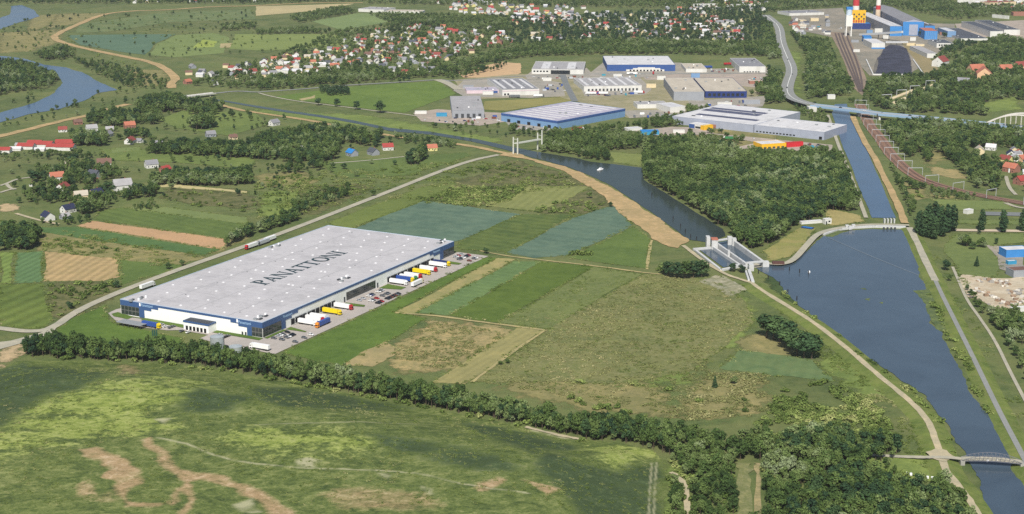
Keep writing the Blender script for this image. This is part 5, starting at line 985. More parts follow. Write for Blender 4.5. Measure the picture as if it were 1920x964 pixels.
for p, q in (((1340, 452), (1370, 447)), ((1400, 493), (1432, 490)), ((1378, 497), (1402, 500))): a, b2 = P(*p, 5) - o0, P(*q, 5) - o0; MB().bar(a, b2, 3.2, 1.0).build('gate_bridge', cn, r)
for k in range(9): t_ = k / 8; a = (P(1341, 453, LZ) - o0).lerp(P(1400, 494, LZ) - o0, t_); MB().bar(a, a + Vector((0, 0, 1.1)), .15).build('railing_post', dgy, r)
wall_((1404, 505), (1412, 528), 2.5, 2.4, 'stair_wall'); wall_((1398, 506), (1404, 524), 1.5, 2.0, 'stair_wall')
sheet('lock_water', [(1342, 456), (1372, 451), (1430, 490), (1402, 495)], WAT, WZ + .02, 0, label='dark still water inside the lock chamber', excl=0); sheet('lock_water', [(1310, 468), (1338, 466), (1392, 496), (1356, 502)], WAT, WZ + .03, 0, label='dark still water in the side basin of the lock', excl=0)
MB().box(-5, 5, -2, 2, 0, 2.6).build('barge', [flat_mat('barge brown', (96, 66, 60), .7)], None, label='dark brown shed boat moored at the quay end', cat='boat').location = P(1459, 496, 1.2)
r = empty('dam', P(1620, 430, 0), 0, 'low concrete dam with gate piers between straight canal and basin', 'dam'); o0 = r.location.copy()
pts = [P(x, y, 0) - o0 for x, y in ((1543, 441), (1568, 432), (1600, 428), (1640, 426), (1698, 428))]
for a, b2 in zip(pts, pts[1:]): MB().bar(a + Vector((0, 0, .85)), b2 + Vector((0, 0, .85)), 5, 1.7).build('dam_wall', cn, r)
for x in (1658, 1664, 1670, 1676): p = P(x, 418) - o0; MB().box(p.x - .6, p.x + .6, p.y - 2, p.y + 2, 0, 4.2).build('gate_pier', cn, r)
for x in (1657, 1664, 1671, 1678): p = P(x, 431) - o0; MB().box(p.x - .8, p.x + .8, p.y - .6, p.y + .6, .2, 2.4).build('weir_opening', dgy, r)
for x, y in ((1588, 429), (1594, 431), (1600, 428)): p = P(x, y) - o0; MB().box(p.x - 1.5, p.x + 1.5, p.y - 1.8, p.y + 1.8, 0, 3.6).build('gate_pier', cn, r)
MB().bar(P(1578, 428, 3.2) - o0, P(1602, 427, 3.2) - o0, 2, .5).build('gate_bridge', cn, r)
# mooring dolphins and buoys
pst = MB().tube((0, 0), 0, 3.4, .45, .4, 8).mesh('mooring_post', flat_mat('tarred timber', (44, 44, 46), .9))
for x, y in ((1422, 513), (1440, 524), (1462, 535), (1477, 550), (1494, 563), (1480, 508), (1499, 512), (1516, 515), (1222, 368), (1262, 412), (1276, 426), (1285, 436), (1295, 446), (1306, 450)):
    o = link('mooring_post', pst, None, 'dark timber mooring post standing in the canal', 'post', 'mooring posts in the water'); o.location = P(x, y)
by = MB().tube((0, 0), .2, 1.6, 1.2, .5, 14).mesh('buoy', wt); o = link('buoy', by, None, 'white buoy floating in the basin near the lock', 'buoy'); o.location = P(1517, 511)
bt2 = MB(); hull = [(-5, -1.3), (3, -1.3), (5.5, 0), (3, 1.3), (-5, 1.3)]; bt2.prism(hull, .2, 1.4); e = empty('motor_boat', P(1126, 319), .9, 'small white motor boat on the dark canal', 'boat'); bt2.build('hull', wt, e); MB().box(-2, 1.5, -.9, .9, 1.4, 2.6).build('cabin', wt, e); MB().box(-1.9, 1.52, -.92, .92, 1.9, 2.35).build('cabin_window', wgl, e)
# ------------------------------------------------------------------ railway
rb = ground_mat('rail ballast', (146, 116, 98), .14, None, 0, 15); rl = flat_mat('rail steel', (124, 104, 96), .5)
RAIL = [(1612, 195), (1627, 230), (1640, 247), (1652, 262), (1668, 287), (1680, 300), (1700, 319), (1730, 338), (1782, 354), (1857, 370), (1935, 384)]
strip('railway_bed', RAIL, 15, rb, 0.5, 'brown railway trackbed curving between canal and wood', rough=.5)
for off in (-4.2, -2.7, 2.7, 4.2):
    pts = smooth([P(x, y, .9) for x, y in RAIL], 2); n_ = len(pts); m = MB()
    q_ = []
    for i, p in enumerate(pts): dd = pts[min(i + 1, n_ - 1)] - pts[max(i - 1, 0)]; dd.normalize(); q_.append(p + Vector((-dd.y, dd.x, 0)) * off)
    for a, b2 in zip(q_, q_[1:]): m.bar(a, b2, .3, .3)
    m.build('rail', rl, None, kind='structure')
gm = flat_mat('gantry grey', (196, 200, 204), .5, .06); pts = smooth([P(x, y, .4) for x, y in RAIL], 2); acc = 0; nxt = 20
for a, b2 in zip(pts, pts[1:]):
    L = (b2 - a).length
    while nxt < acc + L:
        p = a.lerp(b2, (nxt - acc) / L); dd = (b2 - a).normalized(); g = empty('catenary_gantry', p, math.atan2(dd.y, dd.x), 'pale steel catenary gantry spanning the curved railway', 'gantry', 'gantries along the railway')
        for s in (-8, 8): MB().box(-.16, .16, s - .16, s + .16, 0, 8.5).build('post', gm, g)
        MB().box(-.16, .16, -8.2, 8.2, 8.15, 8.6).build('beam', gm, g); nxt += 42
    acc += L
for k, (x0_, y0_, x1_, y1_) in enumerate(((1664, 188, 1716, 168), (1674, 194, 1700, 183), (1705, 176, 1754, 158))):
    a, b2 = P(x0_, y0_, .6), P(x1_, y1_, .6); EXCL.append(([(a.x - 5, a.y - 25), (b2.x + 5, b2.y - 25), (b2.x + 5, b2.y + 8), (a.x - 5, a.y + 8)], 2)); m = MB(); m.bar(a, b2, 7, 1.2); m.build('railway_platform', BW['cream'], None, label=['pale railway platform in the eastern wood', 'short railway platform in front of the others', 'railway platform farthest up the line in the wood'][k], cat='platform')
for x, y in ((1662, 190), (1690, 181), (1715, 173), (1744, 163)):
    g = empty('catenary_gantry', P(x, y), .3, 'pale catenary gantry over the platforms in the wood', 'gantry', 'gantries over the platforms')
    for s in (-8, 8): MB().box(s - .25, s + .25, -.25, .25, 0, 10).build('post', gm, g)
    MB().box(-8.2, 8.2, -.25, .25, 9.4, 10.1).build('beam', gm, g)
for k, off in enumerate((0, 6, 12, 20)): strip('siding_track', [(1566 + off, 62), (1572 + off, 80), (1585 + off, 110), (1598 + off * .8, 140), (1612 + off * .3, 172)], 3.2, flat_mat('siding', (96, 84, 80), .9), .5, excl=None)
for x in (1452, 1492): pass
# cars on the main road
for k, (x, y) in enumerate(((1465, 70), (1478, 112), (1486, 140), (1476, 165), (1456, 44))):
    o = link('moving_car', car_mesh(R.choice(['white', 'grey', 'black', 'silver'])), None, 'small car driving on the curving main road', 'car', 'cars on the main road'); o.location = P(x, y, .8 if k != 3 else 2.6); o.rotation_euler = (0, 0, 1.6)
for x, y in ((1573, 202), (1618, 208), (1703, 217), (1722, 219), (1880, 235)): o = link('moving_car', car_mesh(R.choice(['white', 'grey', 'black'])), None, 'small car driving over the long blue bridge', 'car', 'cars on the long bridge'); o.location = P(x, y, 8.6); o.rotation_euler = (0, 0, -.4)
# hay bales near the footbridge
bale = MB().tube((0, 0), 0, 1.2, .75, .75, 12).mesh('hay_bale', wt)
for x, y in ((1701, 889), (1708, 891), (1723, 896), (1731, 897), (1739, 897), (1748, 898)): o = link('hay_bale', bale, None, 'white wrapped hay bale on the grass by the footbridge lane', 'hay bale', 'white wrapped bales'); o.location = P(x, y, .4)

# ------------------------------------------------------------------ clutter in the estate yards
def far_lorry(px, py, rz, tc, cc, lab): truck(Matrix.Translation(P(px, py, .5)) @ Matrix.Rotation(rz, 4, 'Z'), tc, cc, lab, 'lorries in the estate yards')
for k, (x, y, tc, cc, tx) in enumerate(((1106, 176, 'red', 'white', 'leftmost before the wide grey factory'), (1118, 177, 'white', 'white', 'second before the wide grey factory'), (1140, 177, 'white', 'blue', 'third before the wide grey factory'), (1165, 176, 'silver', 'white', 'fourth before the wide grey factory'), (1188, 175, 'white', 'red', 'rightmost before the wide grey factory'), (1175, 140, 'white', 'white', 'left at the docks of the dark blue hall'), (1195, 140, 'white', 'blue', 'mid docks of the dark blue hall'), (1225, 140, 'red', 'red', 'right at the docks of the dark blue hall'), (1357, 122, 'red', 'red', 'alone in the yard by the main road'), (1318, 128, 'blue', 'blue', 'beside the low white workshop'), (1000, 182, 'white', 'grey', 'before the white factory'), (975, 183, 'grey', 'grey', 'left before the white factory'), (1345, 285, 'white', 'white', 'on the pale yard left of the yellow depot'), (1450, 290, 'white', 'white', 'on the pale yard below the yellow depot'), (1380, 262, 'green', 'white', 'below the solar-roofed factory'), (1020, 246, 'white', 'white', 'before the light blue warehouse'), (1072, 245, 'red', 'white', 'red one before the light blue warehouse'))):
    far_lorry(x, y, R.choice([0, .2, 1.5, 3.1]), tc, cc, f'{tc} lorry standing {tx}')
YRD = [([(985, 144), (1090, 143), (1100, 150), (1010, 152)], 'before the long dark window hall', 14), ([(1110, 142), (1200, 140), (1215, 148), (1120, 150)], 'before the dark blue hall', 16), ([(1020, 158), (1055, 158), (1058, 178), (1020, 180)], 'beside the estate crossroads', 18), ([(1095, 176), (1205, 174), (1205, 180), (1095, 182)], 'before the wide grey factory', 16), ([(1330, 128), (1384, 128), (1384, 137), (1330, 137)], 'in the yard beside the grey-roofed hall', 14), ([(1400, 148), (1440, 145), (1430, 160), (1405, 165)], 'on the pinkish yard by the main road', 16), ([(1180, 214), (1280, 212), (1285, 217), (1190, 222)], 'below the white sheds', 14), ([(1300, 196), (1420, 186), (1410, 198), (1310, 208)], 'between the large factories', 18), ([(790, 224), (930, 218), (940, 228), (880, 234), (800, 228)], 'in the market hall yard', 26), ([(955, 238), (1050, 240), (1058, 246), (965, 244)], 'along the light blue warehouse', 12), ([(1400, 258), (1540, 272), (1545, 282), (1430, 270)], 'along the lavender warehouse', 16), ([(1420, 284), (1550, 280), (1550, 290), (1430, 293)], 'below the yellow and red depots', 14), ([(1500, 50), (1570, 45), (1590, 60), (1500, 62)], 'at the power station gate', 14)]
bxm = [MB().box(-3, 3, -1.25, 1.25, 0, 2.6).mesh('stacked_container', m_) for m_ in (PM['white'], PM['teal'], PM['grey'], PM['blue'], PM['brown'], PM['silver'])]; bxn = ['white', 'teal', 'grey', 'blue', 'brown', 'silver']
for pl, tx, cnt in YRD:
    pw = [tuple(p[:2]) for p in PW(pl)]; xs_ = [p[0] for p in pw]; ys_ = [p[1] for p in pw]; k = 0; tr = 0
    while k < cnt and tr < 500:
        tr += 1; x = R.uniform(min(xs_), max(xs_)); y = R.uniform(min(ys_), max(ys_))
        if not inpoly(np.array([x]), np.array([y]), pw)[0]: continue
        k += 1
        if R.random() < .7: c_ = R.choice(['white', 'silver', 'grey', 'black', 'white', 'red', 'navy']); o = link('parked_car', car_mesh(c_), None, f'{c_} car parked {tx}', 'car', 'cars parked in the estate yards')
        else: q_ = R.randrange(6); o = link('cargo_container', bxm[q_], None, f'{bxn[q_]} cargo container standing {tx}', 'container', 'containers in the estate yards')
        o.location = (x, y, .5); o.rotation_euler = (0, 0, R.choice([0, .1, 1.5, 1.6]))
# ------------------------------------------------------------------ the many more houses of the villages, too small to tell apart
hm = MB(); HB = [BW['white'], BW['cream'], BW['grey'], RF['red'], RF['rust'], RF['dark'], RF['mid'], RF['brown'], RF['pale']]
for pl, cnt in (([(485, 116), (560, 100), (640, 88), (660, 122), (600, 140), (490, 152)], 40), ([(620, 100), (660, 66), (760, 48), (960, 56), (960, 88), (870, 104), (800, 140), (700, 128)], 60), ([(820, 6), (960, -4), (960, 34), (860, 30)], 40), ([(960, 12), (1100, 10), (1180, 36), (1170, 66), (1080, 52), (960, 46)], 80), ([(1180, 30), (1290, 20), (1400, 40), (1395, 80), (1300, 78), (1190, 78)], 70), ([(1240, -4), (1440, -6), (1440, 20), (1250, 24)], 40), ([(1480, 40), (1560, 30), (1560, 66), (1490, 70)], 16), ([(1780, -6), (1930, -8), (1930, 18), (1790, 16)], 40), ([(340, 140), (470, 116), (480, 150), (400, 162)], 14), ([(100, -4), (480, -8), (480, 4), (120, 6)], 24), ([(1870, 270), (1930, 280), (1930, 360), (1890, 340)], 8)):
    pw = [tuple(p[:2]) for p in PW(pl)]; xs_ = [p[0] for p in pw]; ys_ = [p[1] for p in pw]; k = 0; tr = 0
    while k < cnt and tr < 4000:
        tr += 1; x = R.uniform(min(xs_), max(xs_)); y = R.uniform(min(ys_), max(ys_))
        if not inpoly(np.array([x]), np.array([y]), pw)[0]: continue
        if any(a - 3 < x < b_ + 3 and c_ - 3 < y < d_ + 3 for a, b_, c_, d_ in [(min(p[0] for p in e_[0]), max(p[0] for p in e_[0]), min(p[1] for p in e_[0]), max(p[1] for p in e_[0])) for e_ in EXCL[-140:]]): continue
        k += 1; M = Matrix.Translation((x, y, 0)) @ Matrix.Rotation(R.choice([.2, 1.77, -.2, 1.4]), 4, 'Z'); wd, dp, h = R.uniform(7, 12), R.uniform(7, 9), R.uniform(3, 5.2); wm_ = R.choice([0, 0, 0, 1, 2]); rm_ = R.choice([3, 4, 5, 6, 7, 8, 6, 5])
        V_ = lambda a, b_, c_: tuple(M @ Vector((a, b_, c_))); hm.box(-wd / 2, wd / 2, -dp / 2, dp / 2, 0, h, wm_, M); rg = dp * .38
        hm.face([V_(-wd / 2 - .4, -dp / 2 - .4, h + .02), V_(wd / 2 + .4, -dp / 2 - .4, h + .02), V_(wd / 2 + .4, 0, h + rg), V_(-wd / 2 - .4, 0, h + rg)], rm_); hm.face([V_(wd / 2 + .4, dp / 2 + .4, h + .02), V_(-wd / 2 - .4, dp / 2 + .4, h + .02), V_(-wd / 2 - .4, 0, h + rg), V_(wd / 2 + .4, 0, h + rg)], rm_)
        hm.face([V_(-wd / 2, -dp / 2, h), V_(-wd / 2, 0, h + rg - .05), V_(-wd / 2, dp / 2, h)], wm_); hm.face([V_(wd / 2, -dp / 2, h), V_(wd / 2, dp / 2, h), V_(wd / 2, 0, h + rg - .05)], wm_)
        EXCL.append(([(x - 5, y - 14), (x + 5, y - 14), (x + 5, y + 5), (x - 5, y + 5)], 1))
hm.build('far_houses', HB, None, label='crowd of small far village houses and sheds under trees', kind='stuff')

for k, (x0_, x1_, y_, yb, h, wc_, rc_, lb) in enumerate(((1018, 1034, 152, 147, 5, 'white', 'mid', 'small grey-roofed shed left of the estate crossroads'), (1150, 1166, 144, 140, 4, 'white', 'pale', 'low gate office before the dark blue hall'), (1212, 1230, 165, 158, 6, 'cream', 'beige', 'cream shed right of the wide grey factory'), (1232, 1248, 150, 144, 6, 'white', 'grey', 'white shed beyond the cream one'), (1296, 1312, 146, 141, 7, 'lightblue', 'mid', 'blue silo shed on the beige factory yard'), (1405, 1432, 158, 150, 5, 'brick', 'beige', 'low brick shed on the pinkish yard'), (1345, 1372, 200, 194, 6, 'white', 'mid', 'long white shed below the dark blue wing'), (1395, 1425, 196, 190, 6, 'grey', 'pale', 'grey shed at the end of the dark blue wing'), (778, 800, 214, 209, 4, 'white', 'white', 'pale sheds left of the market hall'), (818, 838, 219, 214, 5, 'teal', 'blue', 'small blue shed before the market hall'), (905, 925, 178, 172, 5, 'white', 'violet', 'white annex of the pink workshop'), (868, 888, 166, 160, 5, 'grey', 'dark', 'dark shed at the estate entrance'), (1240, 1262, 222, 216, 5, 'grey', 'grey', 'grey shed above the blue-roofed building'), (1262, 1284, 250, 246, 4, 'white', 'white', 'white shed right of the bright blue roof'), (1500, 1520, 258, 252, 5, 'brick', 'brown', 'brown shed behind the lavender warehouse'), (1378, 1392, 284, 279, 4, 'white', 'pale', 'pale shed among trees left of the yellow depot'))):
    hall('estate_shed', lb, (x0_, y_), (x1_, y_), (x0_, yb), h, wc_, rc_)
# rubble and broken concrete in the quarry
rbm = MB(); rpl = [tuple(p[:2]) for p in PW([(1806, 520), (1860, 526), (1915, 526), (1920, 580), (1870, 578), (1825, 560)])]; k = 0
while k < 260:
    x = R.uniform(min(p[0] for p in rpl), max(p[0] for p in rpl)); y = R.uniform(min(p[1] for p in rpl), max(p[1] for p in rpl))
    if not inpoly(np.array([x]), np.array([y]), rpl)[0] or fbm(np.array([x / 12]), np.array([y / 20]), 9, 3)[0] < .44: k += .2; continue
    k += 1; s_ = R.uniform(.5, 1.8); M = Matrix.Translation((x, y, .3)) @ Matrix.Rotation(R.uniform(0, 3), 4, 'Z') @ Matrix.Rotation(R.uniform(-.5, .5), 4, 'X'); rbm.box(-s_, s_, -s_ * .7, s_ * .7, -.3, s_ * R.uniform(.5, 1.1), R.randrange(3), M)
rbm.build('rubble', [flat_mat('rubble pale', (214, 208, 196), .9, .2), flat_mat('rubble grey', (156, 152, 146), .9, .2), flat_mat('rubble brown', (150, 126, 104), .9, .2)], None, label='pale concrete rubble heaped on the quarry yard', kind='stuff')
# ------------------------------------------------------------------ trees
LEAF = leaf_mat('leaves', [(0.0, (56, 74, 44)), (0.25, (70, 90, 50)), (0.5, (88, 106, 58)), (0.72, (104, 120, 72)), (0.88, (116, 130, 86)), (1.0, (130, 142, 106))])
LDRK = leaf_mat('dark leaves', [(0.0, (46, 66, 48)), (0.5, (60, 82, 54)), (1.0, (78, 98, 60))])
LBSH = leaf_mat('bush leaves', [(0.0, (72, 90, 46)), (0.4, (98, 114, 60)), (0.75, (122, 136, 76)), (1.0, (148, 152, 98))])
LTUF = leaf_mat('weed tufts', [(0.0, (84, 102, 50)), (0.35, (104, 120, 60)), (0.7, (126, 136, 78)), (1.0, (160, 158, 112))], .3)
LSTR = leaf_mat('straw tufts', [(0.0, (104, 112, 66)), (0.35, (120, 124, 78)), (0.7, (138, 138, 92)), (1.0, (164, 158, 116))], .3)
BARK = flat_mat('bark', (96, 84, 70), .9, .25, 2)
def crown_mesh(name, seed, kind, mat):
    """leaf sprays spread through the lobes of a crown; unit: metres, for a tree of nominal height"""
    rd = random.Random(seed); V = []; Fc = []; tone = []
    lobes = []
    if kind == 'leaf':
        Ht = 14.0
        ex, ez, cz = rd.uniform(2.3, 3.1), rd.uniform(3.4, 4.3), rd.uniform(7.4, 8.4)
        for k in range(rd.randint(13, 17)):
            u = rd.uniform(-.85, 1); a = rd.uniform(0, 6.28); s = math.sqrt(1 - u * u); q = rd.uniform(.75, 1.05)
            lobes.append((ex * s * q * math.cos(a), ex * s * q * math.sin(a), cz + ez * u * q, rd.uniform(1.1, 1.75), rd.uniform(.95, 1.5)))
        lobes += [(0, 0, cz, ex * .85, ez * .85)]; cnt = 62; sz = (.32, .7)
    elif kind == 'poplar':
        for k in range(9): z = 2.2 + k * 1.75; lobes.append((rd.uniform(-.4, .4), rd.uniform(-.4, .4), z, 2.1 * math.sin(math.pi * (.22 + .72 * k / 9)) + .35, 1.7))
        cnt = 60; sz = (.45, .9)
    elif kind == 'conifer':
        for k in range(8): z = 1.8 + k * 1.5; lobes.append((0, 0, z, 2.9 * (1 - k / 8.5), .9))
        cnt = 55; sz = (.4, .8)
    elif kind == 'tuft':
        for k in range(3): a = rd.uniform(0, 6.28); lobes.append((.5 * math.cos(a), .5 * math.sin(a), .25, rd.uniform(.4, .7), .35))
        cnt = 16; sz = (.12, .28)
    else:
        for k in range(rd.randint(5, 7)):
            a = rd.uniform(0, 6.28); rr = rd.uniform(.2, 1.5); lobes.append((rr * math.cos(a), rr * math.sin(a), rd.uniform(.7, 1.9), rd.uniform(.8, 1.4), rd.uniform(.7, 1.2)))
        cnt = 34; sz = (.3, .62)
    zmin = min(l[2] - l[4] for l in lobes); zmax = max(l[2] + l[4] for l in lobes)
    for lx, ly, lz, lr, lh in lobes:
        lt = rd.uniform(-.22, .22)
        for k in range(int(cnt * max(.5, lr / 2))):
            u = rd.uniform(-1, 1); a = rd.uniform(0, 6.28); s = math.sqrt(1 - u * u); d_ = Vector((s * math.cos(a), s * math.sin(a), u)); rr = rd.uniform(.7, 1.08)
            c = Vector((lx + d_.x * lr * rr, ly + d_.y * lr * rr, lz + d_.z * lh * rr))
            nn = (d_ + Vector((rd.uniform(-.55, .55), rd.uniform(-.55, .55), rd.uniform(-.3, .7)))).normalized(); t1 = nn.orthogonal().normalized(); t1 = (Matrix.Rotation(rd.uniform(0, 6.28), 3, nn) @ t1); t2 = nn.cross(t1)
            h1 = rd.uniform(*sz); h2 = h1 * rd.uniform(.55, .95); i = len(V)
            V += [tuple(c + t1 * h1), tuple(c + t2 * h2 + nn * .12), tuple(c - t1 * h1), tuple(c - t2 * h2 + nn * .1)]; Fc.append((i, i + 1, i + 2, i + 3))
            tn = min(1, max(0, .5 + lt + rd.uniform(-.3, .3))); tone += [tn] * 4
    me = bpy.data.meshes.new(name); me.from_pydata(V, [], Fc); me.materials.append(mat); a = me.attributes.new('tone', 'FLOAT', 'POINT'); a.data.foreach_set('value', tone); return me
def trunk_mesh(seed, kind):
    rd = random.Random(seed); m = MB(); h = {'leaf': 9, 'poplar': 14, 'conifer': 12, 'bush': 1.4, 'tuft': .3}[kind]; r0 = {'leaf': .28, 'poplar': .32, 'conifer': .25, 'bush': .08, 'tuft': .03}[kind]
    m.tube((0, 0), -.3, h * .5, r0, r0 * .7, 7, cap=False); m.tube((0, 0), h * .5, h, r0 * .7, r0 * .25, 7)
    if kind in ('leaf', 'bush'):
        for k in range(5): a = rd.uniform(0, 6.28); z = h * rd.uniform(.32, .7); L = h * rd.uniform(.22, .36); m.bar((0, 0, z), (L * math.cos(a), L * math.sin(a), z + L * .9), r0 * .55)
    return m.mesh('trunk', BARK)
VAR = {'leaf': [(crown_mesh('crown', 100 + k, 'leaf', LEAF), trunk_mesh(k, 'leaf')) for k in range(7)], 'poplar': [(crown_mesh('crown', 200 + k, 'poplar', LDRK), trunk_mesh(20 + k, 'poplar')) for k in range(3)],
       'conifer': [(crown_mesh('crown', 300 + k, 'conifer', LDRK), trunk_mesh(30 + k, 'conifer')) for k in range(2)], 'bush': [(crown_mesh('foliage', 400 + k, 'bush', LBSH), trunk_mesh(40 + k, 'bush')) for k in range(4)], 'tuft': [(crown_mesh('foliage', 600 + k, 'tuft', LTUF), trunk_mesh(60 + k, 'tuft')) for k in range(4)], 'straw': [(crown_mesh('foliage', 700 + k, 'tuft', LSTR), trunk_mesh(70 + k, 'tuft')) for k in range(4)], 'dark': [(crown_mesh('crown', 500 + k, 'leaf', LDRK), trunk_mesh(50 + k, 'leaf')) for k in range(4)]}
NOM = {'tuft': .6, 'straw': .6, 'leaf': 13.6, 'poplar': 17.5, 'conifer': 13.2, 'bush': 2.9, 'dark': 13.6}
def joined(c, t):
    nc = len(c.vertices); nt_ = len(t.vertices); co = np.zeros((nc + nt_, 3), np.float32); b1 = np.zeros(nc * 3, np.float32); c.vertices.foreach_get('co', b1); b2 = np.zeros(nt_ * 3, np.float32); t.vertices.foreach_get('co', b2); co[:nc] = b1.reshape(-1, 3); co[nc:] = b2.reshape(-1, 3)
    f = [tuple(p.vertices) for p in c.polygons]; k = len(f); f += [tuple(v + nc for v in p.vertices) for p in t.polygons]; me = bpy.data.meshes.new('tree_form'); me.from_pydata(co.tolist(), [], f); me.materials.append(c.materials[0]); me.materials.append(BARK)
    me.polygons.foreach_set('material_index', [0] * k + [1] * (len(f) - k)); tv = np.zeros(nc + nt_, np.float32); bt_ = np.zeros(nc, np.float32); c.attributes['tone'].data.foreach_get('value', bt_); tv[:nc] = bt_; a = me.attributes.new('tone', 'FLOAT', 'POINT'); a.data.foreach_set('value', tv); return me
COLS = {}
for k, vs in VAR.items():
    cl = bpy.data.collections.new('forms_' + k); COLS[k] = cl
    for i, (c, t) in enumerate(vs): cl.objects.link(bpy.data.objects.new(f'{k}_form_{i}', joined(c, t)))
def gn_group(kind):
    g = bpy.data.node_groups.new('scatter_' + kind, 'GeometryNodeTree'); g.interface.new_socket('Geometry', in_out='INPUT', socket_type='NodeSocketGeometry'); g.interface.new_socket('Geometry', in_out='OUTPUT', socket_type='NodeSocketGeometry')
    gi = g.nodes.new('NodeGroupInput'); go = g.nodes.new('NodeGroupOutput'); ip = g.nodes.new('GeometryNodeInstanceOnPoints'); ci = g.nodes.new('GeometryNodeCollectionInfo'); ci.inputs['Collection'].default_value = COLS[kind]; ci.inputs['Separate Children'].default_value = True; ci.inputs['Reset Children'].default_value = True
    def na(nm, ty): x = g.nodes.new('GeometryNodeInputNamedAttribute'); x.data_type = ty; x.inputs[0].default_value = nm; return x.outputs[0]
    L = g.links; L.new(gi.outputs[0], ip.inputs['Points']); L.new(ci.outputs[0], ip.inputs['Instance']); ip.inputs['Pick Instance'].default_value = True; L.new(na('pick', 'INT'), ip.inputs['Instance Index'])
    er = g.nodes.new('FunctionNodeEulerToRotation'); L.new(na('turn', 'FLOAT_VECTOR'), er.inputs[0]); L.new(er.outputs[0], ip.inputs['Rotation']); L.new(na('size', 'FLOAT_VECTOR'), ip.inputs['Scale']); L.new(ip.outputs[0], go.inputs[0]); return g
GNG = {k: gn_group(k) for k in VAR}
def scatter(name, kind, pts, label):
    """pts: list of (x, y, z, height, width factor)"""
    if not pts: return
    me = bpy.data.meshes.new(name); me.from_pydata([p[:3] for p in pts], [], []); n_ = len(pts)
    a = me.attributes.new('size', 'FLOAT_VECTOR', 'POINT'); sv = []
    for p in pts: s = p[3] / NOM[kind]; sv += [s * p[4], s * p[4], s]
    a.data.foreach_set('vector', sv); a = me.attributes.new('turn', 'FLOAT_VECTOR', 'POINT'); tv = []
    for p in pts: tv += [R.uniform(-.06, .06), R.uniform(-.06, .06), R.uniform(0, 6.28)]
    a.data.foreach_set('vector', tv); a = me.attributes.new('pick', 'INT', 'POINT'); a.data.foreach_set('value', [R.randrange(len(VAR[kind])) for _ in pts])
    o = link(name, me, None, label, name.replace('_', ' '), None, 'stuff'); md = o.modifiers.new('scatter', 'NODES'); md.node_group = GNG[kind]; return o
EXB = [(min(p[0] for p in pl) - m_, max(p[0] for p in pl) + m_, min(p[1] for p in pl) - m_, max(p[1] for p in pl) + m_, pl, m_) for pl, m_ in EXCL]
def clear(x, y):
    x = np.asarray(x, float); y = np.asarray(y, float); ok = np.ones(x.shape, bool)
    for a, b_, c_, d_, pl, m_ in EXB:
        k = (x > a) & (x < b_) & (y > c_) & (y < d_) & ok
        if k.any(): ok[k] = sdist(x[k], y[k], pl) < -m_
    return ok
def sample(poly, sp, dens=1.0, keepnoise=None):
    pw = [tuple(p[:2]) for p in PW(poly)]; xs_ = [p[0] for p in pw]; ys_ = [p[1] for p in pw]
    X_, Y_ = np.meshgrid(np.arange(min(xs_), max(xs_), sp), np.arange(min(ys_), max(ys_), sp)); X_ = X_ + RN.uniform(-.48, .48, X_.shape) * sp; Y_ = Y_ + RN.uniform(-.48, .48, Y_.shape) * sp; X_ = X_.ravel(); Y_ = Y_.ravel()
    k = inpoly(X_, Y_, pw) & (RN.uniform(0, 1, X_.shape) < dens)
    if keepnoise: k &= fbm(X_ / keepnoise[0], Y_ / keepnoise[0], 77, 3) > keepnoise[1]
    X_, Y_ = X_[k], Y_[k]; k = clear(X_, Y_); return np.stack([X_[k], Y_[k]], 1)
ALL = []      # (x, y, z, height, widthfactor, kind, zone)
def grow(zone, poly, sp, h0, h1, kind='leaf', dens=1.0, wf=(.85, 1.2), kn=None):
    for x, y in sample(poly, sp, dens, kn): ALL.append((x, y, 0.0, R.uniform(h0, h1), R.uniform(*wf), kind, zone))
Z1, Z2, Z3 = 'tree row between mound and warehouse', 'lower right wood', 'canal wood'
bot = [(47, 670), (100, 673), (156, 675), (218, 679), (280, 680), (373, 686), (451, 700), (558, 719), (636, 733), (679, 743), (754, 756), (847, 773), (960, 795), (1084, 824), (1159, 829), (1228, 844), (1262, 866)]
top = [(x + 2, y - (17 if x < 1100 else 22)) for x, y in bot]
grow(Z1, bot + top[::-1], 4.6, 9, 16.5, wf=(.65, 1.05)); grow(Z1, bot + top[::-1], 7.5, 8, 14, 'dark', wf=(.7, 1.1)); grow(Z1, bot + [(x, y - 26) for x, y in bot][::-1], 9, 4, 9, wf=(.9, 1.3)); grow(Z1, [(90, 655), (150, 658), (160, 650), (95, 640)], 5, 8, 12)
grow(Z1, [(1060, 800), (1180, 806), (1240, 830), (1300, 850), (1350, 848), (1330, 832), (1240, 812), (1130, 795)], 5, 8, 13)
grow(Z2, [(1256, 870), (1300, 842), (1345, 842), (1400, 832), (1440, 838), (1560, 822), (1650, 832), (1716, 858), (1690, 864), (1640, 866), (1610, 880), (1640, 900), (1620, 905), (1560, 880), (1400, 880), (1290, 900)], 5.0, 6, 14, wf=(.7, 1.35)); grow(Z2, [(1440, 838), (1560, 822), (1650, 832), (1716, 858), (1640, 866), (1500, 870)], 7, 9, 14, 'dark')
grow(Z2, [(1560, 880), (1640, 905), (1700, 915), (1770, 912), (1800, 945), (1830, 1010), (1260, 1010), (1262, 900), (1400, 880)], 5.0, 5, 13, wf=(.75, 1.4)); grow(Z2, [(1560, 890), (1700, 915), (1800, 945), (1830, 1010), (1440, 1010)], 9, 8, 14, 'dark'); grow(Z2, [(1260, 870), (1560, 880), (1800, 1000), (1260, 1010)], 7, 2, 4, 'bush', .6); grow(Z2, [(1400, 815), (1440, 800), (1460, 830), (1400, 836)], 5, 5, 9)
grow(Z2, [(1660, 866), (1680, 870), (1690, 890), (1662, 890)], 5, 4, 6)
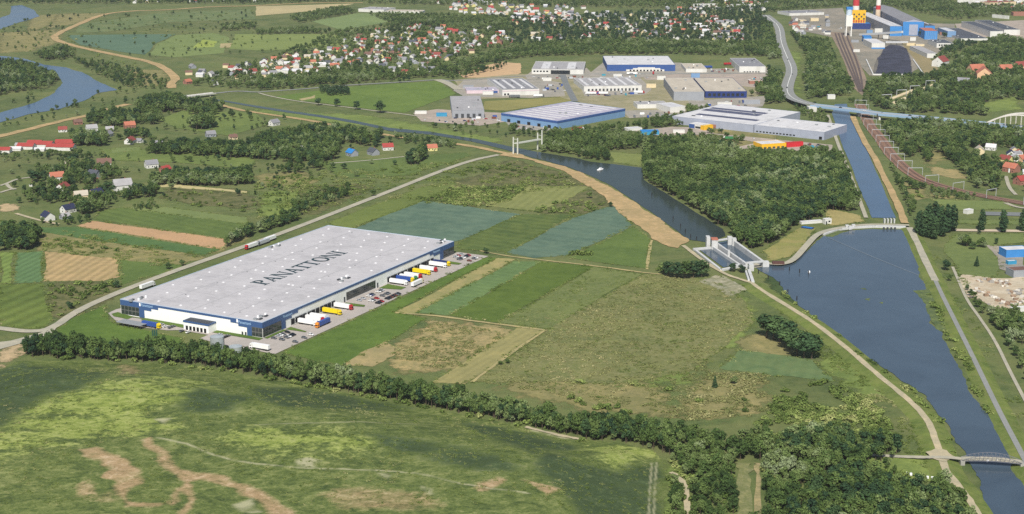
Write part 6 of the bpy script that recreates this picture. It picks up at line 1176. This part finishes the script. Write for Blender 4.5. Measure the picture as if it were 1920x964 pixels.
grow(Z3, [(1209, 338), (1240, 357), (1285, 383), (1330, 410), (1368, 432), (1378, 455), (1405, 468), (1440, 460), (1470, 445), (1482, 432), (1505, 418), (1545, 408), (1556, 393), (1610, 400), (1592, 345), (1575, 302), (1540, 292), (1500, 296), (1450, 298), (1380, 292), (1330, 282), (1260, 272), (1206, 275)], 6.2, 9, 17.5, wf=(.75, 1.35)); grow(Z3, [(1300, 400), (1400, 330), (1560, 310), (1600, 380), (1540, 405), (1480, 430), (1405, 465)], 9, 11, 18, 'dark')
grow('canal bank wood', [(1015, 286), (1030, 262), (1100, 252), (1200, 262), (1206, 275), (1180, 282), (1130, 284), (1146, 303), (1100, 299), (1060, 289)], 6.5, 8, 13); grow('canal bank wood', [(1180, 240), (1240, 226), (1300, 218), (1290, 230), (1200, 250)], 8, 8, 12); grow('canal bank wood', [(948, 250), (1040, 252), (1120, 246), (1190, 238), (1180, 246), (1040, 262), (950, 256)], 9, 8, 13, dens=.8)
grow('canal bank wood', [(1245, 262), (1330, 262), (1420, 290), (1560, 296), (1575, 300), (1440, 300), (1300, 285), (1240, 275)], 7.5, 8, 12); grow('canal bank wood', [(1355, 190), (1440, 175), (1475, 180), (1470, 196), (1420, 196)], 8, 10, 14); grow('canal bank wood', [(1285, 212), (1340, 200), (1345, 206), (1290, 220)], 8, 11, 15); grow('canal bank wood', [(1500, 200), (1550, 215), (1560, 240), (1545, 240), (1500, 215)], 8, 5, 9)
grow('scrub beside the wood', [(1440, 770), (1480, 722), (1560, 716), (1620, 746), (1660, 778), (1680, 808), (1560, 822), (1420, 826), (1400, 806)], 3.6, 1.8, 3.6, 'bush', .8, (1.1, 1.6), (22, .36))
E1 = 'eastern wood'
for pl, sp, h0, h1, dn in (([(1500, 75), (1552, 80), (1568, 120), (1600, 165), (1595, 180), (1515, 186), (1505, 150), (1515, 120)], 8, 9, 13, .95), ([(1480, 60), (1500, 70), (1508, 100), (1500, 90)], 8, 8, 12, .8), ([(1405, 130), (1462, 138), (1470, 160), (1465, 185), (1420, 178)], 8, 10, 14, 1), ([(1425, 40), (1445, 50), (1455, 80), (1465, 110), (1440, 112), (1430, 80)], 8, 9, 13, 1),
                           ([(1640, 200), (1625, 165), (1650, 150), (1740, 146), (1790, 122), (1810, 100), (1925, 92), (1925, 190), (1890, 185), (1840, 195), (1850, 218), (1740, 212), (1690, 214)], 9, 9, 14, .95), ([(1650, 236), (1740, 232), (1925, 252), (1925, 292), (1870, 275), (1820, 280), (1790, 310), (1750, 280), (1720, 290), (1700, 300)], 8, 9, 14, .95),
                           ([(1730, 290), (1745, 275), (1750, 300), (1735, 312)], 7, 8, 12, 1), ([(1780, 300), (1830, 295), (1870, 305), (1880, 340), (1870, 362), (1820, 352), (1815, 335), (1790, 318)], 8, 8, 13, .9), ([(1880, 290), (1925, 310), (1925, 370), (1890, 360)], 10, 6, 10, .6), ([(1665, 308), (1690, 335), (1735, 352), (1730, 362), (1690, 345), (1715, 385), (1715, 420), (1700, 395)], 6, 4, 8, .8),
                           ([(1740, 350), (1840, 368), (1830, 376), (1750, 374)], 6, 4, 7, .7), ([(1845, 580), (1875, 590), (1925, 600), (1925, 650), (1890, 640), (1870, 620)], 6, 7, 12, 1), ([(1880, 645), (1925, 660), (1925, 720), (1900, 690)], 7, 6, 10, .8), ([(1800, 525), (1815, 545), (1845, 590), (1835, 590), (1805, 550)], 5, 5, 8, .9)):
    grow(E1, pl, sp, h0 * .8, h1 * 1.1, 'leaf', dn, (.85, 1.45)); grow(E1, pl, sp * 2.2, h0, h1 * 1.1, 'dark', .5, (.9, 1.3))
N0 = 'northern forest'
for pl, sp, dn in (([(955, 112), (1000, 107), (1130, 103), (1270, 103), (1440, 107), (1442, 84), (1200, 80), (1100, 80), (955, 90)], 9, 1), ([(480, 171), (580, 163), (700, 151), (820, 145), (900, 122), (955, 112), (955, 96), (890, 108), (800, 142), (700, 143), (600, 148), (480, 156)], 8.5, .95), ([(690, 28), (960, 34), (960, 60), (860, 54), (740, 48)], 10, .95), ([(955, 90), (955, 35), (1440, 15), (1440, 84), (1200, 80), (1100, 80)], 13, .72),
                   ([(-20, 8), (480, 8), (690, 3), (690, -25), (-20, -25)], 13, .85), ([(690, 8), (1440, 20), (1440, -25), (690, -25)], 13, .85), ([(1440, 25), (1590, 12), (1590, -25), (1440, -25)], 13, .9), ([(1660, 12), (1790, 38), (1925, 25), (1925, 12), (1790, 10), (1790, -25), (1600, -25), (1600, 10)], 12, .95), ([(1612, 74), (1636, 70), (1640, 62), (1615, 62)], 9, .8), ([(1600, 90), (1618, 88), (1628, 108), (1612, 110)], 9, .6), ([(1660, 80), (1700, 79), (1700, 74), (1662, 74)], 9, .7), ([(1735, 84), (1756, 82), (1756, 76), (1735, 77)], 8, .9), ([(1590, 30), (1660, 26), (1660, 14), (1595, 14)], 12, .5), ([(1815, 98), (1870, 72), (1925, 66), (1925, 94), (1830, 104)], 9, 1), ([(1790, 100), (1760, 105), (1800, 80), (1840, 82)], 10, .6),
                   ([(480, 62), (560, 55), (620, 62), (600, 64), (480, 66)], 10, .9), ([(540, 35), (640, 15), (670, 25), (600, 38), (560, 45)], 10, .9), ([(410, 60), (480, 56), (480, 48), (420, 50)], 10, .9), ([(490, 118), (640, 60), (760, 46), (960, 52), (960, 90), (880, 104), (800, 140), (700, 140), (640, 146), (490, 154)], 12.5, .62), ([(340, 165), (480, 120), (490, 150), (480, 168), (400, 166)], 12, .7), ([(600, 170), (655, 170), (655, 180), (605, 180)], 8, .9)):
    grow(N0, pl, sp, 8, 13, 'leaf' if R.random() < .65 else 'dark', dn, (.95, 1.35))
V0 = 'river meadow trees'
for pl, sp, dn, h0, h1 in (([(-20, 122), (30, 118), (80, 132), (108, 150), (95, 165), (40, 172), (-20, 185)], 9, .75, 7, 12), ([(60, 105), (130, 95), (140, 110), (90, 116)], 9, .8, 8, 13), ([(130, 110), (230, 125), (330, 162), (300, 170), (230, 162), (170, 135)], 10, .6, 5, 9), ([(255, 200), (300, 190), (345, 192), (330, 212), (260, 212)], 8, 1, 10, 15), ([(160, 222), (210, 212), (300, 214), (310, 232), (220, 240), (165, 235)], 8.5, .8, 7, 12), ([(300, 190), (400, 195), (420, 205), (400, 225), (350, 215)], 9, .6, 8, 13), ([(355, 238), (395, 232), (398, 242), (360, 245)], 7, 1, 12, 16),
                           ([(135, 262), (200, 262), (200, 275), (140, 275)], 6.5, .95, 10, 14), ([(235, 255), (280, 250), (280, 262), (240, 262)], 8, .9, 8, 11), ([(265, 290), (340, 275), (480, 280), (485, 300), (340, 292), (290, 290)], 7, .95, 8, 13), ([(480, 262), (560, 252), (620, 245), (715, 258), (715, 280), (640, 268), (630, 300), (560, 306), (480, 300)], 7.5, .85, 8, 13), ([(560, 300), (640, 295), (600, 320), (520, 330)], 8, .5, 6, 10), ([(762, 308), (785, 290), (800, 290), (800, 296), (782, 312)], 6, 1, 9, 14),
                           ([(730, 255), (800, 262), (860, 272), (850, 280), (760, 270)], 8, .8, 5, 8), ([(0, 440), (72, 432), (76, 452), (60, 470), (0, 472)], 6, .95, 7, 12), ([(275, 345), (330, 328), (470, 330), (475, 348), (400, 350), (300, 348)], 6, .95, 7, 11), ([(230, 372), (290, 350), (296, 368), (240, 378)], 6.5, .9, 7, 11), ([(40, 368), (120, 345), (140, 360), (200, 360), (230, 372), (190, 400), (150, 405), (130, 380), (60, 385)], 6.5, .75, 5, 10), ([(60, 340), (70, 325), (105, 320), (120, 310), (200, 312), (230, 335), (160, 350), (90, 345)], 7, .65, 6, 11), ([(75, 418), (170, 412), (170, 420), (100, 426)], 6, .7, 4, 7),
                           ([(420, 468), (455, 450), (560, 415), (560, 400), (480, 430), (430, 450)], 6, .85, 6, 11), ([(250, 390), (290, 382), (300, 392), (255, 396)], 5, .9, 3, 5), ([(560, 405), (650, 370), (660, 352), (600, 362), (550, 385)], 6, .6, 4, 8), ([(330, 300), (480, 298), (560, 320), (480, 330)], 14, .25, 4, 7), ([(120, 285), (200, 290), (200, 300), (0, 305), (0, 292)], 10, .5, 5, 8), ([(840, 70), (1000, 70)], 99, 0, 1, 2), ([(1750, 455), (1880, 452), (1890, 480), (1840, 470), (1790, 462)], 9, .35, 5, 9)):
    if dn: grow(V0, pl, sp * .92, h0, h1 * 1.25, 'leaf', dn, (.85, 1.3)); grow(V0, pl, sp * 1.6, h0, h1 * 1.25, 'dark', dn, (.9, 1.3))
for pl, sp, dn, h0, h1 in (([(0, 290), (260, 285), (480, 300), (640, 300), (700, 350), (520, 420), (430, 400), (250, 380), (0, 420)], 17, .35, 4, 9), ([(200, 200), (480, 215), (760, 262), (700, 300), (480, 290), (200, 280)], 16, .4, 5, 10), ([(100, 95), (320, 110), (480, 100), (680, 90), (680, 60), (400, 55), (150, 70)], 26, .3, 4, 9), ([(0, 30), (200, 25), (480, 20), (480, 50), (0, 100)], 26, .35, 5, 10), ([(0, 180), (200, 150), (330, 170), (240, 200), (0, 250)], 16, .4, 4, 9), ([(480, 150), (960, 110), (960, 125), (860, 150), (480, 172)], 10, .6, 7, 12), ([(870, 232), (950, 240), (1010, 250), (950, 268), (800, 240)], 12, .4, 5, 9), ([(1790, 430), (1925, 440), (1925, 470), (1800, 470)], 16, .3, 5, 9), ([(1240, 225), (1300, 240), (1420, 262), (1330, 290), (1200, 262)], 9, .5, 6, 11), ([(1460, 150), (1500, 190), (1560, 210), (1500, 215)], 10, .5, 5, 9), ([(1560, 215), (1605, 180), (1640, 160), (1650, 185), (1620, 200)], 9, .6, 5, 9), ([(1720, 130), (1800, 110), (1790, 80), (1740, 110)], 11, .5, 7, 11)):
    grow(V0, pl, sp, h0, h1, 'leaf', dn, (.9, 1.5), (60, .42)); grow(V0, pl, sp * 1.3, h0, h1, 'dark', dn * .7, (.9, 1.4), (45, .44))
# bushes strewn over rough ground
B0 = 'bushes over rough ground'
for pl, sp, dn in (([(800, 374), (850, 350), (940, 352), (988, 350), (960, 372), (916, 388), (870, 388)], 4.5, .9), ([(900, 320), (960, 300), (1060, 325), (1110, 350), (1000, 350), (940, 340)], 9, .4), ([(990, 398), (1060, 375), (1140, 380), (1120, 398), (1060, 402)], 6, .6), ([(320, 352), (460, 364), (470, 400), (300, 380)], 8, .35), ([(90, 532), (228, 530), (200, 560), (130, 600), (90, 590)], 6, .5), ([(80, 430), (250, 460), (300, 478), (90, 465)], 9, .3), ([(480, 330), (640, 330), (690, 350), (520, 420), (470, 400)], 8, .4), ([(1460, 535), (1502, 575), (1574, 628), (1664, 682), (1748, 758), (1800, 850), (1780, 850), (1725, 765), (1640, 700), (1560, 640), (1480, 575)], 5, .35), ([(1736, 540), (1751, 585), (1770, 620), (1800, 690), (1835, 752), (1880, 820), (1870, 800), (1800, 650)], 4, .45), ([(1060, 715), (1440, 700), (1440, 770), (1250, 790), (1080, 770)], 14, .2), ([(0, 60), (110, 50), (310, 140), (230, 150), (60, 100)], 18, .35), ([(150, 40), (480, 20), (480, 90), (330, 100)], 22, .3), ([(480, 200), (950, 262), (950, 270), (480, 212)], 18, .3), ([(960, 785), (1060, 800), (1160, 812), (1100, 815), (1000, 800)], 4, .6), ([(1255, 865), (1300, 870), (1310, 1000), (1256, 1000)], 4, .6), ([(1375, 868), (1440, 868), (1450, 1000), (1375, 1000)], 4.5, .5), ([(60, 672), (300, 682), (450, 704), (700, 750), (960, 800), (1100, 832), (1100, 826), (960, 794), (680, 741), (450, 697), (280, 678)], 4, .5), ([(1690, 345), (1740, 372), (1715, 380)], 6, .5), ([(1600, 880), (1680, 885), (1780, 900), (1780, 912), (1640, 910)], 4, .6), ([(1050, 740), (1180, 770), (1290, 800), (1200, 790), (1060, 755)], 5, .5), ([(1230, 495), (1330, 500), (1320, 515), (1235, 512)], 5, .5)):
    for x, y in sample(pl, sp, dn, None): ALL.append((x, y, float(hill_h(np.array([x]), np.array([y]))[0]), R.uniform(1.6, 3.8), R.uniform(1, 1.5), 'bush', B0))
# trees that stand alone: placed one by one
SOLO = [(713, 212, 19, 'dark', 'round dark tree by the lower estate lane'), (632, 200, 13, 'dark', 'small dark tree second along the estate lane'), (669, 206, 14, 'dark', 'dark tree third along the estate lane'), (597, 198, 12, 'dark', 'lowest dark tree along the estate lane'), (963, 247, 13, 'leaf', 'tall tree left of the pipe bridge mast'), (770, 308, 17, 'dark', 'tall dark tree at the farmyard lane'), (740, 310, 7, 'dark', 'slim dark tree beside the farmyard'), (696, 308, 6, 'leaf', 'little round tree below the farmyard lane'), (645, 318, 8, 'dark', 'dark tree in the pasture right of its twin'), (624, 316, 8, 'leaf', 'tree in the pasture left of its twin'),
        (700, 368, 8, 'leaf', 'round tree beside the warehouse road'), (316, 505, 7, 'dark', 'round dark tree beside the concrete road bend'), (342, 499, 6, 'dark', 'smaller dark tree right beside the concrete road'), (218, 540, 7, 'dark', 'round tree left of the concrete road'), (130, 580, 7, 'dark', 'dark shrub tree by the lower concrete road'), (911, 476, 6, 'dark', 'dark round bush tree at the warehouse yard end'), (952, 682, 4, 'leaf', 'right one of two shrubs in the hay field corner'), (938, 685, 3.5, 'leaf', 'left one of two shrubs in the hay field corner'), (1340, 727, 8, 'conifer', 'dark conifer standing alone on the heath'), (1376, 720, 6, 'leaf', 'bushy tree right of the lone conifer'), (1105, 372, 8, 'leaf', 'tree on the dike foot above the blue-green field'), (1145, 388, 6, 'dark', 'dark tree at the tip of the blue-green field'),
        (1253, 518, 14, 'dark', 'leftmost tree of the clump by the stony patch'), (1268, 522, 15, 'dark', 'second tree of the clump by the stony patch'), (1284, 523, 15, 'leaf', 'middle tree of the clump by the stony patch'), (1300, 521, 16, 'dark', 'fourth tree of the clump by the stony patch'), (1316, 519, 16, 'dark', 'rightmost tree of the clump by the stony patch'), (1243, 515, 11, 'leaf', 'low tree at the left of the stony-patch clump'), (1290, 512, 12, 'leaf', 'tree at the back of the stony-patch clump'),
        (1437, 634, 20, 'dark', 'leftmost tree of the dark levee-side clump'), (1450, 637, 20, 'dark', 'second tree of the dark levee-side clump'), (1462, 642, 20, 'dark', 'third tree of the dark levee-side clump'), (1477, 645, 19, 'dark', 'fourth tree of the dark levee-side clump'), (1494, 667, 20, 'dark', 'fifth tree of the dark levee-side clump'), (1507, 672, 20, 'dark', 'sixth tree of the dark levee-side clump'), (1522, 673, 19, 'dark', 'last tree of the dark levee-side clump'), (1480, 655, 18, 'dark', 'tree in the gap of the dark levee-side clump'),
        (1374, 510, 8, 'dark', 'dark tree beside the lock stairs'), (1390, 512, 8, 'dark', 'dark tree in front of the lock stairs'), (1831, 500, 9, 'conifer', 'lone conifer on the pasture by the quarry'), (1773, 507, 10, 'dark', 'dark tree at the corner of the quarry fence'), (1780, 527, 6, 'leaf', 'shrub tree below the quarry fence corner'), (1823, 468, 8, 'dark', 'pasture tree left of the depot'), (1805, 460, 11, 'leaf', 'bushy tree at the top of the pasture'), (1845, 465, 7, 'leaf', 'low tree right of the pasture conifers'), (205, 366, 16, 'dark', 'big dark tree in front of the long farmhouse'), (160, 402, 16, 'dark', 'big dark tree beside the front gabled house'), (62, 343, 16, 'dark', 'tall dark tree at the hamlet entrance'), (140, 312, 16, 'dark', 'tall dark tree beside the cream cottage'), (57, 373, 9, 'leaf', 'rounded tree before the hamlet lane'), (322, 356, 8, 'leaf', 'round tree on the pale hay strip'), (1330, 250, 8, 'leaf', 'tree beside the yellow workshop'), (372, 242, 18, 'leaf', 'large round tree on the pasture below the bridge'), (1770, 72, 14, 'dark', 'dark tree right of the plain blue block'), (1726, 70, 14, 'dark', 'round tree at the corner of the gabled blue hall')]
for x, y, h, kd, lab in SOLO:
    q = P(x, y); s = h / NOM[kd]; wv = s * (1.2 if kd == 'conifer' else 1.55); e = empty('solitary_tree', q, R.uniform(0, 6.28), lab, 'tree', 'trees standing singly or in small clumps'); e.scale = (wv, wv, s); c, t = R.choice(VAR[kd]); link('crown', c, e); link('trunk', t, e)
for k, (x, y, h) in enumerate(((1722, 440, 22), (1733, 445, 24), (1744, 447, 22), (1752, 449, 21), (1762, 440, 26), (1775, 436, 26), (1786, 434, 25), (1768, 444, 20), (1740, 432, 25), (1752, 428, 25), (1840, 433, 20), (1880, 436, 21), (1917, 434, 21))):
    q = P(x, y); s = h / NOM['poplar']; e = empty('poplar_tree', q, R.uniform(0, 6.28), 'tall dark columnar poplar in the dense clump by the dam' if k < 10 else ['left', 'middle', 'right'][k - 10] + ' one of three columnar poplars along the gravel strip', 'tree', 'poplars by the dam' if k < 10 else 'poplars along the gravel strip'); e.scale = (s * 1.35, s * 1.35, s); c, t = R.choice(VAR['poplar']); link('crown', c, e); link('trunk', t, e)
q = P(1090, 479)
for k in range(5): e = empty('field_bush', q + Vector((-8 + k * 4, R.uniform(-2, 2), 0)), R.uniform(0, 6), 'dark low bush in the clump at the blue-green field edge', 'bush', 'bush clump at the field edge'); e.scale = (1.6, 1.6, 1.7); link('foliage', VAR['bush'][k % 4][0], e); link('trunk', VAR['bush'][k % 4][1], e)
# the trees that show largest are things of their own; the rest of each wood is a mass
def app(t): d_ = proj(t[:3]); return (t[3] / d_[2]) if -30 < d_[0] < 1950 and d_[1] < 990 else 0
big = [t for t in ALL if t[5] in ('leaf', 'dark') and t[6] in (Z1, Z2)]; big.sort(key=app, reverse=True)
first = [t for t in big if t[6] == Z1][:190] + [t for t in big if t[6] == Z2][:110]; ids = set(id(t) for t in first)
LBT = {Z1: 'leafy tree in the long row between grassy mound and warehouse', Z2: 'leafy tree in the front of the lower right wood'}
def tlab(t):
    px = proj(t[:3]); hw = 'tall' if t[3] > 13.2 else 'low' if t[3] < 10.5 else 'middling'
    if t[6] == Z2:
        return f"{hw} leafy tree of the lower right wood, " + ('left of its cleared strip' if px[0] < 1390 else 'just right of its cleared strip' if px[0] < 1560 else 'towards the white bales' if px[0] < 1700 else 'beside the levee path')
    seg = [(120, 'at its left end by the road fork'), (220, 'below the lawn left of the warehouse'), (330, 'below the banner poles'), (430, 'beside the tall silver tank'), (540, 'below the near yard corner'), (660, 'below the mown lawn strip'), (760, 'below the small stubble patch'), (870, 'below the tan hay field'), (980, 'below the narrow mown strip'), (1100, 'below the olive heath'), (1200, 'above the pale mound track'), (9999, 'where it meets the wood')]
    return f"{hw} leafy tree of the mound row, " + next(b for a, b in seg if px[0] < a)
for t in first:
    e = empty('leafy_tree', t[:3], R.uniform(0, 6.28), tlab(t), 'tree', 'trees of the ' + t[6]); s = t[3] / NOM[t[5]]; e.scale = (s * t[4], s * t[4], s); c, tr = R.choice(VAR[t[5]]); link('crown', c, e); link('trunk', tr, e)
rest = {}
for t in ALL:
    if id(t) not in ids: rest.setdefault((t[6], t[5]), []).append(t[:5])
LBZ = {Z1: 'remaining leafy trees of the row behind the grassy mound', Z2: 'dense mixed wood filling the lower right corner', 'x': '', Z3: 'dense dark wood between old canal and straight canal', 'canal bank wood': 'trees on the far canal bank before the industrial estate', 'scrub beside the wood': 'light green scrub thicket beside the lower right wood', E1: 'dark mixed wood round railway and long bridge', N0: 'dark forest and garden trees round the far villages', V0: 'groves and hedges among the left-hand farms and river meadows', B0: 'low bushes strewn over rough ground and banks'}
for (zn, kd), pts in rest.items(): scatter('bushes' if kd == 'bush' else 'woodland', kd, pts, LBZ[zn] + (', darker kind' if kd == 'dark' else ''))
TF = []; TS = []
soilP = [[tuple(at(a, b)[:2]) for a, b in pl] for pl in ([(140, 835), (210, 845), (268, 882), (262, 905), (240, 940), (300, 938), (300, 955), (205, 950), (145, 925)], [(262, 815), (290, 815), (350, 875), (440, 892), (550, 945), (570, 1000), (300, 1000), (340, 900)])]
def tufts(poly, n_, h0, h1, thr=.42, sc=18., to=None):
    pw = [tuple(p[:2]) for p in PW(poly)]; xs_ = [p[0] for p in pw]; ys_ = [p[1] for p in pw]; x = RN.uniform(min(xs_), max(xs_), n_); y = RN.uniform(min(ys_), max(ys_), n_)
    k = inpoly(x, y, pw) & (fbm(x / sc, y / sc, 123, 4) > thr); x, y = x[k], y[k]; k = clear(x, y)
    for sp_ in soilP: k &= ~inpoly(x, y, sp_)
    x, y = x[k], y[k]; z = hill_h(x, y)
    for a, b_, c_ in zip(x, y, z): (TF if to is None else to).append((a, b_, c_, R.uniform(h0, h1), R.uniform(1.2, 2.4)))
tufts([(-10, 690), (300, 684), (560, 724), (960, 800), (1220, 848), (1245, 990), (-10, 990)], 12000, .15, .55, .45, 9.)
tufts([(1028, 619), (1206, 515), (1340, 528), (1410, 600), (1345, 662), (1280, 780), (890, 716)], 9000, .3, .8, .38, 10., TS); tufts([(1028, 619), (1206, 515), (1340, 528), (1410, 600), (1345, 662), (1280, 780), (890, 716)], 2500, .3, .8, .5, 16.)
tufts([(745, 648), (815, 602), (958, 626), (868, 690), (735, 690)], 1500, .3, .8, .42, 8., TS); tufts([(1330, 700), (1440, 700), (1440, 780), (1250, 790)], 1800, .4, 1.0, .42, 9., TS)
tufts([(935, 606), (1112, 500), (1205, 514), (1028, 617)], 2500, .3, .7, .45, 9.); tufts([(500, 330), (900, 300), (1100, 345), (900, 390), (700, 370), (480, 420)], 5000, .5, 1.6, .48, 14.); tufts([(80, 425), (400, 478), (300, 500), (80, 470)], 2500, .4, 1.2, .46, 10.); tufts([(1440, 560), (1700, 770), (1770, 900), (1700, 860), (1560, 700)], 3000, .3, .8, .48, 10.); tufts([(1735, 470), (1800, 640), (1925, 860), (1925, 740), (1800, 500)], 3000, .3, .8, .48, 10.)
for pl in FEDGE:
    pw = PW(pl)
    for a, b_ in zip(pw, pw[1:] + pw[:1]):
        if a.y > 1900: continue
        for _ in range(int((b_ - a).length / 2.2)):
            if R.random() < .55: q = a.lerp(b_, R.random()); TF.append((q.x + R.gauss(0, .9), q.y + R.gauss(0, .9), 0, R.uniform(.3, 1.0), R.uniform(1.2, 2.2)))
scatter('weed_tufts', 'tuft', TF, 'weeds and grass tufts on mound, heath and field edges')
scatter('straw_tufts', 'straw', TS, 'pale straw tufts on the olive heath and dry field')
print('TREES', len(ALL), {k: len(v) for k, v in rest.items()})

# ------------------------------------------------------------------ summer haze over the whole place
hz = bpy.data.materials.new('summer haze'); hz.use_nodes = True; n = hz.node_tree; n.nodes.remove(n.nodes['Principled BSDF'])
pv = N(n, 'ShaderNodeVolumePrincipled'); pv.inputs['Color'].default_value = (0.92, 0.95, 1.0, 1); pv.inputs['Density'].default_value = 0.000034; pv.inputs['Anisotropy'].default_value = 0.2
n.links.new(pv.outputs[0], n.nodes['Material Output'].inputs['Volume'])
MB().box(-5200, 5200, -400, 9300, -1.5, 331).build('haze', hz, None, label='thin pale summer haze over the plain', kind='stuff')
